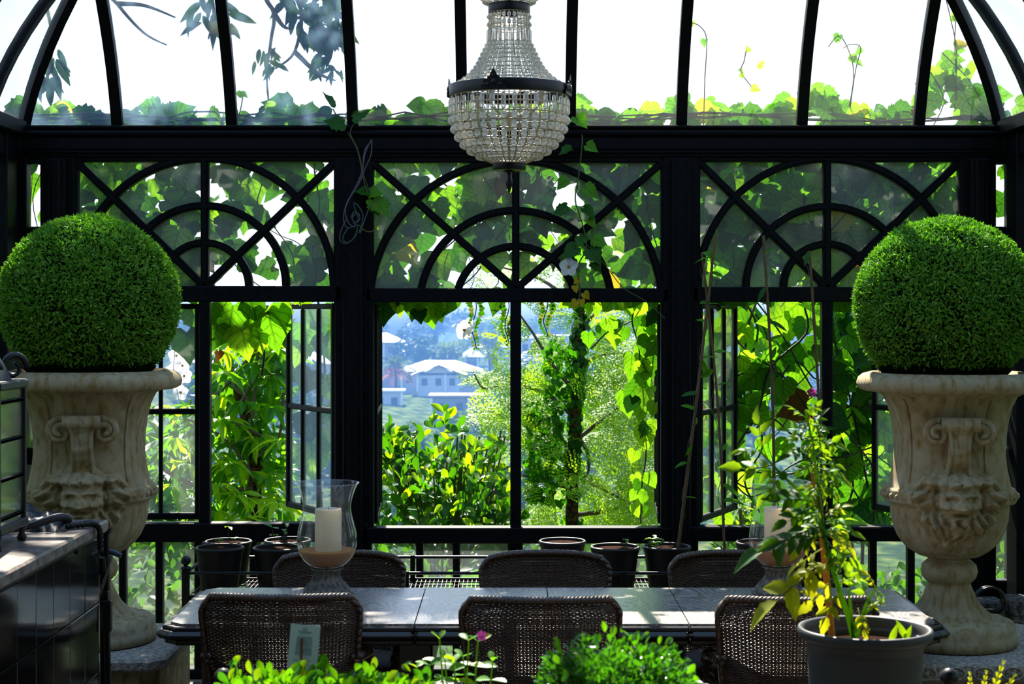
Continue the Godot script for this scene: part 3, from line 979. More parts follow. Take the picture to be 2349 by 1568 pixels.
var urn_prof := []
func build_urns() -> void:
	# outline read off the right urn: [half width, pixel row]
	for q in [[136, 1473], [150, 1470], [153, 1458], [151, 1447], [146, 1444], [147, 1436], [142, 1424], [128, 1416], [122, 1416], [98, 1410], [82, 1399], [68, 1384], [57, 1362], [50, 1342], [47, 1334], [52, 1331], [60, 1322], [64, 1308], [61, 1294], [52, 1285], [46, 1282], [46, 1277], [70, 1271], [88, 1260], [101, 1249], [115, 1231], [124, 1212], [131, 1188], [133, 1160], [134, 1151], [146, 1147], [149, 1142], [149, 1122], [145, 1116], [138, 1114], [134, 1098], [128, 1070], [125, 1040], [126, 1000], [131, 962], [139, 930], [151, 906], [168, 898], [198, 895], [207, 890], [210, 878], [206, 866], [196, 858], [178, 853], [170, 853], [166, 866]]:
		urn_prof.append([q[0] * US, (1473.0 - q[1]) * US])
	urn_prof.append([0.0, urn_prof[urn_prof.size() - 1][1]])
	for s in [0, 1]:
		var px := 206.0 if s == 0 else 2177.0
		var base := at(px, 1468 if s == 0 else 1473, 7.3)
		var side := "left" if s == 0 else "right"
		var u := thing("stone_urn", ["weathered stone urn with a carved mask, half hidden behind the tiled counter", "weathered stone urn with a carved mask, on a carved slab behind the big pot"][s], "urn", base, "pair of stone urns")
		var b := MB.new()
		b.lathe(urn_prof, 160, urn_shape)
		part(u, "body", b.mesh(), M.stone)
		# upright seams where the lobes meet
		var face := 0.16 if s == 0 else -0.12        # which way the carved side looks
		face += atan2(-base.x, -base.z) * 0.4
		var rot := Basis(Vector3.UP, face - 0.12 if s == 0 else face + 0.12)
		b = MB.new()
		for a in [-0.72, 0.62]:
			var p := []
			for i in 18:
				var y := 0.72 + 0.36 * i / 17.0
				var r := urn_radius(y) * urn_shape(PI / 2 - face - a, y, 0) + 0.002
				var aa: float = a + face
				p.append(Vector3(sin(aa) * r, y, cos(aa) * r))
			b = MB.new()
			b.tube(p, 0.006, 6)
			part(u, "seam", b.mesh(), M.stone)
		# band of the waist with small rosettes
		b = MB.new()
		for k in 40:
			var a := TAU * k / 40.0
			b.ball(Vector3(cos(a) * 149 * US, (1473 - 1132) * US, sin(a) * 149 * US), Vector3(0.014, 0.014, 0.014), 7, 5)
		part(u, "rosette_band", b.mesh(), M.stone)
		# handle: a strap that rises from the mask and rolls over into scrolls on both sides
		var hd := part(u, "handle", handle_mesh(), M.carved, Transform3D(rot, Vector3.ZERO))
		for q in [-1.0, 1.0]:
			part(hd, "scroll", scroll_mesh(q), M.carved)
		part(u, "mask", mask_mesh(), M.carved, Transform3D(rot, Vector3.ZERO))
		# the ball of box
		var ball := thing("topiary_ball", ["large round clipped box ball in the urn beside the tiled counter", "large round clipped box ball with a sunlit crown in the fully visible urn"][s], "topiary", at(px - (0 if s == 0 else 10), 848 if s == 0 else 853, 7.3), "pair of topiary balls")
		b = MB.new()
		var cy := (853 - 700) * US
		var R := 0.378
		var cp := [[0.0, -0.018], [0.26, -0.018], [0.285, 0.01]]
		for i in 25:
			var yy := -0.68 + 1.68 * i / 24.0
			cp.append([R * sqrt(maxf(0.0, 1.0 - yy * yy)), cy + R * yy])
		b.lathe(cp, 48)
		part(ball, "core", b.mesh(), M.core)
		var xs := []
		var tn := []
		for k in 50000:
			var y := 1.0 - 2.0 * (k + 0.5) / 50000.0
			if y * R < -cy + 0.004:
				continue
			var a := k * 2.39996
			var r := sqrt(1.0 - y * y)
			var n := Vector3(cos(a) * r, y, sin(a) * r)
			var dir := (n * 0.5 + rv(0.9) + Vector3(0, 0.25, 0)).normalized()
			var lump := 0.006 * sin(n.x * 9.0 + n.y * 7.0) * sin(n.z * 8.0 - n.y * 5.0)
			xs.append(Transform3D(frame(dir, n + rv(0.7), rr(0.017, 0.028)), Vector3(0, cy, 0) + n * (R + rr(-0.012, 0.008) + lump) * Vector3(1, 0.99, 1)))
			var g := rng.randf()
			tn.append(Color(lerpf(0.05, 0.21, g), lerpf(0.19, 0.45, g), lerpf(0.015, 0.05, g)))
		many(ball, "clipped_foliage", L.sliver, M.box_leaf, xs, tn)
	# plinths
	var p := thing("pedestal", "plain plastered pedestal with a chamfered stone top, beside the tiled counter", "pedestal", Vector3(at(206, 0, 7.3).x, 0, -7.3))
	var top := at(206, 1468, 7.3).y
	part(p, "cap", octagon(0.412, 0.07, 0.055, 0.012), M.cap, Transform3D(Basis.IDENTITY, Vector3(0, top - 0.055, 0)))
	part(p, "shaft", octagon(0.375, 0.06, top - 0.056, 0.0), M.stone)
	p = thing("pedestal", "pedestal with a carved rosette edge, behind the big black pot", "pedestal", Vector3(at(2190, 0, 7.3).x, 0, -7.3))
	top = at(2177, 1473, 7.3).y
	var cap := part(p, "cap", octagon(0.45, 0.03, 0.075, 0.01), M.cap, Transform3D(Basis.IDENTITY, Vector3(0, top - 0.075, 0)))
	part(p, "shaft", octagon(0.41, 0.03, top - 0.076, 0.0), M.plaster)
	for k in 7:
		var b := MB.new()
		b.ring(Vector3.ZERO, 0.042, 0.006, 20, 6, Basis(Vector3(1, 0, 0), PI / 2))
		b.ball(Vector3.ZERO, Vector3(0.016, 0.016, 0.01), 8, 6)
		for j in 5:
			b.ball(Vector3(cos(TAU * j / 5) * 0.025, sin(TAU * j / 5) * 0.02, 0), Vector3(0.01, 0.009, 0.006), 6, 4)
		part(cap, "rosette", b.mesh(), M.cap, Transform3D(Basis.from_scale(Vector3(1, 0.62, 1)), Vector3(-0.36 + 0.12 * k, 0.036, 0.452)))

func octagon(r: float, cut: float, h: float, ch: float) -> ArrayMesh:
	var b := MB.new()
	var rows := [[r - ch, 0.0], [r, ch], [r, h - ch], [r - ch, h]] if ch > 0.0 else [[r, 0.0], [r, h]]
	var prev := []
	for q in rows:
		var rad: float = q[0]
		var pts := []
		for e in [[1, -1], [1, 1], [-1, 1], [-1, -1]]:
			var pa := Vector3(e[0] * rad, q[1], e[1] * rad)
			var along := Vector3(0, 0, -e[1]) if e[0] * e[1] < 0 else Vector3(-e[0], 0, 0)
			var other := Vector3(-e[0], 0, 0) if e[0] * e[1] < 0 else Vector3(0, 0, -e[1])
			pts.append(pa + other * cut)
			pts.append(pa + along * cut)
		# order the corners round the outline
		pts.sort_custom(func(a, c): return atan2(a.z, a.x) < atan2(c.z, c.x))
		if prev.size():
			for k in 8:
				b.flat([prev[k], prev[(k + 1) % 8], pts[(k + 1) % 8], pts[k]], Vector3(0, h / 2, 0))
		else:
			b.flat(pts, Vector3(0, h / 2, 0))
		prev = pts
	b.flat(prev, Vector3(0, h / 2, 0))
	return b.mesh()

func handle_mesh() -> ArrayMesh:
	var b := MB.new()
	var y0 := (1473 - 1078) * US
	var y1 := (1473 - 962) * US
	var prev := []
	var n := 16
	for i in n + 1:
		var t := float(i) / n
		var y := lerpf(y0, y1, t)
		var z := urn_radius(y) * 0.985 + 0.022 + 0.05 * smoothstep(0.0, 0.45, t) + 0.02 * sin(t * 30.0) * 0.15
		var w := 0.056 - 0.012 * sin(t * PI) + 0.02 * smoothstep(0.8, 1.0, t)
		var row := [Vector3(-w, y, z - 0.06), Vector3(-w, y, z), Vector3(-w * 0.72, y, z + 0.006), Vector3(-w * 0.66, y, z - 0.004), Vector3(0, y, z + 0.002 + 0.004 * sin(t * 44.0)), Vector3(w * 0.66, y, z - 0.004), Vector3(w * 0.72, y, z + 0.006), Vector3(w, y, z), Vector3(w, y, z - 0.06)]
		var f := b.v.size()
		for p in row:
			b.vert(p)
		if i:
			for k in 8:
				b.quad(f - 9 + k, f - 8 + k, f + k + 1, f + k)
	var zt := urn_radius(y1) * 0.985 + 0.06
	b.tube([Vector3(-0.078, y1 - 0.002, zt), Vector3(0.078, y1 - 0.002, zt)], 0.03, 14, true)
	return b.mesh()

func scroll_mesh(s: float) -> ArrayMesh:
	var b := MB.new()
	var y1 := (1473 - 982) * US
	var p := []
	for i in 40:
		var t := i / 39.0
		var a := PI * 0.6 - t * TAU * 1.6
		var r := lerpf(0.052, 0.012, t)
		p.append(Vector3(s * (0.092 + cos(a) * r), y1 + sin(a) * r, urn_radius(y1) * 0.985 + 0.03 + 0.02 * t))
	b.tube(p, taper(40, 0.017, 0.012), 8)
	return b.mesh()

func mask_mesh() -> ArrayMesh:      # a bearded face with a wreath and drapery to both sides, raised from the wall of the urn
	var b := MB.new()
	var n := FastNoiseLite.new()
	n.seed = 12
	n.frequency = 22.0
	n.fractal_octaves = 3
	var nu := 150
	var nv := 90
	var ya := (1473 - 1262) * US
	var yb := (1473 - 1058) * US
	var yc := (1473 - 1136) * US
	for j in nv + 1:
		for i in nu + 1:
			var u := lerpf(-0.85, 0.85, float(i) / nu)
			var y := lerpf(ya, yb, float(j) / nv)
			var r := minf(urn_radius(y) * 0.985, 0.285)
			var x := u * 0.27
			var h := y - yc
			var g := func(cx: float, cy: float, sx: float, sy: float, k: float) -> float:
				return k * exp(-pow((x - cx) / sx, 2.0) - pow((h - cy) / sy, 2.0))
			var d: float = g.call(0, -0.005, 0.066, 0.1, 0.09)                 # head
			d += g.call(0, 0.002, 0.012, 0.03, 0.04) + g.call(0, -0.022, 0.021, 0.011, 0.022)   # nose
			d -= g.call(-0.031, 0.018, 0.019, 0.011, 0.04) + g.call(0.031, 0.018, 0.019, 0.011, 0.04)
			d += g.call(-0.03, 0.017, 0.009, 0.006, 0.02) + g.call(0.03, 0.017, 0.009, 0.006, 0.02)
			d += g.call(-0.031, 0.039, 0.026, 0.008, 0.022) + g.call(0.031, 0.039, 0.026, 0.008, 0.022)
			d += g.call(-0.044, -0.02, 0.018, 0.018, 0.022) + g.call(0.044, -0.02, 0.018, 0.018, 0.022)
			d -= g.call(0, -0.048, 0.026, 0.0065, 0.034)                         # mouth
			d += g.call(0, -0.06, 0.022, 0.008, 0.016)
			d += g.call(0, -0.115, 0.055, 0.055, 0.05) * (1.0 + 0.55 * sin(x * 170.0 + 3.0 * sin(h * 60.0)) * cos(h * 40.0))   # beard
			d += g.call(0, 0.085, 0.09, 0.028, 0.05) * (0.8 + 0.9 * absf(sin(x * 75.0) * sin(h * 85.0 + 1.0)))       # wreath
			for s in [-1.0, 1.0]:
				d += g.call(s * 0.155, 0.02, 0.045, 0.08, 0.045) * (0.75 + 0.4 * cos((h + 0.7 * absf(x - s * 0.11)) * 115.0))   # folds of drapery beside the face
				d += g.call(s * 0.105, 0.085, 0.028, 0.024, 0.05)
				d += g.call(s * 0.085, -0.1, 0.03, 0.05, 0.045) * (1.0 + 0.6 * sin(x * 160.0 + h * 90.0))         # curls
				d += g.call(s * 0.135, -0.075, 0.02, 0.03, 0.04)
				d += g.call(s * 0.05, -0.19, 0.018, 0.018, 0.035)
				d -= g.call(s * 0.088, 0.01, 0.008, 0.06, 0.04)
			d = maxf(d, 0.0)
			d += 0.011 * n.get_noise_2d(x * 1.6, h * 1.6) * smoothstep(0.003, 0.02, d)
			d += 0.012 * smoothstep(0.185, 0.175, absf(x)) * smoothstep(-0.26, -0.25, h) * smoothstep(0.112, 0.104, h)
			var rad := r + d - 0.002
			if i == 0 or i == nu or j == 0 or j == nv:
				rad = r - 0.02
			b.vert(Vector3(sin(u) * rad, y, cos(u) * rad))
	for j in nv:
		for i in nu:
			var o := j * (nu + 1) + i
			b.quad(o, o + 1, o + nu + 2, o + nu + 1)
	return b.mesh()

# ---------------------------------------------------------------- the table
func build_table() -> void:
	var x0 := -1.41
	var x1 := 1.735
	var z0 := -7.44
	var z1 := -6.5
	var y := 0.76
	var t := thing("dining_table", "long grey oak dining table with a moulded edge and clipped corners", "table", Vector3((x0 + x1) / 2, 0, (z0 + z1) / 2))
	var o := t.position
	var cuts := [x0 + 0.05, -0.385, 0.155, 0.70, x1 - 0.05]
	for k in 4:
		var a: float = cuts[k] + 0.0022 - o.x
		var c: float = cuts[k + 1] - 0.0022 - o.x
		var poly: PackedVector2Array
		var zz := (z1 - z0) / 2 - 0.045
		if k == 0:
			poly = PackedVector2Array([Vector2(a + 0.05, -zz), Vector2(c, -zz), Vector2(c, zz), Vector2(a + 0.05, zz), Vector2(a, zz - 0.05), Vector2(a, -zz + 0.05)])
		elif k == 3:
			poly = PackedVector2Array([Vector2(a, -zz), Vector2(c - 0.05, -zz), Vector2(c, -zz + 0.05), Vector2(c, zz - 0.05), Vector2(c - 0.05, zz), Vector2(a, zz)])
		else:
			poly = PackedVector2Array([Vector2(a, -zz), Vector2(c, -zz), Vector2(c, zz), Vector2(a, zz)])
		var b := MB.new()
		b.extrude(poly, -y, -y + 0.03, Transform3D(Basis(Vector3(1, 0, 0), Vector3(0, 0, 1), Vector3(0, -1, 0)), Vector3.ZERO))
		part(t, "plank", b.mesh(), M.wood)
	# stepped edge under the planks, one length below each plank on the long sides
	for row in [[0.022, 0.012, 0.732, 0.018, 0.004], [0.0, 0.02, 0.70, 0.034, 0.014], [0.03, 0.02, 0.676, 0.024, 0.006]]:
		var inn: float = row[0]
		var hx := (x1 - x0) / 2 - inn
		var hz := (z1 - z0) / 2 - inn
		var b := MB.new()
		var yc: float = row[2] + row[3] / 2
		var c := 0.05
		for s in [-1.0, 1.0]:
			for k in 4:
				var a: float = maxf(cuts[k] - o.x + (0.002 if k > 0 else 0.0), -hx + c)
				var e: float = minf(cuts[k + 1] - o.x - (0.002 if k < 3 else 0.0), hx - c)
				b.box(Vector3((a + e) / 2, yc, s * (hz - 0.03)), Vector3(e - a, row[3], 0.06), row[4])
			b.box(Vector3(s * (hx - 0.03), yc, 0), Vector3(0.06, row[3], hz * 2 - c * 2), row[4])
			for q in [-1.0, 1.0]:
				b.bar(Vector3(s * (hx - c - 0.022), yc, q * (hz - 0.024)), Vector3(s * (hx - 0.024), yc, q * (hz - c - 0.022)), row[3], 0.05, row[4], Vector3(s, 0, q))
		part(t, "edge_moulding", b.mesh(), M.dark_wood)
	var b := MB.new()
	b.box(Vector3(0, 0.69, 0), Vector3(2.9, 0.03, 0.8), 0.006)
	part(t, "under_frame", b.mesh(), M.dark_wood)
	for px in [-0.39, 0.61]:
		b = MB.new()
		b.box(Vector3(px - o.x, 0.60, 0), Vector3(0.14, 0.15, 0.6), 0.008)
		b.box(Vector3(px - o.x, 0.04, 0), Vector3(0.12, 0.08, 0.66), 0.012)
		b.lathe([[0.05, 0.08], [0.065, 0.12], [0.04, 0.16], [0.06, 0.24], [0.085, 0.34], [0.07, 0.42], [0.04, 0.48], [0.06, 0.52], [0.06, 0.56], [0.0, 0.56]], 18, null, Vector3(px - o.x, 0, 0))
		part(t, "pedestal_leg", b.mesh(), M.dark_wood)

# ---------------------------------------------------------------- wicker chairs
func weave(b: MB, surf: Callable, nu: int, nv: int, r: float, amp: float) -> void:
	for j in nv:
		var v := (j + 0.5) / nv
		var path := []
		for i in nu + 1:
			var u := float(i) / nu
			var p: Vector3 = surf.call(u, v)
			var n: Vector3 = (surf.call(minf(u + 0.01, 1.0), v) - surf.call(maxf(u - 0.01, 0.0), v)).cross(surf.call(u, minf(v + 0.01, 1.0)) - surf.call(u, maxf(v - 0.01, 0.0))).normalized()
			path.append(p + n * amp * (1.0 if (i + j) % 2 else -1.0))
		b.tube(path, r * rr(0.86, 1.02), 4, false)

func chair_proto() -> Node3D:
	var t := Node3D.new()
	t.name = "wicker_chair"
	# back: a slightly curved, leaning panel from the seat to 0.885, with rounded upper corners
	var surf := func(u: float, v: float) -> Vector3:
		var y := lerpf(0.36, 0.885, v)
		var w := lerpf(0.27, 0.315, v) - 0.045 * pow(maxf(0.0, (v - 0.88) / 0.12), 2.0)
		var x := (u * 2.0 - 1.0) * w
		return Vector3(x, y - 0.012 * pow(absf(u * 2.0 - 1.0), 4.0) * v, 0.02 + 0.09 * v - 0.10 * pow(absf(u * 2.0 - 1.0), 2.6))
	var b := MB.new()
	weave(b, surf, 44, 74, 0.0039, 0.0028)
	var o := part(t, "back_weave", b.mesh(), M.wicker)
	b = MB.new()
	for i in 45:
		if i % 9 == 4 or i % 13 == 6:
			continue
		var path := []
		for k in 9:
			path.append(surf.call(i / 44.0, k / 8.0))
		b.tube(path, 0.0026, 4, false)
	part(t, "back_stakes", b.mesh(), M.wicker)
	# braided rim round the back
	b = MB.new()
	var rim := []
	for k in 20:
		rim.append(surf.call(0.0, k / 20.0))
	for k in 41:
		rim.append(surf.call(k / 40.0, 1.0) + Vector3(0, 0.004, 0))
	for k in 20:
		rim.append(surf.call(1.0, 1.0 - (k + 1) / 20.0))
	for s in 3:
		var path := []
		for i in rim.size() * 3 - 2:
			var q: Vector3 = rim[i / 3].lerp(rim[mini(i / 3 + 1, rim.size() - 1)], (i % 3) / 3.0)
			var a := i * 0.62 + TAU * s / 3.0
			path.append(q + Vector3(0, sin(a) * 0.007, cos(a) * 0.012))
		b.tube(path, 0.0105, 6)
	part(t, "back_rim", b.mesh(), M.wicker)
	# seat
	var seat := func(u: float, v: float) -> Vector3:
		return Vector3((u * 2 - 1) * 0.275, 0.44 - 0.012 * sin(PI * u) * sin(PI * v), lerpf(0.03, -0.42, v))
	b = MB.new()
	weave(b, seat, 30, 60, 0.005, 0.003)
	part(t, "seat", b.mesh(), M.wicker)
	var skirt := func(u: float, v: float) -> Vector3:
		var a := u * 3.0
		var y := lerpf(0.3, 0.44, v)
		if a < 1.0: return Vector3(-0.275, y, lerpf(0.02, -0.42, a))
		if a < 2.0: return Vector3(lerpf(-0.275, 0.275, a - 1.0), y, -0.42)
		return Vector3(0.275, y, lerpf(-0.42, 0.02, a - 2.0))
	b = MB.new()
	weave(b, skirt, 60, 18, 0.0045, 0.003)
	part(t, "seat_skirt", b.mesh(), M.wicker)
	for s in [-1.0, 1.0]:
		b = MB.new()
		var arm := curve([Vector3(s * 0.29, 0.64, 0.0), Vector3(s * 0.305, 0.63, -0.13), Vector3(s * 0.31, 0.60, -0.3), Vector3(s * 0.3, 0.52, -0.39), Vector3(s * 0.28, 0.4, -0.41)], 8)
		for q in 3:
			var path := []
			for i in arm.size():
				var a := i * 0.8 + TAU * q / 3.0
				path.append(arm[i] + Vector3(cos(a) * 0.014, sin(a) * 0.012, 0))
			b.tube(path, 0.013, 6)
		part(t, "arm", b.mesh(), M.wicker)
		for q in [-0.39, 0.0]:
			b = MB.new()
			b.tube([Vector3(s * 0.255, 0.0, q + (0.04 if q == 0.0 else 0.0)), Vector3(s * 0.26, 0.4, q)], [0.018, 0.022], 8)
			part(t, "leg", b.mesh(), M.dark_wood)
	return t

func build_chairs() -> void:
	var proto := chair_proto()
	var spots := [
		[636, 6.33, 0.0, 0.012, "dark wicker chair with its back to us, behind the paper card"],
		[1241, 6.33, 0.0, 0.0, "dark wicker chair with its back to us, behind the pink flowered seedlings"],
		[1838, 6.33, 0.0, 0.0, "dark wicker chair with its back to us, behind the tall potted tomato"],
		[784, 7.78, 180.0, -0.02, "wicker chair facing us across the table, behind the candle lamp near the counter"],
		[1250, 7.78, 180.0, -0.02, "wicker chair facing us across the table, between the two candle lamps"],
		[1678, 7.78, 180.0, -0.02, "wicker chair facing us across the table, behind the lamp and tomato plant"]]
	for s in spots:
		var c: Node3D = proto.duplicate()
		c.name = numbered("wicker_chair")
		add_child(c, true)
		c.position = Vector3((s[0] - CX) / F * s[1], s[3], -s[1] - (0.1 if s[2] == 0.0 else -0.1))
		if s[3] < 0.0:
			c.position.y = 0.0
			c.scale = Vector3(0.97, 0.965, 0.97)
		else:
			c.position.y = 0.0
			c.scale = Vector3(1.0, 1.0 + s[3], 1.0)
		c.rotation.y = deg_to_rad(s[2])
		tag(c, s[4], "chair", "wicker chairs round the dining table")
	proto.free()

# ---------------------------------------------------------------- the beaded chandelier
func build_chandelier() -> void:
	var d := 6.95
	var S := d / F
	var c := at(1168, 392, d)
	var t := thing("chandelier", "large beaded crystal basket chandelier hanging over the table", "chandelier", c)
	var Y := func(py: float) -> float: return (392.0 - py) * S
	var up := [[46, 30], [46, 48], [47, 66], [50, 100], [55, 110], [60, 120], [65, 131], [70, 141], [75, 151], [82, 161], [90, 170], [99, 179], [110, 187], [121, 194], [132, 200]]
	var low := [[134, 222], [136, 245], [135, 266], [131, 286], [124, 305], [113, 323], [99, 339], [82, 353], [62, 364], [40, 374]]
	var wires := MB.new()
	var beads := []
	var big := []
	var crystals := []
	var n_up := 30
	var n_low := 34
	for q in up:
		wires.ring(Vector3(0, Y.call(q[1]), 0), q[0] * S, 0.0022, 48, 4)
	for q in low:
		wires.ring(Vector3(0, Y.call(q[1]), 0), q[0] * S, 0.003, 60, 4)
	for k in n_low:
		var a := TAU * (k + 0.5) / n_low
		var p := []
		for q in low:
			p.append(Vector3(cos(a) * q[0] * S, Y.call(q[1]), sin(a) * q[0] * S))
		wires.tube(p, 0.0026, 4, false)
		if k < n_up:
			p = []
			a = TAU * (k + 0.5) / n_up
			for q in up:
				p.append(Vector3(cos(a) * q[0] * S, Y.call(q[1]), sin(a) * q[0] * S))
			wires.tube(p, 0.0019, 4, false)
	for i in range(0, up.size() - 1):
		if i == 2:
			continue
		var r: float = (up[i][0] + up[i + 1][0]) / 2.0 * S
		var y: float = Y.call((up[i][1] + up[i + 1][1]) / 2.0)
		var n := n_up if i > 2 else 24
		for k in n:
			var a := TAU * k / n
			var br := minf(0.0085 if i > 2 else 0.0125, PI * r / n * 0.94)
			beads.append(Transform3D(Basis(Vector3.UP, -a).scaled(Vector3.ONE * br), Vector3(cos(a) * r, y, sin(a) * r)))
	for i in range(2, low.size() - 2):
		var r: float = (low[i][0] + low[i + 1][0]) / 2.0 * S
		var y: float = Y.call((low[i][1] + low[i + 1][1]) / 2.0 + 2)
		for k in n_low:
			var a := TAU * k / n_low
			if i == 0:
				continue
			beads.append(Transform3D(Basis(Vector3.UP, -a).scaled(Vector3.ONE * minf(0.0155, PI * r / n_low * 0.9)), Vector3(cos(a) * r, y, sin(a) * r)))
	var b := MB.new()
	b.ball(Vector3.ZERO, Vector3(1, 0.96, 0.85), 10, 7)
	many(t, "beads", b.mesh(), M.crystal, beads)
	# long cut crystals: a row round the neck and a row under the hoop
	var long := MB.new()
	long.box(Vector3.ZERO, Vector3(0.021, 0.064, 0.013), 0.006)
	var short := MB.new()
	short.box(Vector3.ZERO, Vector3(0.0165, 0.056, 0.011), 0.005)
	var lm := long.mesh()
	var sm := short.mesh()
	for k in n_low:
		var a := TAU * k / n_low
		part(t, "crystal", lm, M.crystal, Transform3D(Basis(Vector3.UP, PI / 2 - a), Vector3(cos(a) * 136 * S, Y.call(246), sin(a) * 136 * S)))
	for k in 22:
		var a := TAU * k / 22
		part(t, "crystal", sm, M.crystal, Transform3D(Basis(Vector3.UP, PI / 2 - a), Vector3(cos(a) * 49 * S, Y.call(84), sin(a) * 49 * S)))
	part(t, "wire_cage", wires.mesh(), M.wire)
	# dark metal: hoop, collars, bottom cap and finial
	b = MB.new()
	b.lathe([[134 * S, Y.call(221)], [138 * S, Y.call(222)], [138 * S, Y.call(197)], [134 * S, Y.call(196)], [133 * S, Y.call(198)], [133 * S, Y.call(219)], [134 * S, Y.call(221)]], 72)
	var hoop := part(t, "hoop", b.mesh(), M.iron)
	for k in 4:
		var a := PI / 2 + 0.245 + k * PI / 2
		var m := MB.new()
		m.extrude(PackedVector2Array([Vector2(-0.055, 0), Vector2(0.055, 0), Vector2(0.05, 0.02), Vector2(0.038, 0.022), Vector2(0.045, 0.035), Vector2(0.036, 0.045), Vector2(0.026, 0.04), Vector2(0.026, 0.052), Vector2(0.016, 0.056), Vector2(0.012, 0.066), Vector2(0, 0.085), Vector2(-0.012, 0.066), Vector2(-0.016, 0.056), Vector2(-0.026, 0.052), Vector2(-0.026, 0.04), Vector2(-0.036, 0.045), Vector2(-0.045, 0.035), Vector2(-0.038, 0.022), Vector2(-0.05, 0.02)]), -0.002, 0.002)
		for q in [[0.0, 0.03, 0.012], [-0.028, 0.02, 0.009], [0.028, 0.02, 0.009], [0.0, 0.055, 0.007]]:
			m.ball(Vector3(q[0], q[1], 0.002), Vector3(q[2], q[2], 0.006), 8, 6)
		part(hoop, "crest", m.mesh(), M.iron, Transform3D(Basis(Vector3.UP, PI / 2 - a) * Basis(Vector3(1, 0, 0), 0.1), Vector3(cos(a) * 139 * S, Y.call(222), sin(a) * 139 * S)))
	b = MB.new()
	b.lathe([[44 * S, Y.call(30)], [48 * S, Y.call(30)], [48 * S, Y.call(10)], [44 * S, Y.call(10)], [43 * S, Y.call(20)], [44 * S, Y.call(30)]], 40)
	part(t, "collar", b.mesh(), M.iron)
	b = MB.new()
	b.lathe([[0, Y.call(391)], [34 * S, Y.call(391)], [38 * S, Y.call(389)], [38 * S, Y.call(374)], [35 * S, Y.call(373)], [0, Y.call(373)]], 36)
	part(t, "bottom_cap", b.mesh(), M.iron)
	b = MB.new()
	b.lathe([[0, Y.call(444)], [2.5 * S, Y.call(440)], [4 * S, Y.call(434)], [7 * S, Y.call(426)], [8.5 * S, Y.call(417)], [7 * S, Y.call(409)], [4.5 * S, Y.call(403)], [6.5 * S, Y.call(400)], [4 * S, Y.call(396)], [14 * S, Y.call(392)], [0, Y.call(391)]], 16)
	part(t, "finial", b.mesh(), M.iron)
	# crown of beads, rod and chain above the frame
	b = MB.new()
	for q in [[50, 8], [62, 0], [66, -12], [64, -30], [58, -50]]:
		b.ring(Vector3(0, Y.call(q[1]), 0), q[0] * S, 0.0024, 40, 4)
	for k in 30:
		var a := TAU * k / 30
		b.tube([Vector3(cos(a) * 50 * S, Y.call(8), sin(a) * 50 * S), Vector3(cos(a) * 62 * S, Y.call(0), sin(a) * 62 * S), Vector3(cos(a) * 66 * S, Y.call(-12), sin(a) * 66 * S), Vector3(cos(a) * 58 * S, Y.call(-50), sin(a) * 58 * S)], 0.002, 4, false)
	part(t, "crown_cage", b.mesh(), M.wire)
	var cr := []
	for i in 3:
		for k in 30:
			var a := TAU * (k + 0.5) / 30
			var r: float = [57.0, 65.0, 65.0][i] * S
			cr.append(Transform3D(Basis(Vector3.UP, -a).scaled(Vector3.ONE * 0.0105), Vector3(cos(a) * r, Y.call([4.0, -6.0, -20.0][i]), sin(a) * r)))
	var bb := MB.new()
	bb.ball(Vector3.ZERO, Vector3(1, 0.96, 0.85), 10, 7)
	many(t, "crown_beads", bb.mesh(), M.crystal, cr)
	b = MB.new()
	b.tube([Vector3(0, Y.call(10), 0), Vector3(0, 5.42 - c.y, 0)], 0.008, 8)
	part(t, "rod", b.mesh(), M.iron)
	var lh := MB.new()
	lh.lathe([[0.0, Y.call(300)], [0.02, Y.call(300)], [0.022, Y.call(260)], [0.012, Y.call(255)], [0.0, Y.call(255)]], 12)
	for k in 4:
		lh.tube(curve([Vector3(0, Y.call(270), 0), Vector3(cos(k * PI / 2 + 0.5) * 0.1, Y.call(262), sin(k * PI / 2 + 0.5) * 0.1), Vector3(cos(k * PI / 2 + 0.5) * 0.15, Y.call(240), sin(k * PI / 2 + 0.5) * 0.15)], 4), 0.006, 6)
		lh.tube([Vector3(cos(k * PI / 2 + 0.5) * 0.15, Y.call(242), sin(k * PI / 2 + 0.5) * 0.15), Vector3(cos(k * PI / 2 + 0.5) * 0.15, Y.call(215), sin(k * PI / 2 + 0.5) * 0.15)], 0.013, 8)
	part(t, "lamp_holder", lh.mesh(), M.wire)

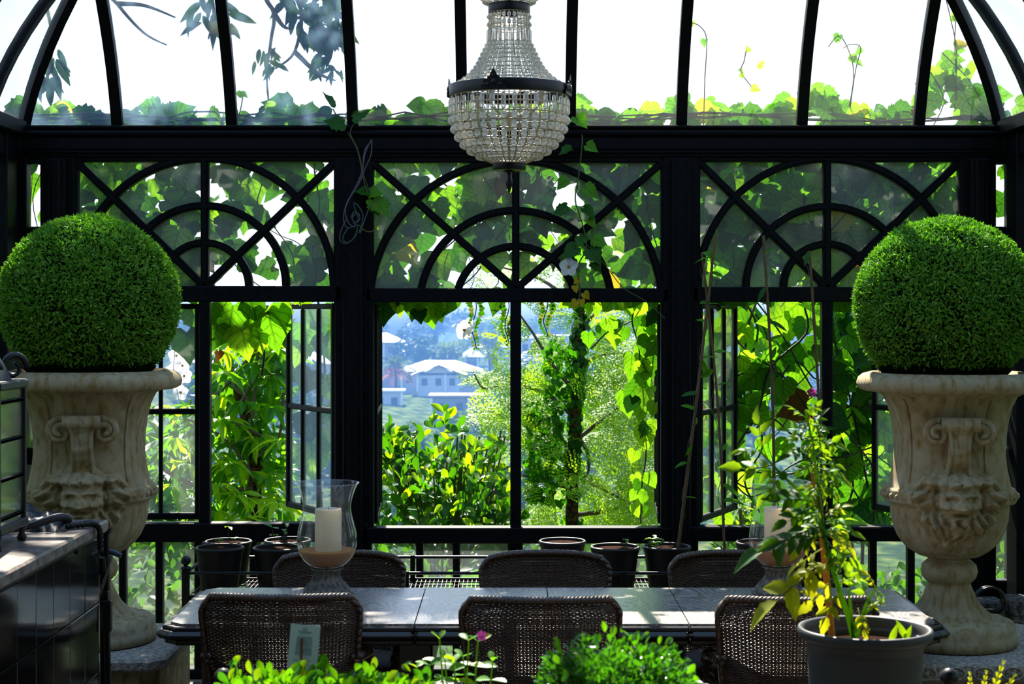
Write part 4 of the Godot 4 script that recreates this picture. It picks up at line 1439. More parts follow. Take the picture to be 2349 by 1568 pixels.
# ---------------------------------------------------------------- glass candle lamps on the table
func build_hurricanes() -> void:
	var d := 7.12
	var S := d / F
	for s in [0, 1]:
		var px: float = [750.0, 1790.0][s]
		var dy: float = [0.0, 8.0][s]
		var base := Vector3((px - CX) * S, 0.76, -d - (0.0 if s == 0 else 0.04))
		var Y := func(py: float) -> float: return (1367.0 - py) * S
		var near: String = ["nearest the tiled counter", "behind the tomato plant"][s]
		var t := thing("candle_lamp", "tall glass hurricane vase on a fluted grey stone foot, " + near, "candle lamp", base, "pair of candle lamps on the table")
		var b := MB.new()
		b.lathe([[56 * S, 0.0], [56 * S, 12 * S], [54 * S, 16 * S], [52 * S, 22 * S], [44 * S, 32 * S], [34 * S, 44 * S], [29 * S, 56 * S], [30 * S, 63 * S], [38 * S, 68 * S], [39 * S, 72 * S], [0, 72 * S]], 96, func(a, y, i): return 1.0 + (0.05 * cos(a * 18.0) if i >= 3 and i <= 7 else 0.0))
		part(t, "fluted_foot", b.mesh(), M.grey_stone)
		b = MB.new()
		b.box(Vector3(0, 0.006, 0), Vector3(0.21, 0.012, 0.21), 0.003)
		part(t, "foot_slab", b.mesh(), M.grey_stone)
		b = MB.new()
		var prof := [[0, 1295], [30, 1294], [42, 1289], [54, 1278], [63, 1264], [68.5, 1246], [69, 1232], [67, 1212], [61, 1190], [56, 1170], [55, 1155], [58, 1138], [63, 1122], [69, 1108], [73, 1102]]
		var p := []
		for q in prof:
			p.append([q[0] * S, Y.call(q[1])])
		b.lathe(p, 48)
		part(t, "glass_bowl", b.mesh(), M.clear)
		b = MB.new()
		b.ring(Vector3(0, Y.call(1102), 0), 73 * S, 0.0022, 48, 6)
		part(t, "glass_rim", b.mesh(), M.clear)
		# the sand in the bowl, and the candle standing in it
		b = MB.new()
		p = [[0, Y.call(1294)], [28.5 * S, Y.call(1293)], [40.5 * S, Y.call(1288)], [52.5 * S, Y.call(1277)], [61.3 * S, Y.call(1264)], [65 * S, Y.call(1256)], [50 * S, Y.call(1255)], [40 * S, Y.call(1257)], [32 * S, Y.call(1256)], [0, Y.call(1257)]]
		b.lathe(p, 48, func(a, y, i): return 1.0 if i < 6 else 1.0 + 0.02 * sin(a * 5.0 + i))
		solo("sand", b.mesh(), M.sand, "tan sand filling the bottom of the glass lamp " + near, "sand", base, "", "stuff")
		var cd := thing("candle", "thick cream pillar candle in the glass lamp " + near, "candle", base + Vector3([3.0, -3.0][s] * S, Y.call(1258), 0), "pillar candles")
		b = MB.new()
		b.lathe([[0, 0], [30 * S, 0], [30.5 * S, 0.005], [30.5 * S, 94 * S], [29 * S, 97 * S], [26 * S, 97 * S], [20 * S, 94 * S], [0, 93 * S]], 40)
		part(cd, "wax", b.mesh(), M.wax)
		b = MB.new()
		b.tube([Vector3(0, 92 * S, 0), Vector3(0.001, 97 * S, 0), Vector3(0.003, 100 * S, 0)], 0.0012, 5)
		part(cd, "wick", b.mesh(), M.soil)

# ---------------------------------------------------------------- plant stands of black iron
func plant_stand(called_label: String, x0: float, x1: float, z0: float, z1: float, shelf: float, rails: Array, top: float, mids: Array) -> Node3D:
	var t := thing("plant_stand", called_label, "plant stand", Vector3((x0 + x1) / 2, 0, (z0 + z1) / 2))
	var hx := (x1 - x0) / 2
	var hz := (z1 - z0) / 2
	for s in [-1.0, 1.0]:
		for q in [-1.0, 1.0]:
			var post := part(t, "post", rect_mesh(s * hx - 0.0175, s * hx + 0.0175, 0.0, top, q * hz - 0.0175, q * hz + 0.0175, 0.004), M.iron)
			var b := MB.new()
			b.lathe([[0.024, top], [0.026, top + 0.006], [0.02, top + 0.012], [0.01, top + 0.016], [0.012, top + 0.02], [0.021, top + 0.029], [0.025, top + 0.041], [0.021, top + 0.054], [0.012, top + 0.063], [0.0, top + 0.066]], 18, null, Vector3(s * hx, 0, q * hz))
			part(post, "finial", b.mesh(), M.iron)
		for r in rails:
			part(t, "rail", tube_mesh([Vector3(-hx, r, s * hz), Vector3(hx, r, s * hz)], 0.008, 8), M.iron)
			part(t, "rail", tube_mesh([Vector3(s * hx, r, -hz), Vector3(s * hx, r, hz)], 0.008, 8), M.iron)
		part(t, "shelf_edge", rect_mesh(-hx, hx, shelf - 0.012, shelf + 0.012, s * hz - 0.01, s * hz + 0.01, 0.003), M.iron)
		for m in mids:
			part(t, "upright", rect_mesh(m - t.position.x - 0.013, m - t.position.x + 0.013, 0.0, rails[0] + 0.01, s * hz - 0.01, s * hz + 0.01, 0.003), M.iron)
	var b := MB.new()
	var n := int(hx * 2 / 0.022)
	for k in n:
		var x := -hx + 0.022 * (k + 0.5)
		b.box(Vector3(x, shelf + 0.002, 0), Vector3(0.0035, 0.0035, hz * 2))
	for k in 5:
		b.box(Vector3(0, shelf - 0.003, lerpf(-hz, hz, (k + 0.5) / 5.0)), Vector3(hx * 2, 0.006, 0.005))
	var ws := part(t, "wire_shelf", b.mesh(), M.iron)
	ws.set_meta("kind", "stuff")
	return t

func pot_mesh(r: float, h: float, lip: float, down := 0.74) -> ArrayMesh:
	var b := MB.new()
	b.lathe([[0, 0], [r * down - 0.006, 0], [r * down, 0.006], [r * 0.93, h * 0.84], [r * 0.94, h * 0.86], [r * 0.965, h * 0.87], [r * 0.965, h - lip * 1.6], [r * 0.98, h - lip * 1.4], [r, h - lip], [r, h - lip * 0.4], [r - lip * 0.5, h], [r - lip * 1.2, h - lip * 0.3], [r * 0.925, h - lip * 1.5], [r * 0.9, h * 0.8], [0, h * 0.8]], 44)
	return b.mesh()

func soil_mesh(r: float, y: float) -> ArrayMesh:
	var b := MB.new()
	b.lathe([[r, y - 0.02], [r, y], [r * 0.7, y + 0.004], [r * 0.35, y + 0.001], [0, y + 0.006]], 24, func(a, yy, i): return 1.0 + (0.05 * sin(a * 5.0) if i > 1 else 0.0))
	return b.mesh()

func seedling(t: Node3D, base: Vector3, h: float, leaf: float, m: Material, pairs := 2, lean := Vector3.ZERO) -> void:
	var path := curve([base, base + Vector3(0, h * 0.5, 0) + lean * 0.3, base + Vector3(0, h, 0) + lean], 4)
	part(t, "stem", tube_mesh(path, taper(path.size(), 0.0022, 0.0012), 5), M.stem)
	for k in pairs:
		var p: Vector3 = path[path.size() - 1 - k * 3]
		var a0 := rr(0, TAU)
		for s in [0.0, PI]:
			var dir := Vector3(cos(a0 + s), rr(0.0, 0.45), sin(a0 + s))
			part(t, "leaf", pick(L.oval), m, Transform3D(frame(dir, Vector3.UP, leaf * rr(0.85, 1.1) * (1.0 - 0.2 * k)), p))

func build_rear_stand() -> void:
	var sh := 0.585
	plant_stand("long black iron plant stand with ball finials, behind the far chairs", -1.605, 1.645, -8.68, -8.15, sh, [0.705], 0.725, [-0.52, 0.55])
	var low := sh + 0.005
	var spots := [   # [px, d, r, h, label]
		[504, 8.3, 0.122, 0.225, "black plastic pot nearest the counter, front of its pair on the stand"],
		[524, 8.55, 0.122, 0.22, "black plastic pot with a seedling on red soil, behind the endmost pot"],
		[637, 8.3, 0.125, 0.225, "black plastic pot half hidden by the candle lamp, with a leggy seedling"],
		[660, 8.56, 0.122, 0.225, "black plastic pot at the back of the stand, behind the candle lamp"],
		[1290, 8.55, 0.122, 0.222, "black plastic pot whose rim shows just over the middle far chair"],
		[1411, 8.32, 0.125, 0.225, "black plastic pot showing at one side of the middle far chair"],
		[1530, 8.34, 0.122, 0.225, "black plastic pot with green sprouts and two crossing canes"],
		[1742, 8.5, 0.122, 0.222, "black plastic pot with one cane, behind the candle lamp and tomato"],
		[1872, 8.36, 0.108, 0.215, "black plastic pot beside the end post of the stand, behind the tomato stem"]]
	var proto := pot_mesh(0.122, 0.225, 0.012)
	for k in spots.size():
		var s: Array = spots[k]
		var pos := Vector3((s[0] - CX) / F * s[1], low, -s[1])
		var t := thing("flower_pot", s[4], "flower pot", pos, "black pots on the rear plant stand")
		part(t, "pot", proto, M.pot, Transform3D(Basis.from_scale(Vector3(s[2] / 0.122, s[3] / 0.225, s[2] / 0.122)), Vector3.ZERO))
		part(t, "soil", soil_mesh(0.108, s[3] * 0.93), M.soil)
		var sy: float = s[3] * 0.93
		match k:
			0: seedling(t, Vector3(0.0, sy, 0.03), 0.05, 0.035, M.herb, 1)
			1:
				seedling(t, Vector3(0.0, sy, 0.0), 0.085, 0.04, M.herb_b, 1)
				seedling(t, Vector3(0.04, sy, 0.04), 0.03, 0.03, M.herb, 1)
			2: seedling(t, Vector3(-0.01, sy, 0.0), 0.11, 0.06, M.herb, 2, Vector3(-0.02, 0, 0))
			3: seedling(t, Vector3(-0.02, sy, 0.03), 0.09, 0.055, M.herb_b, 2, Vector3(0.02, 0, 0))
			5: seedling(t, Vector3(0.05, sy, 0.03), 0.05, 0.04, M.herb_b, 2)
			6:
				for q in 6:
					seedling(t, Vector3(-0.07 + rr(-0.02, 0.05), sy, rr(-0.03, 0.05)), rr(0.03, 0.06), 0.035, pick([M.herb, M.herb_b]), 2)
	# canes pushed into the pots, with thin climbers on them
	var canes := [
		[[1555, 1250], [1600, 900], [1641, 543], 8.35, "brown bamboo cane leaning right, tied into the crossing pair", 6],
		[[1662, 1250], [1646, 920], [1610, 580], 8.36, "thin brown cane leaning left, crossing the stouter cane", 4],
		[[1776, 1250], [1772, 900], [1751, 540], 8.5, "brown bamboo cane standing alone in front of the right bay", 6],
		[[1888, 1250], [1880, 950], [1857, 575], 8.37, "thin brown cane in front of the right mullion, over the tomato", 5]]
	for c in canes:
		var d: float = c[3]
		var pts := [at(c[0][0], c[0][1], d), at(c[1][0], c[1][1], d), at(c[2][0], c[2][1], d)]
		pts[0].y = 0.79
		var t := thing("bamboo_cane", c[4], "cane", pts[0], "canes in the pots")
		var path := curve([Vector3.ZERO, pts[1] - pts[0], pts[2] - pts[0]], 10)
		var r := []
		for k in path.size():
			r.append(0.0085 * (1.0 - 0.25 * k / path.size()) * (1.16 if k % 5 == 0 else 1.0) * (1.0 if c[5] > 4 else 0.8))
		part(t, "cane", tube_mesh(path, r, 8), M.bamboo)
		for k in c[5] * 2:
			var q: Vector3 = path[rng.randi_range(4, path.size() - 1)]
			var dir := Vector3(rr(-1, 1), rr(-0.6, 0.5), rr(-0.3, 0.6))
			part(t, "leaf", pick(L.lance), pick([M.vine_d, M.herb, M.vine_b]), Transform3D(frame(dir, Vector3(0, 0.7, 0.6) + rv(0.5), rr(0.06, 0.11)), q))
		var tw := []
		for k in 40:
			var q: Vector3 = path[0].lerp(path[path.size() - 1], 0.1 + 0.85 * k / 39.0)
			tw.append(q + Vector3(cos(k * 0.9), 0, sin(k * 0.9)) * 0.013)
		part(t, "climber_stem", tube_mesh(tw, 0.0016, 4), M.stem)

# ---------------------------------------------------------------- the tiled counter and what stands on and by it
func build_counter() -> void:
	var x1 := -1.57
	var z0 := -6.3
	var z1 := -4.4
	var t := thing("bar_counter", "bar counter clad in glossy black tiles under a brown stone top", "counter", Vector3(-2.08, 0, (z0 + z1) / 2))
	var o := t.position
	part(t, "body", rect_mesh(-2.62 - o.x, x1 - 0.012 - o.x, 0.0, 1.155, z0 + 0.012 - o.z, z1 - o.z, 0.0), M.pot)
	part(t, "top_slab", rect_mesh(-2.62 - o.x, x1 + 0.03 - o.x, 1.155, 1.2, z0 - 0.03 - o.z, z1 - o.z, 0.008), M.slab)
	var rows := [1.135, 0.885, 0.625, 0.365, 0.105]
	for j in 4:
		for k in 9:
			var za := z0 + 0.2085 * k
			var b := MB.new()
			b.box(Vector3(x1 - 0.006 + rr(-0.0006, 0.0006), (rows[j] + rows[j + 1]) / 2, za + 0.104) - o, Vector3(0.012, rows[j] - rows[j + 1] - 0.004, 0.2045 - (0.002 if k % 2 else 0.0)), 0.0015, Basis.from_euler(Vector3(rr(-0.002, 0.002), rr(-0.004, 0.004), rr(-0.003, 0.003))))
			part(t, "tile", b.mesh(), M.tile)
	for j in 4:
		for k in 4:
			var b := MB.new()
			b.box(Vector3(x1 - 0.135 - 0.255 * k, (rows[j] + rows[j + 1]) / 2, z0 + 0.006) - o, Vector3(0.25, rows[j] - rows[j + 1] - 0.004, 0.012), 0.0015)
			part(t, "tile", b.mesh(), M.tile)
	# folded dark bag with a coiled cord running over the edge
	var bag := MB.new()
	var n := FastNoiseLite.new()
	n.seed = 3
	n.frequency = 7.0
	for j in 13:
		for i in 25:
			var u := i / 24.0
			var v := j / 12.0
			var rim := minf(1.0, minf(minf(u, 1 - u) * 6.0, minf(v, 1 - v) * 4.0))
			var h := (0.035 + 0.055 * (1.0 - u) + 0.035 * n.get_noise_2d(u * 0.5, v * 0.4)) * sqrt(rim)
			bag.vert(Vector3(lerpf(-0.18, 0.1, u), maxf(h, 0.0) + 0.001, lerpf(-0.14, 0.12, v) + 0.02 * n.get_noise_2d(u + 5.0, v)))
	for j in 12:
		for i in 24:
			var q := j * 25 + i
			bag.quad(q, q + 25, q + 26, q + 1)
	var bt := thing("folded_bag", "crumpled dark blue bag lying on the counter top", "bag", Vector3(-1.735, 1.2, -6.08))
	var fabric := mat(Color(0.06, 0.075, 0.11), 0.45, 0.0, 0.5)
	part(bt, "fabric", bag.mesh(), fabric)
	part(bt, "strap", tube_mesh(curve([Vector3(-0.14, 0.03, 0.13), Vector3(-0.02, 0.02, 0.15), Vector3(0.09, 0.05, 0.09), Vector3(0.12, 0.035, 0.02), Vector3(0.06, 0.02, -0.03)], 8), 0.009, 8, true, 1.6), fabric)
	var cord := []
	var cl := curve([Vector3(-1.62, 1.213, -6.02), Vector3(-1.575, 1.215, -6.06), Vector3(-1.545, 1.213, -6.1), Vector3(-1.528, 1.195, -6.12), Vector3(-1.524, 1.15, -6.13), Vector3(-1.524, 1.1, -6.13)], 12)
	for k in cl.size():
		cord.append(cl[k] + Vector3(sin(k * 1.7) * 0.003, cos(k * 1.7) * 0.003, 0))
	solo("coiled_cord", tube_mesh(cord, 0.011, 8), M.iron, "black coiled cord hanging over the edge of the counter", "cord")
	# ornate lantern at the very edge of the frame
	var lt := thing("lantern", "tall ornate dark metal lantern with scrolled top, standing on the counter", "lantern", Vector3(-1.845, 1.2, -5.62))
	var b := MB.new()
	for s in [-1.0, 1.0]:
		for q in [-1.0, 1.0]:
			b.box(Vector3(s * 0.145, 0.3, q * 0.145), Vector3(0.018, 0.5, 0.018), 0.003)
			for i in 4:
				b.box(Vector3(s * 0.145, 0.1 + 0.13 * i, 0), Vector3(0.012, 0.012, 0.29), 0.002)
				b.box(Vector3(0, 0.1 + 0.13 * i, s * 0.145), Vector3(0.29, 0.012, 0.012), 0.002)
	b.box(Vector3(0, 0.065, 0), Vector3(0.32, 0.03, 0.32), 0.006)
	b.box(Vector3(0, 0.545, 0), Vector3(0.32, 0.03, 0.32), 0.006)
	part(lt, "cage", b.mesh(), M.iron)
	for s in [[-1, -1], [1, -1], [1, 1], [-1, 1]]:
		b = MB.new()
		b.lathe([[0.0, 0.0], [0.014, 0.0], [0.018, 0.012], [0.01, 0.025], [0.02, 0.05], [0.0, 0.05]], 12, null, Vector3(s[0] * 0.14, 0, s[1] * 0.14))
		part(lt, "foot", b.mesh(), M.iron)
		b = MB.new()
		var p := []
		for i in 26:
			var a := i / 25.0 * TAU * 1.2
			var r := 0.05 - 0.035 * i / 25.0
			p.append(Vector3(s[0] * 0.118, 0.6, s[1] * 0.118) + Vector3(s[0] * cos(a) * r * 0.7, sin(a) * r, s[1] * cos(a) * r * 0.7))
		b.tube(p, taper(26, 0.014, 0.007), 7)
		part(lt, "scroll", b.mesh(), M.iron)
	b = MB.new()
	b.lathe([[0.15, 0.56], [0.12, 0.62], [0.07, 0.68], [0.03, 0.71], [0.03, 0.73], [0.0, 0.74]], 8)
	part(lt, "roof", b.mesh(), M.iron)
	for s in [-1.0, 1.0]:
		part(lt, "pane", rect_mesh(s * 0.142 - 0.001, s * 0.142 + 0.001, 0.08, 0.53, -0.14, 0.14, 0.0), M.clear)
		part(lt, "pane", rect_mesh(-0.14, 0.14, 0.08, 0.53, s * 0.142 - 0.001, s * 0.142 + 0.001, 0.0), M.clear)
	# a folded stand with a lever beside the counter
	var st := thing("folded_stand", "black folded metal stand with a grey lever, beside the tiled counter", "stand", Vector3(-1.53, 0, -6.42))
	var q3 := func(px: float, py: float) -> Vector3: return at(px, py, 6.42) - st.position
	b = MB.new()
	var foot: Vector3 = q3.call(240, 1225)
	b.bar(Vector3(foot.x + 0.006, 0.0, 0), foot, 0.036, 0.03, 0.004)
	part(st, "post", b.mesh(), M.iron)
	b = MB.new()
	b.bar(Vector3(q3.call(258, 0).x + 0.005, 0.0, 0.03), q3.call(247, 1352) + Vector3(0, 0, 0.03), 0.022, 0.02, 0.003)
	b.bar(q3.call(250, 1445) + Vector3(0, 0, 0.03), q3.call(250, 1372) + Vector3(0, 0, 0.03), 0.036, 0.03, 0.004)
	part(st, "second_post", b.mesh(), M.iron)
	b = MB.new()
	b.extrude(PackedVector2Array([Vector2(-0.02, 0), Vector2(0.02, 0), Vector2(0.028, 0.025), Vector2(-0.02, 0.025)]), -0.02, 0.02, Transform3D(Basis.IDENTITY, foot))
	part(st, "cap", b.mesh(), M.iron)
	part(st, "lever", tube_mesh([q3.call(243, 1261), q3.call(262, 1267), q3.call(278, 1274)], [0.012, 0.012, 0.01], 10), mat(Color(0.2, 0.24, 0.3), 0.4))
	part(st, "stay", tube_mesh([q3.call(262, 1270) + Vector3(0, 0, 0.04), q3.call(246, 1328) + Vector3(0, 0, 0.045), q3.call(223, 1398) + Vector3(0, 0, 0.04)], 0.005, 6), mat(Color(0.35, 0.32, 0.3), 0.4, 0.3))
	part(st, "clamp", rect_mesh(foot.x - 0.028, foot.x + 0.012, 0.98, 1.05, -0.02, 0.045, 0.006), M.iron)

func build_corner_things() -> void:
	# concrete blocks and a coil of green cable in the far right corner
	for s in [[2268, 8.6, 0.13, 0.50, "rough concrete block with a coil of cable hung over it"], [2342, 8.62, 0.15, 0.51, "rough concrete block in the far corner beside the coil"]]:
		var x: float = (s[0] - CX) / F * s[1]
		var b := MB.new()
		b.box(Vector3(0, s[3] / 2, 0), Vector3(s[2], s[3], 0.16), 0.012)
		solo("concrete_block", b.mesh(), M.concrete, s[4], "block", Vector3(x, 0, -s[1]), "concrete blocks in the corner")
	var c := at(2266, 1378, 8.48)
	var t := thing("cable_coil", "coil of dark green and yellow cable against a concrete block", "cable", c)
	var cols := [mat(Color(0.02, 0.12, 0.06), 0.4), mat(Color(0.015, 0.08, 0.05), 0.4), mat(Color(0.05, 0.05, 0.055), 0.4), mat(Color(0.75, 0.42, 0.05), 0.4)]
	for k in 4:
		var p := []
		for i in 90:
			var a := TAU * i / 30.0
			var r := 0.072 + 0.012 * sin(i * 0.21 + k) + 0.004 * k
			p.append(Vector3(cos(a) * r, sin(a) * r * 0.82 + 0.006 * sin(i * 0.4), 0.01 * sin(i * 0.15 + k * 2.0)))
		if k == 3:
			p = p.slice(26, 32)
		part(t, "cable", tube_mesh(p, 0.0045, 6), cols[k])
	# tangle of thin wires hung on the post between two bays
	var w := thing("wire_bundle", "tangled bundle of thin grey and green wires hanging on a black post", "wires", at(815, 330, 8.87))
	var wm := [mat(Color(0.3, 0.28, 0.34), 0.5), mat(Color(0.08, 0.3, 0.24), 0.5), mat(Color(0.4, 0.34, 0.08), 0.5), mat(Color(0.3, 0.3, 0.32), 0.5)]
	var P := func(px: float, py: float, z := 0.0) -> Vector3: return at(px, py, 8.86 - z) - w.position
	var runs := [
		[[852, 320], [838, 352], [830, 395], [815, 430], [796, 465], [788, 500], [796, 522], [814, 518]],
		[[853, 322], [851, 355], [838, 385], [824, 420], [802, 455], [792, 482], [798, 508], [812, 520], [822, 500]],
		[[850, 326], [836, 348], [831, 400], [820, 425]],
		[[822, 500], [812, 470], [818, 468], [832, 490], [830, 515], [822, 535]],
		[[796, 500], [782, 530], [781, 552], [796, 558], [812, 545], [820, 520], [810, 512]],
		[[800, 520], [788, 540], [788, 552], [800, 555], [816, 540], [821, 515]],
		[[806, 500], [812, 486], [824, 492], [824, 506], [814, 510], [808, 500], [818, 490], [826, 500], [818, 508]],
		[[849, 470], [840, 495], [826, 535]],
		[[822, 515], [840, 530], [858, 528], [870, 505], [872, 485], [858, 465]]]
	for k in runs.size():
		var p := []
		for i in runs[k].size():
			p.append(P.call(runs[k][i][0], runs[k][i][1], 0.012 * (k % 4) + rr(0, 0.01)))
		part(w, "wire", tube_mesh(curve(p, 6), 0.0032, 5), wm[[0, 3, 0, 1, 0, 1, 3, 0, 2][k]])

# ---------------------------------------------------------------- vines that grow inside
func vine_leaf(t: Node3D, meshes: Array, m: Material, p: Vector3, dir: Vector3, normal: Vector3, s: float) -> void:
	part(t, "leaf", pick(meshes), m, Transform3D(frame(dir, normal, s), p))

func flower(t: Node3D, p: Vector3, face: Vector3, s: float, petals: Material, heart: Material) -> void:
	var f := Node3D.new()
	f.name = "flower"
	t.add_child(f, true)
	f.transform = Transform3D(frame(face.cross(Vector3(0.3, 1, 0.1)).normalized(), face), p)
	for k in 5:
		var a := TAU * k / 5 + 0.3
		part(f, "petal", L.oval[0], petals, Transform3D(frame(Vector3(cos(a), sin(a), 0.25), Vector3(0, 0, 1) + Vector3(-cos(a), -sin(a), 0) * 0.2, s), Vector3.ZERO) * Transform3D(Basis.from_scale(Vector3(1.6, 1, 1)), Vector3.ZERO))
	var b := MB.new()
	b.ball(Vector3(0, 0, s * 0.12), Vector3(s * 0.16, s * 0.16, s * 0.2), 8, 6)
	part(f, "heart", b.mesh(), heart)

func build_inside_vines() -> void:
	var d := 8.9
	var t := thing("hanging_vine", "thin vine with dark ivy leaves hanging inside from the lintel, before the middle bay", "vine", at(1334, 292, d))
	var P := func(px: float, py: float) -> Vector3: return at(px, py, d) - t.position
	var st := curve([P.call(1334, 296) + Vector3(0, 0, -0.05), P.call(1336, 325), P.call(1328, 400), P.call(1320, 460), P.call(1338, 520), P.call(1345, 570), P.call(1326, 610), P.call(1330, 660), P.call(1328, 700)], 6)
	part(t, "stem", tube_mesh(st, 0.004, 5), M.stem)
	part(t, "tendril", tube_mesh(curve([P.call(1345, 560), P.call(1390, 610), P.call(1430, 660), P.call(1480, 690), P.call(1525, 730)], 6), 0.0025, 4), M.stem)
	for q in [[1310, 342, -1, 34], [1346, 334, 1, 32], [1322, 270, 0.5, 40], [1300, 412, -1, 32], [1342, 430, 1, 38], [1300, 472, -1, 40], [1340, 478, 1, 36], [1350, 505, 1, 26], [1340, 540, -0.5, 34], [1362, 546, 1, 36], [1322, 568, -1, 40], [1352, 572, 0.6, 44], [1318, 592, -0.8, 28], [1362, 600, 0.4, 30]]:
		vine_leaf(t, L.vine, pick([M.vine_d, M.vine_d, M.vine_b]), P.call(q[0], q[1]), Vector3(q[2], -0.5 + rr(-0.3, 0.2), rr(-0.1, 0.3)), Vector3(0, 0.6, 0.8) + rv(0.3), q[3] * d / F)
	for q in [[1318, 655], [1330, 640], [1340, 672], [1322, 690], [1333, 686]]:
		vine_leaf(t, L.heart, M.vine_y, P.call(q[0], q[1]), Vector3(rr(-1, 1), -0.6, 0.2), Vector3(0, 0.3, 1) + rv(0.3), 0.045)
	flower(t, P.call(1305, 612), Vector3(-0.25, 0.1, 1), 0.055, M.petal, M.vine_y)
	# strand over the post, left of the middle bay
	t = thing("hanging_vine", "thin yellowish vine strand with a few leaves, over the wire bundle on the post", "vine", at(800, 292, 8.9))
	P = func(px: float, py: float) -> Vector3: return at(px, py, 8.9) - t.position
	part(t, "stem", tube_mesh(curve([P.call(764, 250), P.call(786, 292) + Vector3(0, 0, -0.04), P.call(803, 312), P.call(820, 345), P.call(830, 390), P.call(838, 430), P.call(846, 445)], 6), 0.0035, 5), M.stem)
	part(t, "stem", tube_mesh(curve([P.call(812, 284), P.call(804, 306), P.call(822, 346), P.call(834, 400), P.call(850, 445)], 6), 0.003, 5), M.pale_stem)
	for q in [[760, 245, -0.5, 42, 0.9], [790, 282, -1, 50, 0.2], [810, 268, 1, 46, 0.6], [845, 440, -1, 34, 0.1], [848, 442, 1, 34, -0.1], [856, 458, 0.4, 44, -1], [866, 468, 0.7, 44, -1]]:
		vine_leaf(t, L.vine, pick([M.vine_d, M.vine_b]), P.call(q[0], q[1]), Vector3(q[2], q[4] * 0.8, 0.15), Vector3(0, 0.8, 0.6) + rv(0.3), q[3] * 8.8 / F)

# ---------------------------------------------------------------- in front: the second stand, with pots of herbs, the tomato and the card
func herb_mound(t: Node3D, c: Vector3, size: Vector3, n: int, mesh: Mesh, ma: Material, s0: float, s1: float, name := "leaves") -> void:
	var xs := []
	for k in n:
		var dir := Vector3(rr(-1, 1), rr(-0.15, 1), rr(-1, 1))
		dir = dir.normalized()
		var r := pow(rng.randf(), 0.35)
		var bump := 1.0 + 0.18 * sin(dir.x * 7.0 + c.x * 30.0) * sin(dir.z * 6.0 + 1.0)
		var p := c + dir * size * r * bump
		xs.append(Transform3D(frame(dir + Vector3(0, 0.7, 0) + rv(0.7), Vector3(0, 1, 0.2) + rv(0.8), rr(s0, s1)), p))
	many(t, name, mesh, ma, xs)

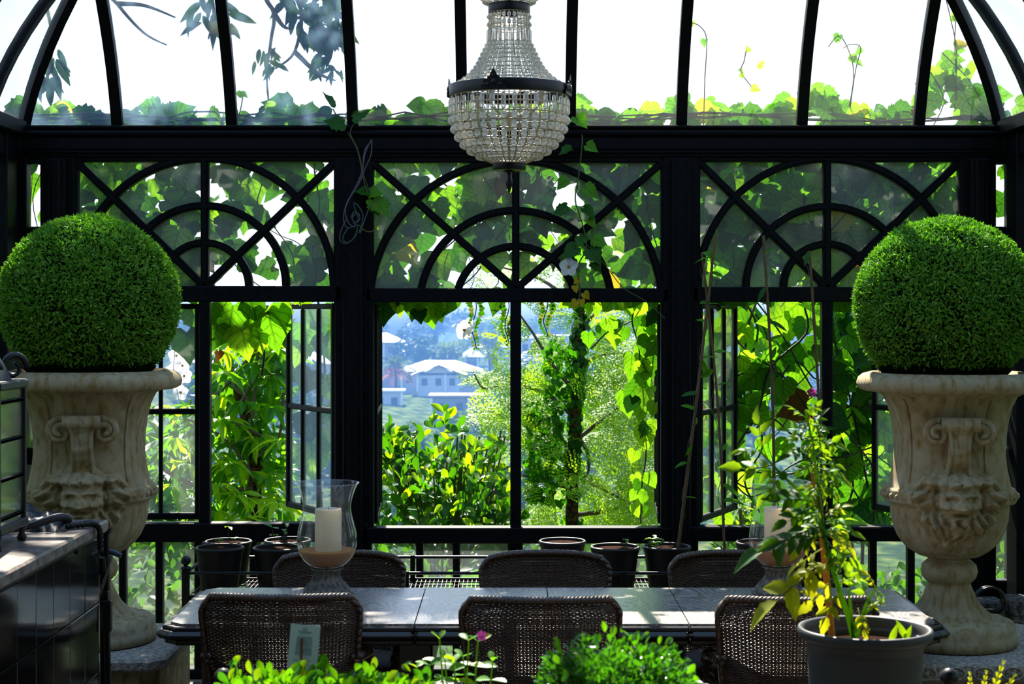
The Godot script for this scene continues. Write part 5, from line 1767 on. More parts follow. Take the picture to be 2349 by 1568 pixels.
func build_front_stand() -> void:
	plant_stand("near black iron plant stand with ball finials, holding the tomato and herbs", -0.75, 1.135, -4.3, -3.05, 0.85, [0.99], 1.005, [0.1])
	var sh := 0.856
	# the tomato in its big pot
	var d := 4.02
	var S := d / F
	var base := Vector3((1984 - CX) * S, sh, -d)
	var hh := at(0, 1437, d).y - sh
	var t := thing("potted_tomato", "leggy tomato plant with yellowing leaves on an orange stake in a big black pot", "potted plant", base)
	var R := 154 * S
	var b := MB.new()
	b.lathe([[0, 0], [R * 0.72, 0], [R * 0.74, 0.006], [R * 0.86, hh - 0.035], [R * 0.87, hh - 0.028], [R * 0.96, hh - 0.026], [R * 0.995, hh - 0.018], [R, hh - 0.01], [R * 0.985, hh - 0.002], [R * 0.95, hh], [R * 0.905, hh - 0.004], [R * 0.88, hh - 0.02], [R * 0.84, hh - 0.07], [0, hh - 0.07]], 72)
	part(t, "pot", b.mesh(), M.big_pot)
	part(t, "soil", soil_mesh(R * 0.84, hh - 0.045), M.soil)
	var P := func(px: float, py: float, z := 0.0) -> Vector3: return at(px, py, d - z) - base
	part(t, "stake", tube_mesh([P.call(1912, 1500, -0.03), P.call(1889, 1250, -0.03), P.call(1866, 1070, -0.03)], 0.0085, 10), M.stake)
	var stem := curve([P.call(1963, 1480), P.call(1945, 1412, 0.02), P.call(1918, 1330, 0.02), P.call(1893, 1240, 0.01), P.call(1880, 1160, 0.01), P.call(1872, 1085, 0.01), P.call(1862, 1010, 0.0), P.call(1848, 940, 0.0)], 6)
	part(t, "stem", tube_mesh(stem, taper(stem.size(), 0.0075, 0.0025), 8), M.tomato)
	for q in [[[1962, 1480], [1985, 1390], [2010, 1345]], [[1955, 1440], [1990, 1400], [2030, 1370]], [[1958, 1470], [1950, 1380], [1945, 1350]], [[1890, 1225], [1855, 1150], [1790, 1085], [1740, 1030]]]:
		var p := []
		for e in q:
			p.append(P.call(e[0], e[1], 0.02))
		var cc := curve(p, 5)
		part(t, "side_shoot", tube_mesh(cc, taper(cc.size(), 0.005, 0.0025), 6), M.tomato)
	# compound leaves: [base, tip, kind, depth]
	var lv := [
		[1795, 1090, 1680, 1068, 0, 0.0], [1745, 1035, 1690, 1035, 0, 0.03], [1760, 1045, 1735, 955, 3, 0.0], [1800, 1090, 1745, 1145, 0, 0.03], [1862, 1150, 1775, 1140, 1, 0.04], [1865, 1165, 1790, 1200, 1, 0.05], [1880, 1170, 1800, 1130, 1, 0.0],
		[1850, 960, 1810, 930, 3, 0.02], [1850, 960, 1880, 925, 3, 0.0], [1858, 1000, 1800, 985, 0, 0.03], [1862, 1010, 1930, 1025, 0, 0.04], [1866, 1040, 1800, 1045, 1, 0.04], [1872, 1085, 1940, 1105, 0, 0.05], [1868, 1060, 1928, 1070, 0, 0.0], [1874, 1100, 1915, 1140, 1, 0.05], [1868, 1060, 1830, 1085, 1, 0.05],
		[1888, 1215, 1965, 1225, 0, 0.05], [1884, 1190, 1920, 1175, 1, 0.02], [1890, 1230, 1770, 1245, 1, 0.05], [1888, 1210, 1720, 1270, 1, 0.04], [1893, 1240, 1960, 1290, 2, 0.05], [1896, 1250, 1920, 1300, 1, 0.06], [1890, 1220, 1830, 1210, 1, 0.06], [1885, 1200, 1950, 1190, 0, 0.02],
		[1908, 1300, 1750, 1395, 2, 0.06], [1905, 1290, 1820, 1330, 2, 0.05], [1915, 1325, 1850, 1390, 2, 0.06], [1925, 1345, 1890, 1430, 2, 0.06], [1912, 1310, 1870, 1290, 2, 0.03], [1920, 1335, 1980, 1330, 0, 0.05], [1985, 1392, 2020, 1385, 2, 0.04], [2008, 1350, 2025, 1375, 0, 0.03], [1970, 1400, 1985, 1452, 2, 0.07], [1995, 1380, 1945, 1300, 0, 0.0], [1946, 1352, 1950, 1300, 0, 0.03], [2010, 1350, 1985, 1310, 2, 0.02]]
	var kinds := [M.tomato, M.tomato_d, M.tomato_y, M.tomato]
	var variants := []
	for k in 6:
		variants.append(tomato_leaf(k))
	for q in lv:
		var a: Vector3 = P.call(q[0], q[1], q[5] * 0.3)
		var e: Vector3 = P.call(q[2], q[3], q[5])
		var dir := e - a
		part(t, "leaf", variants[rng.randi() % 6], kinds[q[4]] if rng.randf() < 0.8 else pick(kinds), Transform3D(frame(dir, Vector3(0, 0.8, 0.5) + rv(0.5), dir.length() * 1.3), a - dir * 0.12))
	for k in 40:
		var u := rng.randf()
		var a: Vector3 = stem[int(lerpf(16.0, stem.size() - 1.0, u))]
		var l := lerpf(0.1, 0.055, u) * rr(0.7, 1.2)
		var dir := Vector3(rr(-1, 1), rr(-0.5, 0.6), rr(-0.3, 0.9))
		part(t, "leaf", variants[rng.randi() % 6], pick([M.tomato, M.tomato, M.tomato_d, M.tomato_y, M.tomato_y] if u < 0.4 else [M.tomato, M.tomato, M.tomato, M.tomato_d]), Transform3D(frame(dir, Vector3(0, 0.8, 0.5) + rv(0.5), l), a))
	for q in [[2070, 1452], [2078, 1440], [2040, 1450]]:
		part(t, "sprout", L.lance[0], M.herb_b, Transform3D(frame(Vector3(rr(-0.6, 0.6), 1, 0.2), Vector3(0, 0.2, 1), 0.05), P.call(q[0], q[1] + 25, 0.0)))
	var fr := MB.new()
	fr.ball(P.call(1796, 1090, 0.03), Vector3(0.011, 0.012, 0.011), 12, 8)
	part(t, "green_tomato", fr.mesh(), M.tomato)
	# bed of leafy herbs along the front
	var herbs := [   # [px, top py, d, width px, label, mesh, material]
		[635, 1535, 3.55, 125, "leafy green herb in a black pot, in front of the paper card", 0],
		[868, 1540, 3.5, 120, "leafy green herb in a black pot, left of the pink flowered seedlings", 0],
		[1415, 1478, 3.25, 190, "glossy small-leaved round bush in a black pot, in front of the middle chair", 1]]
	for h in herbs:
		var dd: float = h[2]
		var pos := Vector3((h[0] - CX) / F * dd, sh, -dd)
		var hb := thing("potted_herb", h[4], "potted plant", pos, "pots of herbs on the near stand")
		var r := 0.085 if h[5] == 0 else 0.11
		part(hb, "pot", pot_mesh(r, 0.13, 0.01), M.pot)
		part(hb, "soil", soil_mesh(r * 0.88, 0.118), M.soil)
		var top: float = at(0, h[1] + (22 if h[5] == 0 else 10), dd).y - sh
		var hw: float = h[3] / F * dd
		var stems := MB.new()
		for k in 26:
			var a := rr(0, TAU)
			var q := Vector3(cos(a), 0, sin(a)) * rr(0.1, 0.85) * hw
			stems.tube(curve([Vector3(q.x * 0.3, 0.115, q.z * 0.3), Vector3(q.x * 0.7, 0.115 + (top - 0.115) * 0.5, q.z * 0.7), Vector3(q.x, top * rr(0.85, 0.98), q.z)], 3), 0.0016, 4, false)
		part(hb, "stems", stems.mesh(), M.stem)
		if h[5] == 0:
			herb_mound(hb, Vector3(0, top - 0.075, 0), Vector3(hw, 0.075, 0.11), 1500, L.oval[0], M.herb, 0.015, 0.028)
			for k in 70:
				var p := Vector3(rr(-hw, hw), top + rr(-0.03, 0.016), rr(-0.1, 0.08))
				part(hb, "leaf", pick(L.oval), pick([M.herb, M.herb_b, M.glossy_herb]), Transform3D(frame(Vector3(rr(-0.8, 0.8), rr(0.2, 1.0), rr(-0.3, 0.6)), Vector3(0, 0.5, 0.8) + rv(0.6), rr(0.02, 0.034)), p))
		else:
			herb_mound(hb, Vector3(0, top - 0.1, 0), Vector3(hw, 0.105, 0.14), 2800, L.oval[1], M.glossy_herb, 0.012, 0.021)
			for k in 90:
				var a := rr(-1.0, 1.0)
				var p := Vector3(a * hw, top - 0.1 + 0.1 * sqrt(1.0 - a * a * 0.96) + rr(-0.015, 0.02), rr(-0.1, 0.12))
				part(hb, "leaf", pick(L.oval), pick([M.glossy_herb, M.herb]), Transform3D(frame(Vector3(rr(-0.8, 0.8), rr(0.2, 1.0), rr(-0.3, 0.6)), Vector3(0, 0.6, 0.6) + rv(0.7), rr(0.015, 0.024)), p))
	# seedlings with one pink flower
	var ds := 3.95
	var tp := thing("potted_seedlings", "pale green upright seedlings with one pink flower, before the middle near chair", "potted plant", Vector3((1070 - CX) / F * ds, sh, -ds))
	part(tp, "pot", pot_mesh(0.09, 0.15, 0.01), M.pot)
	part(tp, "soil", soil_mesh(0.079, 0.14), M.soil)
	var tops := [[1008, 1465, 0], [1075, 1468, 0], [1096, 1470, 0], [1130, 1515, 0], [1040, 1520, 0], [985, 1525, 0], [955, 1530, 0], [1062, 1505, 0], [1020, 1510, 0]]
	for q in tops:
		var e := at(q[0], q[1], ds + rr(-0.04, 0.04)) - tp.position
		var a := Vector3(clampf(e.x * 0.7, -0.07, 0.07), 0.14, e.z * 0.5)
		var path := curve([a, a.lerp(e, 0.5) + rv(0.006), e], 5)
		part(tp, "stem", tube_mesh(path, taper(path.size(), 0.003, 0.0018), 5), M.herb_b)
		for k in 4:
			var p: Vector3 = path[maxi(0, path.size() - 1 - k * 3)]
			var aa := rr(0, TAU)
			for s in [0.0, PI]:
				var dir := Vector3(cos(aa + s), rr(-0.1, 0.35) + (0.5 if k == 0 else 0.0), sin(aa + s) * 0.7)
				part(tp, "leaf", L.oval[0], pick([M.herb_b, M.tomato_y, M.herb_b, M.herb]), Transform3D(frame(dir, Vector3(0, 1, 0.4) + rv(0.3), rr(0.036, 0.052) * (0.7 if k == 0 else 1.0)), p))
	flower(tp, at(1104, 1458, ds) - tp.position, Vector3(0.3, 0.5, 1), 0.013, M.pink, M.petal)
	# the fern-like sprig in the lower right corner
	var df := 3.7
	var tf := thing("potted_fern", "small feathery green sprig with orange tips in a pot, lower right corner", "potted plant", Vector3(1.03, 0, -df))
	tf.position.y = sh
	part(tf, "pot", pot_mesh(0.07, 0.19, 0.008), M.pot)
	part(tf, "soil", soil_mesh(0.06, 0.175), M.soil)
	for q in [[2225, 1548], [2325, 1553], [2300, 1523], [2262, 1545], [2340, 1600], [2190, 1590]]:
		var e := at(q[0], q[1], df) - tf.position
		var a := Vector3(0, 0.175, 0)
		var m := MB.new()
		for k in 9:
			var u := 0.35 + 0.65 * k / 8.0
			for s in [-1.0, 1.0]:
				var w := 0.13 * (1.15 - u)
				var f := m.vert(Vector3(0, u, 0))
				m.vert(Vector3(s * w * 0.5, u + 0.06, 0.01))
				m.vert(Vector3(s * w, u + 0.05, -0.02))
				m.vert(Vector3(s * w * 0.6, u + 0.0, 0.01))
				m.quad(f, f + 1, f + 2, f + 3)
		m.tube([Vector3.ZERO, Vector3(0, 0.5, 0), Vector3(0, 1, 0)], 0.008, 4)
		part(tf, "frond", m.mesh(), pick([M.herb_b, M.tomato_y]), Transform3D(frame(e - a, Vector3(0, 0.3, 1), (e - a).length()), a))
	# the paper card on a stick
	var dc := 3.78
	var mid := at(697, 1484, dc)
	var ct := thing("info_card", "pale blue printed paper card on a thin wooden stick among the herbs", "card", Vector3(mid.x, sh, mid.z))
	var lean := Basis.from_euler(Vector3(0.05, 0.08, -0.09))
	var cm := mid - ct.position
	var paper := MB.new()
	var pr := MB.new()
	var W := 68.0 / F * dc
	var H := 106.0 / F * dc
	for i in 9:
		for j in 2:
			var u := i / 8.0
			var bend := 0.005 * (1.0 - pow(u * 2 - 1, 2.0))
			pr.vert(Vector3((u - 0.5) * W, (0.5 - j) * H, bend + 0.0007), Vector2(u, j))
	for i in 8:
		pr.quad(i * 2, i * 2 + 1, i * 2 + 3, i * 2 + 2)
	for i in 8:
		var u := (i + 0.5) / 8.0
		paper.box(Vector3((u - 0.5) * W, 0, 0.005 * (1.0 - pow(u * 2 - 1, 2.0))), Vector3(W / 8.0 + 0.0002, H, 0.0006), 0.0, Basis(Vector3.UP, atan(0.04 * (u - 0.5) / W * 0.5)))
	part(ct, "paper", paper.mesh(), mat(Color(0.75, 0.83, 0.9), 0.8), Transform3D(lean, cm))
	var pm := mat(Color(1, 1, 1), 0.8, 0.0, 0.2)
	pm.albedo_texture = ImageTexture.create_from_image(card_image())
	pm.texture_repeat = false
	part(ct, "print", pr.mesh(), pm, Transform3D(lean, cm))
	part(ct, "stick", tube_mesh([Vector3(cm.x - 0.016, -0.0 + 0.002, cm.z + 0.03), cm + lean * Vector3(-0.006, H * 0.22, 0.011)], 0.0032, 6), mat(Color(0.42, 0.27, 0.15), 0.7))

func tomato_leaf(sd: int) -> ArrayMesh:
	var b := MB.new()
	var r := RandomNumberGenerator.new()
	r.seed = 100 + sd
	var arch := r.randf_range(0.15, 0.4)
	var path := []
	for k in 7:
		var u := k / 6.0 * 0.72
		path.append(Vector3(0.03 * sin(u * 5.0 + sd), u, arch * u * (0.75 - u)))
	b.tube(path, taper(7, 0.014, 0.006), 5)
	var spots := [[0.3, -1.0, 0.26], [0.34, 1.0, 0.26], [0.52, -1.0, 0.3], [0.56, 1.0, 0.3], [0.72, 0.0, 0.36]]
	for q in spots:
		var p := Vector3(0.02 * sin(q[0] * 5.0), q[0], arch * q[0] * (0.75 - q[0]))
		var dir := Vector3(q[1] * 0.9, 0.65 if q[1] != 0.0 else 1.0, r.randf_range(-0.45, 0.1)).normalized()
		var bas := frame(dir, Vector3(0, 0, 1) + Vector3(r.randf_range(-0.5, 0.5), 0, 0))
		var f := b.v.size()
		var len: float = q[2]
		var prof := [[0.0, 0.03], [0.12, 0.22], [0.24, 0.25], [0.34, 0.33], [0.46, 0.27], [0.58, 0.28], [0.72, 0.17], [0.88, 0.1], [1.0, 0.0]]
		for i in prof.size():
			var t: float = prof[i][0]
			var w: float = prof[i][1] * len * 0.82
			var z := -0.3 * t * t * len
			b.vert(p + bas * Vector3(-w, t * len, z + 0.35 * w))
			b.vert(p + bas * Vector3(0, t * len, z))
			b.vert(p + bas * Vector3(w, t * len, z + 0.35 * w))
			if i:
				var o := f + (i - 1) * 3
				b.quad(o, o + 1, o + 4, o + 3)
				b.quad(o + 1, o + 2, o + 5, o + 4)
	return b.mesh()

func card_image() -> Image:      # rows of small grey print: a heading, a block of text, two short lines
	var im := Image.create(160, 256, false, Image.FORMAT_RGB8)
	im.fill(Color(0.78, 0.87, 0.95))
	var r := RandomNumberGenerator.new()
	r.seed = 77
	var ink := Color(0.22, 0.33, 0.42)
	var line := func(y: int, x0: int, x1: int, h: int, c: Color) -> void:
		var x := x0
		while x < x1:
			var w := r.randi_range(2, 9)
			im.fill_rect(Rect2i(x, y, mini(w, x1 - x), h), c.lerp(Color(0.4, 0.52, 0.62), r.randf() * 0.5))
			x += w + r.randi_range(1, 3)
	line.call(14, 68, 88, 5, ink)
	line.call(24, 64, 92, 7, ink)
	line.call(36, 44, 116, 7, ink)
	line.call(47, 54, 106, 5, Color(0.3, 0.42, 0.52))
	for k in 18:
		line.call(64 + k * 6, 40 - k / 3, 122 + k / 6, 4, Color(0.3, 0.42, 0.52))
	line.call(186, 76, 110, 3, Color(0.38, 0.5, 0.6))
	line.call(198, 30, 54, 4, Color(0.34, 0.46, 0.56))
	line.call(198, 78, 120, 4, Color(0.34, 0.46, 0.56))
	line.call(222, 20, 132, 3, Color(0.4, 0.52, 0.62))
	return im

# ---------------------------------------------------------------- climbers outside the glass
func leaf_tone(dark: float) -> Material:
	var r := rng.randf()
	if r < dark: return M.vine_d if rng.randf() < 0.5 else M.vine_b
	r = rng.randf()
	if r < 0.02: return M.vine_y
	if r < 0.03: return M.vine_r
	if r < 0.3: return M.vine_a
	if r < 0.5: return M.vine_c
	if r < 0.75: return M.vine_e
	return M.vine_f

func hang(t: Node3D, meshes: Array, m: Material, px: float, py: float, d: float, size_px: float, spread := 1.0) -> void:
	var dir := Vector3(rr(-1, 1) * spread, rr(-1.0, 0.15), rr(-0.35, 0.35))
	var nrm := Vector3(rr(-0.9, 0.9), rr(-0.3, 0.9), 1.0 if rng.randf() < 0.6 else -1.0)
	part(t, "leaf", pick(meshes), m, Transform3D(frame(dir, nrm, size_px / F * d), at(px, py, d) - t.position))

func runners(t: Node3D, n: int, x0: float, x1: float, y0: float, y1: float, d0: float, d1: float, m: Material, r := 0.0035) -> void:
	for k in n:
		var p := []
		var a := Vector2(rr(x0, x1), y0)
		var b := Vector2(rr(x0, x1), y1)
		var d := rr(d0, d1)
		for i in 7:
			var q := a.lerp(b, i / 6.0) + Vector2(rr(-28, 28), rr(-16, 16))
			p.append(at(q.x, q.y, d + rr(-0.04, 0.04)) - t.position)
		part(t, "stem", tube_mesh(curve(p, 4), r * rr(0.6, 1.3), 4), m)

func screen(label: String, x0: float, x1: float, y0: float, y1: float, step: float, layers: int, gaps: Array, dark: float, size0: float, size1: float, group: String) -> Node3D:
	var t := thing("climbing_vine", label, "vine", at((x0 + x1) / 2, y0, 9.3), group)
	for l in layers:
		var y := y0
		while y < y1:
			var x := x0 + rr(0, step)
			while x < x1:
				var px := x + rr(-0.45, 0.45) * step
				var py := y + rr(-0.45, 0.45) * step
				var keep := 1.0
				for g in gaps:
					var e := pow((px - g[0]) / g[2], 2.0) + pow((py - g[1]) / g[3], 2.0)
					if e < 1.0:
						keep = minf(keep, g[4])
				if rng.randf() < keep:
					hang(t, L.vine, leaf_tone(dark), px, py, 9.2 + 0.16 * l + rr(0, 0.14), rr(size0, size1))
				x += step
			y += step * 0.92
	return t

func build_outside_vines() -> void:
	var g := "vines outside the fanlights"
	var t := screen("leafy vine covering the left fanlight from outside", 165, 785, 360, 690, 45, 2, [[640, 520, 75, 110, 0.25], [560, 615, 110, 55, 0.2], [520, 440, 45, 50, 0.4], [720, 390, 60, 30, 0.3], [430, 560, 30, 50, 0.3]], 0.5, 50, 76, g)
	runners(t, 7, 180, 780, 350, 690, 9.15, 9.5, M.dark_stem)
	t = screen("leafy vine covering the middle fanlight, thinning out around its hub", 845, 1530, 360, 680, 46, 2, [[1180, 640, 150, 78, 0.1], [1030, 560, 60, 60, 0.45], [1010, 420, 40, 40, 0.3], [1440, 540, 60, 60, 0.45], [1300, 400, 40, 40, 0.5]], 0.45, 50, 78, g)
	runners(t, 8, 850, 1530, 350, 690, 9.15, 9.5, M.dark_stem)
	t = screen("dense dark vine covering the right fanlight, several leaves deep", 1590, 2215, 360, 690, 46, 3, [[1840, 610, 60, 40, 0.3], [2080, 560, 60, 50, 0.4], [1700, 430, 60, 40, 0.5]], 0.72, 54, 84, g)
	runners(t, 10, 1590, 2210, 350, 690, 9.15, 9.6, M.dark_stem)
	for s in [[30, 110, "narrow strip of vine behind the left side light"], [2270, 2330, "narrow strip of vine behind the right side light"]]:
		t = screen(s[2], s[0], s[1], 370, 1000, 52, 1, [], 0.3, 52, 76, "vines outside the side lights")
		runners(t, 2, s[0], s[1], 360, 1000, 9.2, 9.4, M.dark_stem)
	# along the eaves, lying against the foot of the roof glass
	t = thing("eaves_vine", "vine creeping along the eaves at the foot of the glass roof", "vine", at(CX, 290, 9.3))
	for k in 330:
		var px := rr(35, 2345)
		var u := px / 2349.0
		var hgt := lerpf(50, 78, smoothstep(0.5, 0.75, u)) + (60.0 if px > 2120 else 0.0)
		if px > 380 and px < 470 or px > 900 and px < 960 or px > 1390 and px < 1440:
			hgt *= 0.5
		hgt *= 0.75 + 0.35 * sin(px * 0.021)
		var py := 292.0 - hgt * sqrt(rng.randf())
		hang(t, L.vine, leaf_tone(0.3 if u < 0.6 else 0.12), px, py, rr(9.3, 9.5), rr(36, 66))
	for k in 4:
		var p := []
		for i in 24:
			p.append(at(40 + 2270 * i / 23.0, 282 - rr(0, 26), 9.28) - t.position)
		part(t, "stem", tube_mesh(curve(p, 2), 0.005, 5), M.dark_stem)
	for q in [[[1614, 290], [1617, 180], [1621, 90], [1605, 60], [1585, 52]], [[1725, 200], [1700, 165], [1707, 140], [1712, 112]], [[1950, 250], [1958, 190], [1965, 150], [1974, 108], [1950, 102], [1935, 110]], [[1948, 245], [1958, 180], [1952, 130], [1926, 82], [1900, 108]], [[2190, 250], [2194, 120], [2180, 40], [2165, -20]], [[2196, 230], [2190, 100], [2192, 40], [2180, -20]], [[2140, 290], [2165, 230], [2135, 165]], [[2250, 230], [2220, 180], [2160, 120]], [[540, 290], [552, 250], [558, 215]]]:
		var p := []
		for e in q:
			p.append(at(e[0], e[1], 9.2) - t.position)
		part(t, "tendril", tube_mesh(curve(p, 5), 0.003, 4), M.dark_stem)
		for k in 4:
			var e: Array = q[rng.randi() % q.size()]
			hang(t, L.heart, pick([M.vine_c, M.vine_c, M.vine_a]), e[0] + rr(-6, 6), e[1] + rr(-8, 8), 9.2, rr(12, 24))
	hang(t, L.heart, M.vine_c, 1750, 150, 9.2, 20)
	hang(t, L.heart, M.vine_y, 2192, 105, 9.2, 34)
	# big leaves that hang into the open half of the left bay
	t = thing("climbing_vine", "few big lobed vine leaves on a bare stem across the open left bay", "vine", at(560, 690, 9.35))
	for q in [[535, 700, 95, 0, -0.2], [575, 690, 60, 1, 0.4], [615, 712, 105, 0, 0.2], [640, 700, 60, 2, 0.3], [500, 745, 70, 1, -0.3], [555, 755, 78, 2, 0.2], [428, 762, 78, 3, 0.1], [440, 705, 60, 1, 0.2], [485, 695, 60, 0, -0.4], [590, 770, 45, 2, 0.3], [700, 745, 80, 0, 0.1], [735, 705, 80, 1, 0.2], [690, 790, 60, 2, -0.3], [745, 770, 70, 1, 0.3], [715, 850, 66, 3, -0.4], [750, 860, 70, 0, 0.2], [705, 950, 75, 3, 0.1], [735, 980, 80, 0, 0.0], [715, 1020, 90, 2, 0.0], [750, 930, 60, 0, 0.2]]:
		var m: Material = [M.vine_a, M.vine_b, M.vine_c, M.vine_d][q[3]]
		part(t, "leaf", L.vine[rng.randi() % 2], m, Transform3D(frame(Vector3(q[4], -1, rr(-0.1, 0.2)), Vector3(rr(-0.3, 0.3), 0.2, 1), q[2] / F * 9.4), at(q[0], q[1], 9.3 if q[0] < 665 else 9.85) - t.position))
	for q in [[[480, 760], [560, 740], [640, 705], [720, 690]], [[585, 690], [592, 740], [606, 800], [600, 860]], [[730, 690], [745, 850], [730, 1000], [740, 1180]]]:
		var p := []
		for e in q:
			p.append(at(e[0], e[1], 9.35 if e[0] < 660 else 9.95) - t.position)
		part(t, "stem", tube_mesh(curve(p, 6), 0.007, 5), M.dark_stem)
	part(t, "dry_leaf", L.vine[2], M.vine_r, Transform3D(frame(Vector3(0.1, -1, 0), Vector3(0.8, 0, 0.6), 0.08), at(578, 760, 9.35) - t.position))
	part(t, "dry_leaf", L.vine[2], M.vine_r, Transform3D(frame(Vector3(-0.2, -1, 0), Vector3(0.8, 0, 0.6), 0.07), at(500, 805, 9.35) - t.position))
	# and into the top of the middle bay, left corner
	t = thing("climbing_vine", "dark vine leaves hanging into the upper left corner of the middle bay", "vine", at(930, 690, 9.3))
	for q in [[880, 690, 62, 3, 0.0], [915, 690, 40, 2, 0.1], [950, 692, 48, 1, -0.1], [985, 695, 62, 0, 0.1], [1000, 700, 44, 2, 0.4], [960, 710, 36, 3, 0.2]]:
		part(t, "leaf", L.vine[rng.randi() % 2], [M.vine_a, M.vine_b, M.vine_c, M.vine_d][q[3]], Transform3D(frame(Vector3(q[4], -1, 0), Vector3(rr(-0.3, 0.3), 0.2, 1), q[2] / F * 9.3), at(q[0], q[1], 9.3) - t.position))
	part(t, "stem", tube_mesh(curve([at(870, 680, 9.3) - t.position, at(930, 700, 9.3) - t.position, at(945, 712, 9.3) - t.position, at(1000, 690, 9.3) - t.position], 6), 0.004, 5), M.dark_stem)
	# hanging flower strings of the trumpet vine
	for s in [[1088, 800, "flower string with a white bloom hanging in the middle bay, left of its mullion"], [1163, 790, "bare flower string with round buds, close beside the middle mullion"], [1252, 772, "flower string with round buds, between the mullion and the ivy-clad trunk"]]:
		t = thing("flower_string", s[2], "flower", at(s[0], 690, 9.25), "hanging flower strings")
		var p := []
		for i in 7:
			p.append(at(s[0] + 5 * sin(i * 1.3), lerpf(680, s[1], i / 6.0), 9.25) - t.position)
		part(t, "stem", tube_mesh(curve(p, 4), 0.003, 5), M.dark_stem)
		for i in 14:
			var u := i / 13.0
			for q in [-1.0, 1.0]:
				var pos := at(s[0] + 5 * sin(u * 7.8), lerpf(690, s[1], u), 9.25) - t.position
				var bm := L.heart[0] as Mesh
				part(t, "bud", bm, pick([M.bud, M.ivy, M.vine_b]), Transform3D(frame(Vector3(q, rr(-0.6, 0.3), rr(-0.4, 0.4)), Vector3(rr(-0.3, 0.3), 0.3, 1), lerpf(0.034, 0.013, u) * rr(0.7, 1.2)), pos + Vector3(q * lerpf(0.022, 0.008, u), 0, 0)))
		if s[0] == 1088:
			flower(t, at(1066, 757, 9.24) - t.position, Vector3(-0.4, 0.0, 1), 0.058, M.petal, M.vine_y)
			flower(t, at(1075, 747, 9.26) - t.position, Vector3(-0.6, 0.3, 0.7), 0.05, M.petal, M.vine_c)
	t = thing("flower_string", "white blossoms hanging beside the left topiary ball, above the urn rim", "flower", at(410, 720, 9.7), "hanging flower strings")
	part(t, "stem", tube_mesh(curve([at(408, 690, 9.7) - t.position, at(402, 790, 9.7) - t.position, at(400, 850, 9.7) - t.position, at(412, 905, 9.7) - t.position], 5), 0.004, 5), M.dark_stem)
	for q in [[405, 815], [418, 838], [398, 850], [422, 862], [405, 875], [415, 900]]:
		flower(t, at(q[0], q[1], 9.68) - t.position, Vector3(rr(-0.6, 0.6), rr(-0.2, 0.4), 1), 0.05, M.petal, M.vine_y)
	# yellow-green heart leaves hanging at the right of the middle bay
	t = thing("climbing_vine", "bright yellow green heart-leaved vine hanging at the right side of the middle bay", "vine", at(1470, 690, 9.45))
	for q in [[1345, 700, 42, 0], [1300, 690, 34, 1], [1362, 700, 46, 0.3], [1378, 760, 36, 1], [1395, 745, 44, 0], [1408, 770, 58, 2], [1432, 765, 46, 0], [1425, 750, 34, 3], [1350, 775, 42, 0], [1450, 700, 44, 2], [1478, 706, 46, 2], [1462, 735, 40, 1], [1492, 745, 60, 0], [1480, 765, 52, 2], [1502, 725, 50, 3], [1488, 790, 56, 1], [1505, 800, 44, 3], [1478, 810, 46, 0], [1450, 835, 70, 2], [1475, 845, 46, 2], [1487, 838, 54, 1], [1470, 870, 50, 0], [1462, 900, 62, 1], [1490, 905, 60, 0], [1450, 925, 44, 3], [1475, 925, 44, 2], [1503, 935, 36, 2], [1434, 920, 74, 2], [1472, 945, 42, 2], [1498, 975, 34, 2], [1483, 998, 58, 2], [1485, 985, 40, 1], [1458, 1045, 34, 2], [1455, 1098, 34, 2], [1490, 1098, 40, 2], [1468, 1112, 28, 1], [1458, 1135, 30, 2], [1480, 1138, 34, 2], [1455, 1168, 36, 2], [1478, 1168, 26, 1], [1515, 860, 30, 3], [1528, 868, 26, 3]]:
		var dz := rr(9.3, 9.6) if q[0] < 1500 else 9.2
		part(t, "leaf", pick(L.heart), pick([[M.vine_a, M.vine_e], [M.vine_b, M.vine_f], [M.vine_c, M.vine_e], [M.vine_d, M.vine_b]][int(q[3])]), Transform3D(frame(Vector3(rr(-0.7, 0.5), -1, rr(-0.2, 0.2)), Vector3(rr(-0.9, 0.9), rr(-0.2, 0.8), 1), q[2] * 0.92 / F * 9.4), at(q[0], q[1] - q[2] * 0.3, dz) - t.position))
	for q in [[[1462, 690], [1450, 735], [1466, 800], [1470, 880], [1475, 960], [1482, 1040], [1472, 1120], [1470, 1200]], [[1450, 735], [1420, 750], [1390, 765], [1356, 800]], [[1490, 690], [1496, 760], [1488, 850], [1480, 930]]]:
		var p := []
		for e in q:
			p.append(at(e[0], e[1], 9.45) - t.position)
		part(t, "stem", tube_mesh(curve(p, 6), 0.0045, 5), M.dark_stem)
	# the curtain of big leaves over the right bay
	t = thing("climbing_vine", "curtain of big sunlit vine leaves on twisting stems over the right bay", "vine", at(1850, 690, 9.9))
	for k in 310:
		var px := rr(1600, 2060)
		var py := 690.0 + 500.0 * pow(rng.randf(), 1.1)
		var gap := 0.0
		for q in [[1868, 860, 34, 70, 1.0], [1780, 1010, 80, 110, 0.85], [1870, 800, 30, 30, 0.7], [1840, 1120, 120, 90, 0.75], [1690, 1110, 50, 90, 0.9], [1830, 770, 40, 25, 0.8], [1770, 900, 20, 50, 0.5]]:
			if pow((px - q[0]) / q[2], 2) + pow((py - q[1]) / q[3], 2) < 1.0:
				gap = maxf(gap, q[4])
		if rng.randf() < gap:
			continue
		var dk := 0.3 if px < 1900 else 0.62
		hang(t, L.vine if rng.randf() < 0.6 else L.heart, leaf_tone(dk), px, py, rr(9.75, 10.4), rr(46, 80), 0.8)
	runners(t, 9, 1610, 2050, 690, 1180, 9.75, 10.2, M.dark_stem, 0.006)
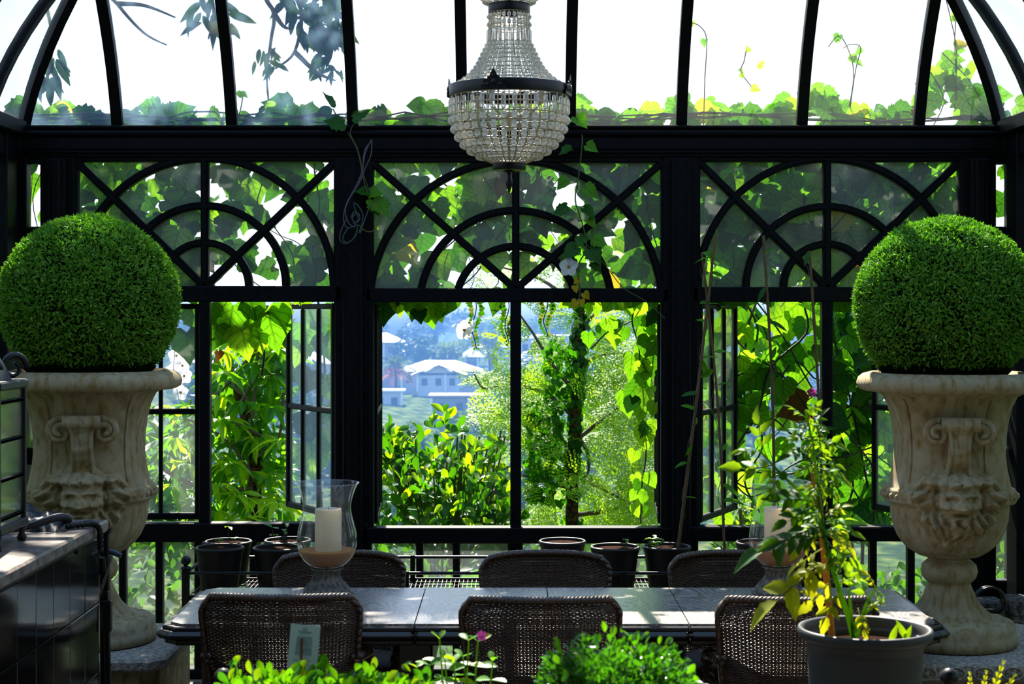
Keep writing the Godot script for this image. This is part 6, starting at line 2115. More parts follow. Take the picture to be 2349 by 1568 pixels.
	for k in 10:
		var p := []
		var y := rr(720, 1150)
		for i in 8:
			p.append(at(1660 + i * 55, y + rr(-50, 50) - i * 8, 9.95 + rr(-0.1, 0.1)) - t.position)
		part(t, "stem", tube_mesh(curve(p, 4), rr(0.003, 0.006), 4), M.dark_stem)
	flower(t, at(1862, 900, 9.8) - t.position, Vector3(0, 0.2, 1), 0.03, M.pink, M.petal)

# ---------------------------------------------------------------- garden just outside
func leaf_cloud(xs: Array, c: Vector3, size: Vector3, n: int, s0: float, s1: float, up := 0.5) -> void:
	for k in n:
		var v := rv(1.0)
		while v.length() > 1.0 or v.length() < 0.25:
			v = rv(1.0)
		xs.append(Transform3D(frame(v.normalized() * 0.6 + Vector3(0, up, 0) + rv(0.8), Vector3(0, 1, 0.3) + rv(0.8), rr(s0, s1)), c + v * size))

func build_near_plants() -> void:
	# mango-like tree in the left bay
	var d := 11.6
	var t := thing("mango_tree", "dense tree with long drooping glossy leaves, outside the left bay", "tree", Vector3(at(560, 0, d).x, -2.2, -d))
	var P := func(px: float, py: float, dd: float) -> Vector3: return at(px, py, dd) - t.position
	part(t, "trunk", tube_mesh(curve([Vector3(0, 0, -0.3), P.call(580, 1250, 12.0), P.call(585, 1050, 12.0), P.call(540, 880, 12.0)], 6), [0.07, 0.07, 0.07, 0.065, 0.065, 0.06, 0.06, 0.06, 0.055, 0.055, 0.05, 0.05, 0.045, 0.045, 0.04, 0.04, 0.035, 0.03, 0.03], 8), M.bark)
	for q in [[[480, 920], [530, 870], [590, 800]], [[600, 780], [575, 880], [540, 960], [600, 1000]], [[585, 1050], [640, 1000], [650, 900]], [[585, 1100], [520, 1010], [430, 960]], [[580, 1120], [470, 1120], [380, 1080]], [[612, 700], [622, 790], [590, 860], [580, 960]], [[530, 865], [545, 895], [560, 905], [575, 930]]]:
		var p := []
		for e in q:
			p.append(P.call(e[0], e[1], 11.75))
		part(t, "branch", tube_mesh(curve(p, 5), rr(0.008, 0.016), 6), M.pale_stem)
	var inner := []
	for q in [[560, 850, 110, 90], [600, 960, 70, 120], [520, 1000, 100, 120], [600, 1120, 80, 110], [500, 1180, 110, 90], [400, 1050, 90, 120], [330, 1150, 80, 120], [640, 800, 30, 60], [430, 1230, 120, 70]]:
		leaf_cloud(inner, P.call(q[0], q[1], 12.2), Vector3(q[2], q[3], 110) / F * d, 170, 0.13, 0.2, -0.2)
	many(t, "inner_leaves", L.lance[1], M.mango_a, inner)
	var left := 298
	for q in [[505, 800, 1], [545, 780, 1], [600, 775, 1], [640, 800, 0], [520, 850, 0], [580, 830, 0], [625, 860, 0], [500, 905, 1], [560, 920, 0], [625, 930, 0], [505, 960, 1], [545, 975, 1], [590, 1000, 0], [640, 1010, 0], [495, 1040, 1], [530, 1060, 1], [575, 1080, 1], [620, 1090, 1], [500, 1110, 0], [545, 1130, 1], [595, 1140, 0], [640, 1150, 0], [500, 1170, 0], [560, 1185, 0], [430, 930, 1], [400, 1000, 0], [430, 1060, 1], [395, 1110, 0], [360, 930, 1], [440, 1150, 0], [380, 1190, 0], [330, 1090, 0]]:
		var c: Vector3 = P.call(q[0], q[1], rr(11.35, 11.8))
		var n := 10
		for k in n:
			if left <= 0:
				break
			left -= 1
			var a := TAU * k / n + rr(-0.3, 0.3)
			var dir := Vector3(cos(a), rr(-0.75, 0.1), sin(a) * 0.8)
			part(t, "leaf", pick(L.lance), M.mango_b if ((q[2] == 1 or q[1] > 930) and rng.randf() < 0.7) or rng.randf() < 0.15 else M.mango_a, Transform3D(frame(dir, Vector3(0, 1, 0) + rv(0.35), rr(0.13, 0.205)), c + dir * 0.02))
	# glossy round-leaved shrub in the left half of the middle bay
	d = 12.0
	t = thing("round_leaved_shrub", "glossy shrub with rounded upright leaves, low in the middle bay", "shrub", Vector3(at(1010, 0, d).x, -2.2, -d))
	P = func(px: float, py: float, dd: float) -> Vector3: return at(px, py, dd) - t.position
	inner = []
	for q in [[920, 1100, 80, 90], [1000, 1080, 90, 90], [1080, 1110, 80, 90], [950, 1200, 110, 80], [1080, 1210, 110, 80], [900, 1010, 40, 40], [1150, 1180, 50, 70]]:
		leaf_cloud(inner, P.call(q[0], q[1] + 25, 12.4), Vector3(q[2], q[3], 100) / F * d, 210, 0.07, 0.11, 0.5)
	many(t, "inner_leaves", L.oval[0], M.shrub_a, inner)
	for k in 24:
		var e := Vector2(rr(880, 1160), rr(985, 1120))
		part(t, "stem", tube_mesh(curve([P.call(1010 + (e.x - 1010) * 0.3, 1320, 12.2), P.call(1010 + (e.x - 1010) * 0.7, 1180, 12.2), P.call(e.x, e.y, 12.0)], 4), 0.007, 5), M.pale_stem)
	for k in 290:
		var px := rr(868, 1172)
		var edge := 985.0 + 55.0 * pow((px - 990.0) / 150.0, 2.0) - 25.0 * sin(px * 0.045)
		var py := edge + rng.randf() * (1215.0 - edge)
		if rng.randf() < 0.25:
			py = edge + rr(-18, 14)
		var dir := Vector3(rr(-0.8, 0.8), rr(0.1, 1.0), rr(-0.5, 0.5))
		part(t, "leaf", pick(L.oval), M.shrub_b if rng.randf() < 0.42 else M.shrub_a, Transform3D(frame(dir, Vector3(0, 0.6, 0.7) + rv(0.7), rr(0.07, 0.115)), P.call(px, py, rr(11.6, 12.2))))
	# feathery tree with an ivy-clad trunk in the right half of the middle bay
	d = 13.0
	t = thing("feathery_tree", "slender tree with an ivy-clad trunk and fine yellow green feathery foliage", "tree", Vector3(at(1318, 0, d).x, -3.0, -d))
	P = func(px: float, py: float, dd := 13.0) -> Vector3: return at(px, py, dd) - t.position
	var tr := curve([Vector3(0, 0, 0), P.call(1312, 1200), P.call(1318, 1000), P.call(1325, 850), P.call(1330, 720), P.call(1326, 600), P.call(1322, 480)], 6)
	part(t, "trunk", tube_mesh(tr, taper(tr.size(), 0.055, 0.03), 10), M.bark)
	var br := [
		[[1322, 900], [1270, 840], [1220, 760], [1180, 705]], [[1322, 1010], [1370, 970], [1410, 940], [1450, 905]], [[1322, 1180], [1400, 1170], [1460, 1145], [1515, 1125]], [[1322, 870], [1350, 830], [1375, 815], [1430, 808]], [[1322, 1120], [1270, 1110], [1220, 1095], [1180, 1085]], [[1322, 1000], [1345, 1030], [1350, 1080], [1330, 1100]], [[1320, 960], [1250, 900], [1160, 880], [1110, 890], [1085, 850]], [[1320, 1060], [1260, 960], [1200, 930]], [[1340, 1100], [1400, 1130], [1450, 1160]], [[1322, 760], [1390, 700], [1450, 660]], [[1322, 700], [1240, 640], [1140, 610]]]
	for q in br:
		var p := []
		for e in q:
			p.append(P.call(e[0], e[1]))
		var cc := curve(p, 5)
		part(t, "branch", tube_mesh(cc, taper(cc.size(), 0.02, 0.006), 6), M.pale_stem)
	var fr := []
	for q in [[1135, 860, 35, 25, 20], [1115, 885, 22, 20, 10], [1150, 930, 50, 60, 34], [1125, 950, 35, 30, 16], [1230, 900, 60, 60, 44], [1250, 1000, 50, 70, 36], [1270, 830, 40, 50, 26], [1390, 870, 60, 60, 46], [1450, 780, 70, 80, 52], [1400, 960, 70, 60, 46], [1470, 920, 50, 90, 46], [1390, 1060, 70, 60, 46], [1470, 1060, 50, 80, 46], [1370, 1160, 90, 50, 60], [1470, 1160, 50, 50, 36], [1250, 1150, 60, 50, 34], [1110, 1060, 50, 60, 20], [1150, 740, 40, 60, 14], [1100, 1130, 50, 60, 22], [1180, 600, 90, 60, 30], [1400, 640, 90, 60, 40], [1260, 700, 40, 60, 10]]:
		for k in int(q[4] * 0.55):
			var c: Vector3 = P.call(q[0] + rr(-1, 1) * q[2], q[1] + rr(-1, 1) * q[3], rr(12.5, 13.7))
			if absf((c + t.position).x / 13.0 - (1320.0 - CX) / F) < 34.0 / F:
				c.z -= 1.0
			var dir := Vector3(rr(-1, 1), rr(-0.6, 0.5), rr(-0.6, 0.6))
			fr.append(Transform3D(frame(dir, Vector3(0, 0.8, 0.5) + rv(0.5), rr(0.2, 0.34)), c - dir.normalized() * 0.1))
	many(t, "feathery_fronds", L.frond, M.feather, fr)
	var iv := []
	for k in 620:
		var u := rng.randf()
		var p: Vector3 = tr[int(u * (tr.size() - 9)) + 4]
		var a := rr(0, TAU)
		var wid := 0.05 + 0.03 * maxf(0.0, sin(u * 14.0))
		var q := Vector3(cos(a), 0, sin(a)) * rr(0.035, wid) + Vector3(0, rr(-0.08, 0.08), 0)
		iv.append(Transform3D(frame(Vector3(q.x * 3.0, -0.8, q.z * 3.0) + rv(0.4), q.normalized() + Vector3(0, 0.4, 0) + rv(0.5), rr(0.035, 0.065)), p + q))
	for k in 330:
		var c := Vector2(1250, 1040) + Vector2(rr(-42, 42), rr(-120, 110)) if k % 3 else Vector2(1300, 850) + Vector2(rr(-50, 40), rr(-70, 80))
		iv.append(Transform3D(frame(Vector3(rr(-0.6, 0.6), -1, rr(-0.4, 0.4)), Vector3(0, 0.3, 1) + rv(0.6), rr(0.04, 0.07)), P.call(c.x, c.y, 12.9 + rr(-0.2, 0.2))))
	many(t, "ivy", L.heart[0], M.ivy, iv)
	# small tree trunk farther right, and a low yellow-green shrub behind the right bay
	t = thing("thin_trunk", "thin bare brown trunk right of the ivy-clad one", "tree", Vector3(at(1462, 0, 14.0).x, -3.0, -14.0))
	part(t, "trunk", tube_mesh(curve([Vector3.ZERO, at(1458, 1150, 14.0) - t.position, at(1462, 1050, 14.0) - t.position, at(1463, 960, 14.0) - t.position, at(1440, 880, 14.0) - t.position], 5), 0.035, 8), M.bark)
	fr = []
	for k in 70:
		fr.append(Transform3D(frame(Vector3(rr(-1, 1), rr(-0.6, 0.5), rr(-0.6, 0.6)), Vector3(0, 0.8, 0.5) + rv(0.5), rr(0.2, 0.34)), at(rr(1380, 1530), rr(760, 1000), rr(13.7, 14.3)) - t.position))
	many(t, "feathery_fronds", L.frond, M.feather, fr)
	var bushes := [
		[1700, 1130, 12.0, 60, 80, "fine-leaved shrub low in the right bay, left of the candle lamp", "feather", 0.04, 0.07],
		[1960, 1130, 12.4, 130, 110, "mixed bright shrub behind the right mullion, under the vine curtain", "hedge", 0.06, 0.11],
		[1800, 1260, 12.0, 160, 70, "low bright shrub behind the sill of the right bay", "hedge", 0.06, 0.11],
		[2240, 1150, 12.4, 140, 190, "bright shrub behind the right urn and side light", "hedge", 0.06, 0.11],
		[90, 1150, 12.4, 130, 220, "shaded shrub behind the left urn and side light", "shrub_a", 0.06, 0.11]]
	for q in bushes:
		var dd: float = q[2]
		t = thing("garden_shrub", q[5], "shrub", Vector3(at(q[0], 0, dd).x, -2.3, -dd))
		var xs := []
		leaf_cloud(xs, at(q[0], q[1], dd) - t.position, Vector3(q[3], q[4], 120) / F * dd, int(q[3] * q[4] / 12.0), q[7], q[8])
		many(t, "foliage", L.small if q[6] == "feather" else L.oval[0], M[q[6]], xs)
		var c := at(q[0], q[1], dd) - t.position
		for k in 5:
			part(t, "stem", tube_mesh(curve([Vector3(rr(-0.1, 0.1), 0, 0), Vector3(c.x * 0.5 + rr(-0.2, 0.2), c.y * 0.5, 0), c + rv(0.2)], 4), 0.015, 5), M.pale_stem)
	# planting against the foot of the end wall, seen through the dusty low panes
	t = thing("undergrowth", "low planting against the foot of the end wall, behind the dusty panes", "plants", Vector3(0, -0.3, -10.4), "", "stuff")
	var xs := []
	for k in 3000:
		var x := rr(-3.0, 3.2)
		xs.append(Transform3D(frame(Vector3(rr(-0.8, 0.8), rr(-0.2, 1.0), rr(-0.5, 0.5)), Vector3(0, 0.7, 0.6) + rv(0.7), rr(0.05, 0.1)), Vector3(x, 0.12 + (0.6 + 0.14 * sin(x * 3.1) * sin(x * 1.3 + 1.0)) * rng.randf(), rr(-0.6, 0.45))))
	many(t, "leaves", L.oval[0], M.hedge, xs)
	# hedges along both sides of the room
	for s in [-1.0, 1.0]:
		t = thing("garden_hedge", "tall loose hedge outside the %s wall" % ("left" if s < 0 else "right"), "hedge", Vector3(s * 4.2, -0.3, -4.0))
		xs = []
		for k in 2600:
			xs.append(Transform3D(frame(rv(1.0) + Vector3(0, 0.4, 0), Vector3(0, 1, 0) + rv(0.9), rr(0.18, 0.3)), Vector3(rr(-0.7, 0.7), 0.2 + 3.3 * rng.randf(), rr(-5.0, 6.0))))
		many(t, "foliage", L.oval[0], M.hedge, xs)
		for k in 6:
			part(t, "stem", tube_mesh([Vector3(0, 0, -4.5 + 2.0 * k), Vector3(rr(-0.1, 0.1), 1.5, -4.5 + 2.0 * k), Vector3(rr(-0.3, 0.3), 3.0, -4.4 + 2.0 * k)], 0.04, 6), M.bark)

func build_overhanging() -> void:
	var d := 12.5
	var t := thing("overhanging_tree", "tall tree whose leafy boughs hang over the left end of the glass roof", "tree", Vector3(-6.2, -2.4, -13.6))
	var P := func(px: float, py: float, dd := 12.5) -> Vector3: return at(px, py, dd) - t.position
	var top := Vector3(-3.2, 8.2, -12.8) - t.position
	var tk := curve([Vector3.ZERO, Vector3(0.2, 4.0, 0), Vector3(1.0, 8.0, 0.3), top, Vector3(-0.6, 8.9, -12.0) - t.position], 5)
	part(t, "trunk", tube_mesh(tk, taper(tk.size(), 0.22, 0.06), 12), M.bark)
	var runs := [
		[[180, -330], [225, -60], [270, 10], [330, 75], [382, 103]], [[270, 8], [320, 10], [360, 22], [402, 40]], [[240, -100], [232, 20], [240, 58]],
		[[560, -330], [600, -40], [628, 30], [622, 90], [612, 170], [618, 250]], [[628, 30], [650, 60], [668, 66]], [[640, -60], [690, 20], [676, 118], [630, 158]], [[676, 118], [725, 165], [770, 185]],
		[[560, -330], [650, 0], [700, 42], [760, 60]], [[420, -330], [470, -60], [490, 20], [478, 90]], [[40, -330], [90, -60], [120, 90], [105, 200]]]
	for q in runs:
		var p := []
		for e in q:
			p.append(P.call(e[0], e[1]))
		var cc := curve(p, 5)
		part(t, "branch", tube_mesh(cc, taper(cc.size(), 0.022, 0.006), 6), M.pale_stem)
	part(t, "bough", tube_mesh(curve([top, P.call(560, -330), P.call(620, -280)], 5), 0.05, 8), M.bark)
	part(t, "bough", tube_mesh(curve([top, P.call(180, -330), P.call(40, -330)], 5), 0.05, 8), M.bark)
	# leaves in view
	for q in [[490, 35, 42, 50, 20, 60], [735, 40, 55, 60, 46, 62], [760, 110, 30, 40, 14, 60], [615, 145, 40, 22, 16, 36], [745, 165, 40, 22, 12, 36], [110, 165, 24, 40, 12, 60], [700, -10, 60, 30, 20, 60]]:
		for k in q[4]:
			var dir := Vector3(rr(-0.6, 0.6), rr(-1.0, -0.1), rr(-0.3, 0.3))
			part(t, "leaf", pick(L.lance), M.bough_leaf, Transform3D(frame(dir, Vector3(rr(-0.8, 0.8), 0.3, 1), q[5] * rr(0.7, 1.15) / F * d), P.call(q[0] + rr(-1, 1) * q[2], q[1] + rr(-1, 1) * q[3] - 15, rr(12.2, 12.8))))
	var xs := []
	for q in [[-1.2, 7.3, -12.3, 1.0, 500], [-0.2, 8.3, -12.2, 0.9, 320], [-2.2, 7.2, -12.6, 1.0, 420], [-3.6, 8.4, -13.0, 1.5, 500], [-0.9, 6.4, -12.4, 0.5, 120]]:
		leaf_cloud(xs, Vector3(q[0], q[1], q[2]) - t.position, Vector3(1, 0.8, 1) * q[3], q[4], 0.15, 0.24, -0.3)
	many(t, "crown", L.lance[0], M.bough_leaf, xs)

# ---------------------------------------------------------------- the valley and the far hillside
const PROFILE := [[9.3, -0.3], [12.0, -2.2], [16.0, -3.2], [40.0, -9.0], [90.0, -19.0], [150.0, -20.0], [200.0, -18.2], [260.0, -17.2], [330.0, -15.0], [400.0, -11.5], [480.0, -9.5], [560.0, -9.0], [700.0, -10.0]]
func ground_at(x: float, d: float) -> float:
	var y := -0.3
	for i in PROFILE.size() - 1:
		if d >= PROFILE[i][0] and d <= PROFILE[i + 1][0]:
			y = lerpf(PROFILE[i][1], PROFILE[i + 1][1], (d - PROFILE[i][0]) / (PROFILE[i + 1][0] - PROFILE[i][0]))
	if d > 700.0: y = -10.0
	return y + smoothstep(100.0, 300.0, d) * (1.6 * sin(x * 0.05 + d * 0.013) + 1.2 * sin(x * 0.11 - d * 0.03))

func crown_mesh(sd: int, n: int, shape: Vector3, leaf: float, lumps: int) -> ArrayMesh:      # about 2 wide, centred on the origin
	var r := RandomNumberGenerator.new()
	r.seed = sd
	var b := MB.new()
	var cs := []
	for k in lumps:
		var v := Vector3(r.randf_range(-1, 1), r.randf_range(-0.8, 1), r.randf_range(-1, 1))
		cs.append([v.normalized() * shape * r.randf_range(0.3, 0.75), r.randf_range(0.28, 0.5)])
	for k in n:
		var c: Array = cs[k % lumps]
		var v := Vector3(r.randf_range(-1, 1), r.randf_range(-1, 1), r.randf_range(-1, 1)).normalized()
		var p: Vector3 = c[0] + v * c[1] * shape * r.randf_range(0.75, 1.05)
		var bas := frame(v + Vector3(r.randf_range(-1, 1), r.randf_range(-1, 1), r.randf_range(-1, 1)) * 0.9, v, leaf * r.randf_range(0.7, 1.3))
		var f := b.vert(p - bas.y * 0.5)
		b.vert(p + bas.x * 0.42)
		b.vert(p + bas.y * 0.6 + bas.z * 0.1)
		b.vert(p - bas.x * 0.42)
		b.quad(f, f + 1, f + 2, f + 3)
	return b.mesh()

func palm_mesh(sd: int, up: float) -> ArrayMesh:      # a crown of feather fronds about 1 in reach
	var r := RandomNumberGenerator.new()
	r.seed = sd
	var b := MB.new()
	for k in 19:
		var a := k * 2.4
		var el := up - 1.5 * k / 19.0
		var dir := Vector3(cos(a) * cos(el), sin(el), sin(a) * cos(el))
		var side := dir.cross(Vector3.UP).normalized()
		for i in 12:
			var t := 0.12 + 0.88 * i / 11.0
			var p := dir * t + Vector3(0, -0.5 * t * t, 0)
			var w := 0.24 * sin(PI * (0.12 + 0.8 * t)) + 0.02
			for s in [-1.0, 1.0]:
				var tip: Vector3 = p + side * s * w + dir * 0.12 + Vector3(0, -0.16 * r.randf_range(0.6, 1.4), 0)
				var f := b.vert(p)
				b.vert(p + dir * 0.07)
				b.vert(tip)
				b.tri(f, f + 1, f + 2)
	return b.mesh()

func house(label: String, px: float, py: float, d: float, w: float, h: float, dep: float, wall: Color, roof: Color, style: int, turn := 0.0) -> void:
	var p := at(px, py, d)
	var t := thing("hillside_house", label, "house", p)
	t.rotation.y = turn
	var wm := mat(wall, 0.9)
	var rm := mat(roof, 0.7)
	part(t, "wall", rect_mesh(-w / 2, w / 2, -7.0, h, -dep / 2, dep / 2, 0.0), wm)
	var b := MB.new()
	if style == 0:        # gable towards us, long roof behind
		for s in [-1.0, 1.0]:
			b.flat([Vector3(0, h + 1.7, dep / 2 + 1.0), Vector3(s * (w / 2 + 1.4), h - 0.4, dep / 2 + 1.0), Vector3(s * (w / 2 + 1.4), h - 0.4, -dep / 2), Vector3(0, h + 1.7, -dep / 2)], Vector3(0, h - 2, 0))
			b.flat([Vector3(0, h + 1.45, dep / 2 + 1.0), Vector3(s * (w / 2 + 1.4), h - 0.65, dep / 2 + 1.0), Vector3(s * (w / 2 + 1.4), h - 0.65, -dep / 2), Vector3(0, h + 1.45, -dep / 2)], Vector3(0, h + 4, 0))
		b.extrude(PackedVector2Array([Vector2(-w / 2, h - 0.4), Vector2(w / 2, h - 0.4), Vector2(0, h + 1.5)]), dep / 2 - 0.2, dep / 2)
	elif style == 1:      # hipped
		var e := 1.2
		var pk := [Vector3(-w * 0.2, h + 2.0, 0), Vector3(w * 0.2, h + 2.0, 0)]
		var c := [Vector3(-w / 2 - e, h, dep / 2 + e), Vector3(w / 2 + e, h, dep / 2 + e), Vector3(w / 2 + e, h, -dep / 2 - e), Vector3(-w / 2 - e, h, -dep / 2 - e)]
		var mid := Vector3(0, h + 0.3, 0)
		b.flat([c[0], c[1], pk[1], pk[0]], mid)
		b.flat([c[2], c[3], pk[0], pk[1]], mid)
		b.flat([c[1], c[2], pk[1]], mid)
		b.flat([c[3], c[0], pk[0]], mid)
		b.flat(c, mid)
	else:                 # flat slab
		b.box(Vector3(0, h + 0.15, 0), Vector3(w + 1.0, 0.3, dep + 1.0), 0.0)
	part(t, "roof", b.mesh(), rm)
	var dark := mat(Color(0.2, 0.22, 0.26), 0.4)
	var n := maxi(2, int(w / 2.6))
	for fl in (2 if h > 5.0 else 1):
		for k in n:
			var x := -w / 2 + w * (k + 0.5) / n
			var y := h - 2.4 - fl * 3.0
			part(t, "window", rect_mesh(x - 0.55, x + 0.55, y, y + 1.4, dep / 2 - 0.05, dep / 2 + 0.06, 0.0), dark)
	for k in n + 1:
		if k % 2 == 0:
			var x := -w / 2 + w * k / n
			part(t, "pillar", rect_mesh(x - 0.18, x + 0.18, -1.0, h - 0.2, dep / 2 + 0.05, dep / 2 + 0.35, 0.0), mat(Color(0.85, 0.86, 0.85), 0.8))

func where_seen(px: float) -> String:
	if px < 660.0: return "left bay"
	if px < 850.0: return "left bay's casement"
	if px < 1010.0: return "middle bay, far left"
	if px < 1183.0: return "middle bay, left of mullion"
	if px < 1340.0: return "middle bay, right of mullion"
	if px < 1560.0: return "middle bay, far right"
	return "right bay"

func build_valley() -> void:
	var b := MB.new()
	var ds := [9.15, 9.6, 10.5, 12.0, 14.0, 17.0, 22.0, 30.0, 40.0, 55.0, 70.0, 90.0, 110.0, 130.0, 150.0, 170.0, 190.0, 210.0, 230.0, 250.0, 270.0, 290.0, 310.0, 330.0, 350.0, 370.0, 390.0, 410.0, 430.0, 450.0, 475.0, 500.0, 530.0, 560.0, 600.0, 650.0, 700.0]
	for i in ds.size():
		for k in 41:
			var x: float = (k / 20.0 - 1.0) * (12.0 + ds[i] * 0.42)
			b.vert(Vector3(x, ground_at(x, ds[i]), -ds[i]))
		if i:
			for k in 40:
				var o := (i - 1) * 41 + k
				b.quad(o, o + 1, o + 42, o + 41)
	solo("ground", b.mesh(), M.ground, "green sloping ground falling to a valley and rising to a far hillside", "ground", Vector3.ZERO, "", "structure")
	b = MB.new()
	for s in [-1.0, 1.0]:
		b.box(Vector3(s * (HALF + 5.2), -0.35, -3.0), Vector3(10.0, 0.1, 12.4), 0.0)
	solo("ground", b.mesh(), M.ground, "strip of garden ground on both sides of the conservatory", "ground", Vector3.ZERO, "", "structure")
	var crowns := [crown_mesh(1, 900, Vector3(1, 0.85, 1), 0.15, 11), crown_mesh(2, 900, Vector3(0.9, 1.1, 0.9), 0.13, 9), crown_mesh(3, 800, Vector3(1.1, 0.7, 1.0), 0.16, 12), crown_mesh(4, 700, Vector3(0.55, 1.5, 0.55), 0.12, 8)]
	var mats := [M.far_a, M.far_b, M.far_c]
	var trunk := tube_mesh([Vector3(0, -3, 0), Vector3(0, 0.0, 0)], [0.08, 0.05], 6)
	var plant := func(called: String, label: String, px: float, d: float, hgt: float, kind: int, m: Material, group := "", py := -1.0) -> void:
		var x := (px - CX) / F * d
		var y := ground_at(x, d)
		var t := thing(called, label, "tree", Vector3(x, y, -d), group)
		var r := hgt * 0.5
		part(t, "trunk", trunk, M.bark, Transform3D(Basis.from_scale(Vector3(hgt * 0.8, hgt * 0.3, hgt * 0.8)), Vector3(0, hgt * 0.6, 0)))
		var cr := part(t, "crown", crowns[kind], m, Transform3D(Basis(Vector3.UP, rr(0, TAU)).scaled(Vector3(r, r * 0.85, r) * rr(0.9, 1.15)), Vector3(0, hgt * 0.62, 0)))
		cr.set_meta("kind", "stuff")
	# room for the houses and palms, then trees wherever their crowns find room
	var taken_spots := []
	for q in [[868, 365, 8], [1008, 328, 9], [1082, 362, 3], [1225, 330, 6], [1262, 390, 7], [1212, 205, 5], [1055, 270, 7], [890, 290, 5], [1848, 330, 6], [700, 300, 7], [905, 308, 3], [1120, 338, 3], [1068, 480, 1], [960, 470, 1], [1700, 220, 1]]:
		taken_spots.append(Vector3((q[0] - CX) / F * q[1], q[1], q[2]))
	var room_for := func(px: float, d: float, hgt: float) -> bool:
		var c := Vector3((px - CX) / F * d, d, hgt * 0.6)
		for q in taken_spots:
			if Vector2(c.x - q.x, c.y - q.y).length() < (c.z + q.z) * 0.98:
				return false
		taken_spots.append(c)
		return true
	for q in [[962, 352.0, 12.0], [1030, 356.0, 11.0], [992, 343.0, 5.5], [1000, 500.0, 14.0], [1210, 300.0, 11.0]]:
		taken_spots.append(Vector3((q[0] - CX) / F * q[1], q[1], q[2] * 0.6))
	# named trees that stand out
	plant.call("hillside_tree", "dark rounded tree beside the white-roofed house on the hillside", 962, 352.0, 12.0, 1, M.far_b, "", 0)
	plant.call("hillside_tree", "pale spreading tree in the middle of the hillside view, above the gabled house", 1030, 356.0, 11.0, 0, M.far_c, "", 0)
	plant.call("hillside_tree", "small light green tree just above the gabled house", 992, 343.0, 5.5, 0, M.far_c, "", 0)
	plant.call("hillside_tree", "tall dark tree on the skyline left of the palm", 1000, 500.0, 14.0, 1, M.far_b, "", 0)
	plant.call("hillside_tree", "broad dark tree in the valley, right of the middle mullion", 1210, 300.0, 11.0, 0, M.far_b, "", 0)
	for k in 420:
		var d := rr(170, 520)
		var px := rr(430, 1960)
		if d > 250.0 and d < 345.0 and px > 935.0 and px < 1090.0:
			continue
		if d > 345.0 and d < 400.0 and px > 840.0 and px < 950.0:
			continue
		var hg := rr(5.0, 10.0) if d < 420.0 else rr(7.0, 12.0)
		if not room_for.call(px, d, hg):
			continue
		var kd := rng.randi() % 4
		var tn := rng.randi() % 3
		plant.call("hillside_tree", "hazy %s %s tree on the %s hillside, through the %s" % [["mid green", "dark green", "pale green"][tn], ["rounded", "tall", "spreading", "slender"][kd], "upper" if d > 370.0 else "lower", where_seen(px)], px, d, hg, kd, mats[tn], "hazy trees on the far hillside", 0)
	for k in 34:
		var kd := rng.randi() % 4
		var sx := 480 + k * 44 + rr(-20, 20)
		var sd := rr(490, 560)
		var sh := rr(7, 13)
		if not room_for.call(sx, sd, sh):
			continue
		plant.call("skyline_tree", "blue hazy %s tree on the skyline, through the %s" % [["rounded", "tall", "spreading", "slender"][kd], where_seen(sx)], sx, sd, sh, kd, M.far_b, "trees along the skyline", 0)
	for k in 46:
		var kd := rng.randi() % 3
		var tn := rng.randi() % 2
		var sx := rr(450, 1950)
		var vd := rr(95, 175)
		var vh := rr(5, 9)
		if not room_for.call(sx, vd, vh):
			continue
		plant.call("valley_tree", "%s %s tree low in the valley, through the %s" % [["mid green", "dark green"][tn], ["rounded", "tall", "spreading"][kd], where_seen(sx)], sx, vd, vh, kd, mats[tn], "trees low in the valley", 0)
	# palms
	var palms := [palm_mesh(5, 1.3), palm_mesh(6, 1.0)]
	for q in [[905, 838, 308.0, 3.9, "feather palm with orange dry fronds, left in the middle bay", 1], [1120, 792, 338.0, 5.2, "large dark feather palm beside the middle mullion", 0], [1068, 735, 480.0, 5.0, "small palm on the skyline, left of the flower string", 0], [960, 735, 470.0, 4.0, "far palm between the skyline trees above the dark tree", 0], [1700, 960, 220.0, 3.6, "palm in the haze behind the right bay", 0]]:
		var pt := at(q[0], q[1], q[2])
		var gy := ground_at(pt.x, q[2])
		var t := thing("palm_tree", q[4], "palm", Vector3(pt.x, gy, pt.z))
		part(t, "trunk", tube_mesh(curve([Vector3.ZERO, Vector3(0.3, (pt.y - gy) * 0.5, 0), Vector3(0, pt.y - gy, 0)], 4), 0.22, 8), M.bark)
		var cr := part(t, "fronds", palms[0], M.palm, Transform3D(Basis.from_scale(Vector3.ONE * q[3]), Vector3(0, pt.y - gy, 0)))
		cr.set_meta("kind", "stuff")
		if q[5] == 1:
			var dry := part(t, "dry_fronds", palms[1], M.palm_dry, Transform3D(Basis(Vector3.UP, 1.0).scaled(Vector3(3.4, 3.0, 3.4)), Vector3(0, pt.y - gy - 1.2, 0)))
			dry.set_meta("kind", "stuff")
	# houses
	house("two-storey house with a bright white hipped roof, at the left of the middle bay", 868, 848, 365.0, 9.0, 6.2, 8.0, Color(0.6, 0.55, 0.58), Color(0.95, 0.95, 0.95), 1)
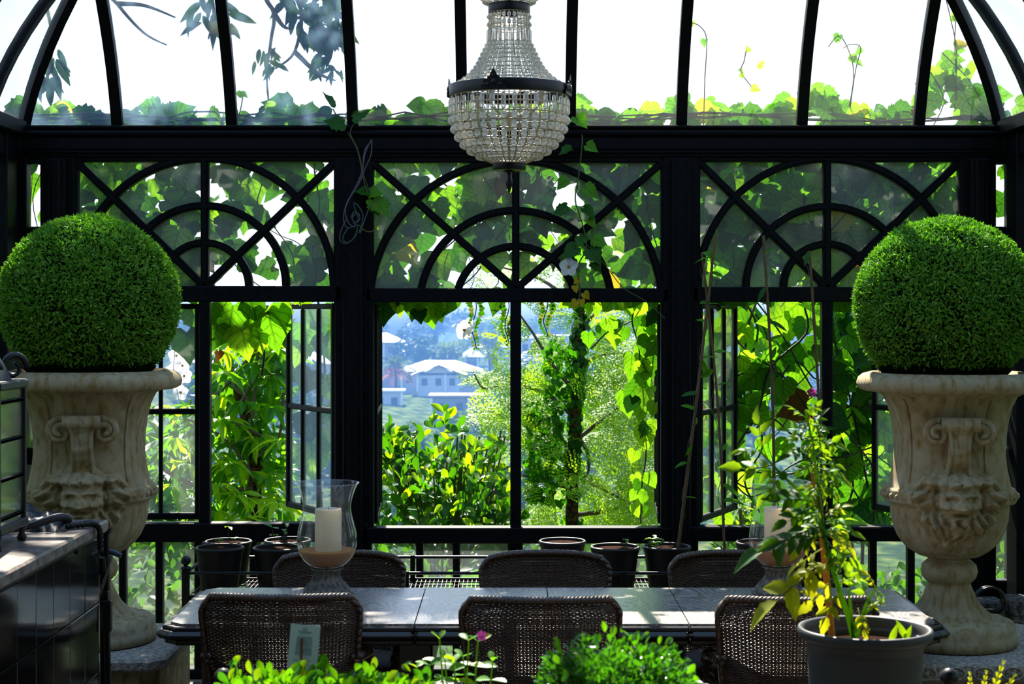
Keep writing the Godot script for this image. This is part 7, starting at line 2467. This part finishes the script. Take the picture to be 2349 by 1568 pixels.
	house("pale bungalow with a gabled porch in the middle of the hillside", 1008, 884, 322.0, 8.0, 2.6, 9.0, Color(0.72, 0.74, 0.76), Color(0.74, 0.72, 0.7), 0)
	house("long low wing with a light roof behind the gabled bungalow", 1010, 876, 334.0, 15.0, 2.4, 8.0, Color(0.6, 0.62, 0.65), Color(0.82, 0.8, 0.78), 1)
	house("small shed with a white roof above the gabled bungalow", 1082, 832, 362.0, 2.7, 1.4, 2.7, Color(0.5, 0.52, 0.55), Color(0.95, 0.95, 0.95), 1)
	house("pale flat-roofed terrace house right of the middle mullion", 1225, 840, 330.0, 7.0, 5.5, 6.0, Color(0.72, 0.74, 0.78), Color(0.85, 0.85, 0.86), 2)
	house("far flat-roofed house above the terrace house", 1262, 800, 390.0, 8.0, 3.0, 6.0, Color(0.65, 0.68, 0.72), Color(0.85, 0.85, 0.86), 2)
	house("house with a red brown roof low beside the middle mullion", 1212, 1060, 205.0, 4.2, 2.6, 5.0, Color(0.85, 0.86, 0.88), Color(0.5, 0.3, 0.25), 1)
	house("low grey roofed building below the gabled bungalow", 1055, 930, 270.0, 9.0, 1.6, 6.0, Color(0.5, 0.5, 0.52), Color(0.62, 0.58, 0.56), 2)
	house("white walled low house in the haze, left below the palm", 890, 920, 290.0, 5.0, 1.8, 4.0, Color(0.7, 0.72, 0.75), Color(0.88, 0.88, 0.88), 2)
	house("pale block with rows of windows, seen through the vine curtain", 1848, 830, 330.0, 6.5, 5.6, 6.0, Color(0.75, 0.78, 0.82), Color(0.8, 0.8, 0.82), 2)
	house("grey house in the haze behind the left open casement", 700, 870, 300.0, 8.0, 3.0, 6.0, Color(0.6, 0.62, 0.66), Color(0.8, 0.8, 0.82), 1)
	# the blue haze of the valley
	var fog := FogVolume.new()
	fog.name = "valley_haze"
	fog.shape = RenderingServer.FOG_VOLUME_SHAPE_BOX
	fog.size = Vector3(520, 38, 540)
	fog.position = Vector3(0, -12, -340)
	var fm := FogMaterial.new()
	fm.density = 0.0015
	fm.albedo = Color(0.4, 0.6, 0.86)
	fog.material = fm
	tag(fog, "bluish haze lying over the valley and the far hillside", "haze", "", "stuff")
	add_child(fog)
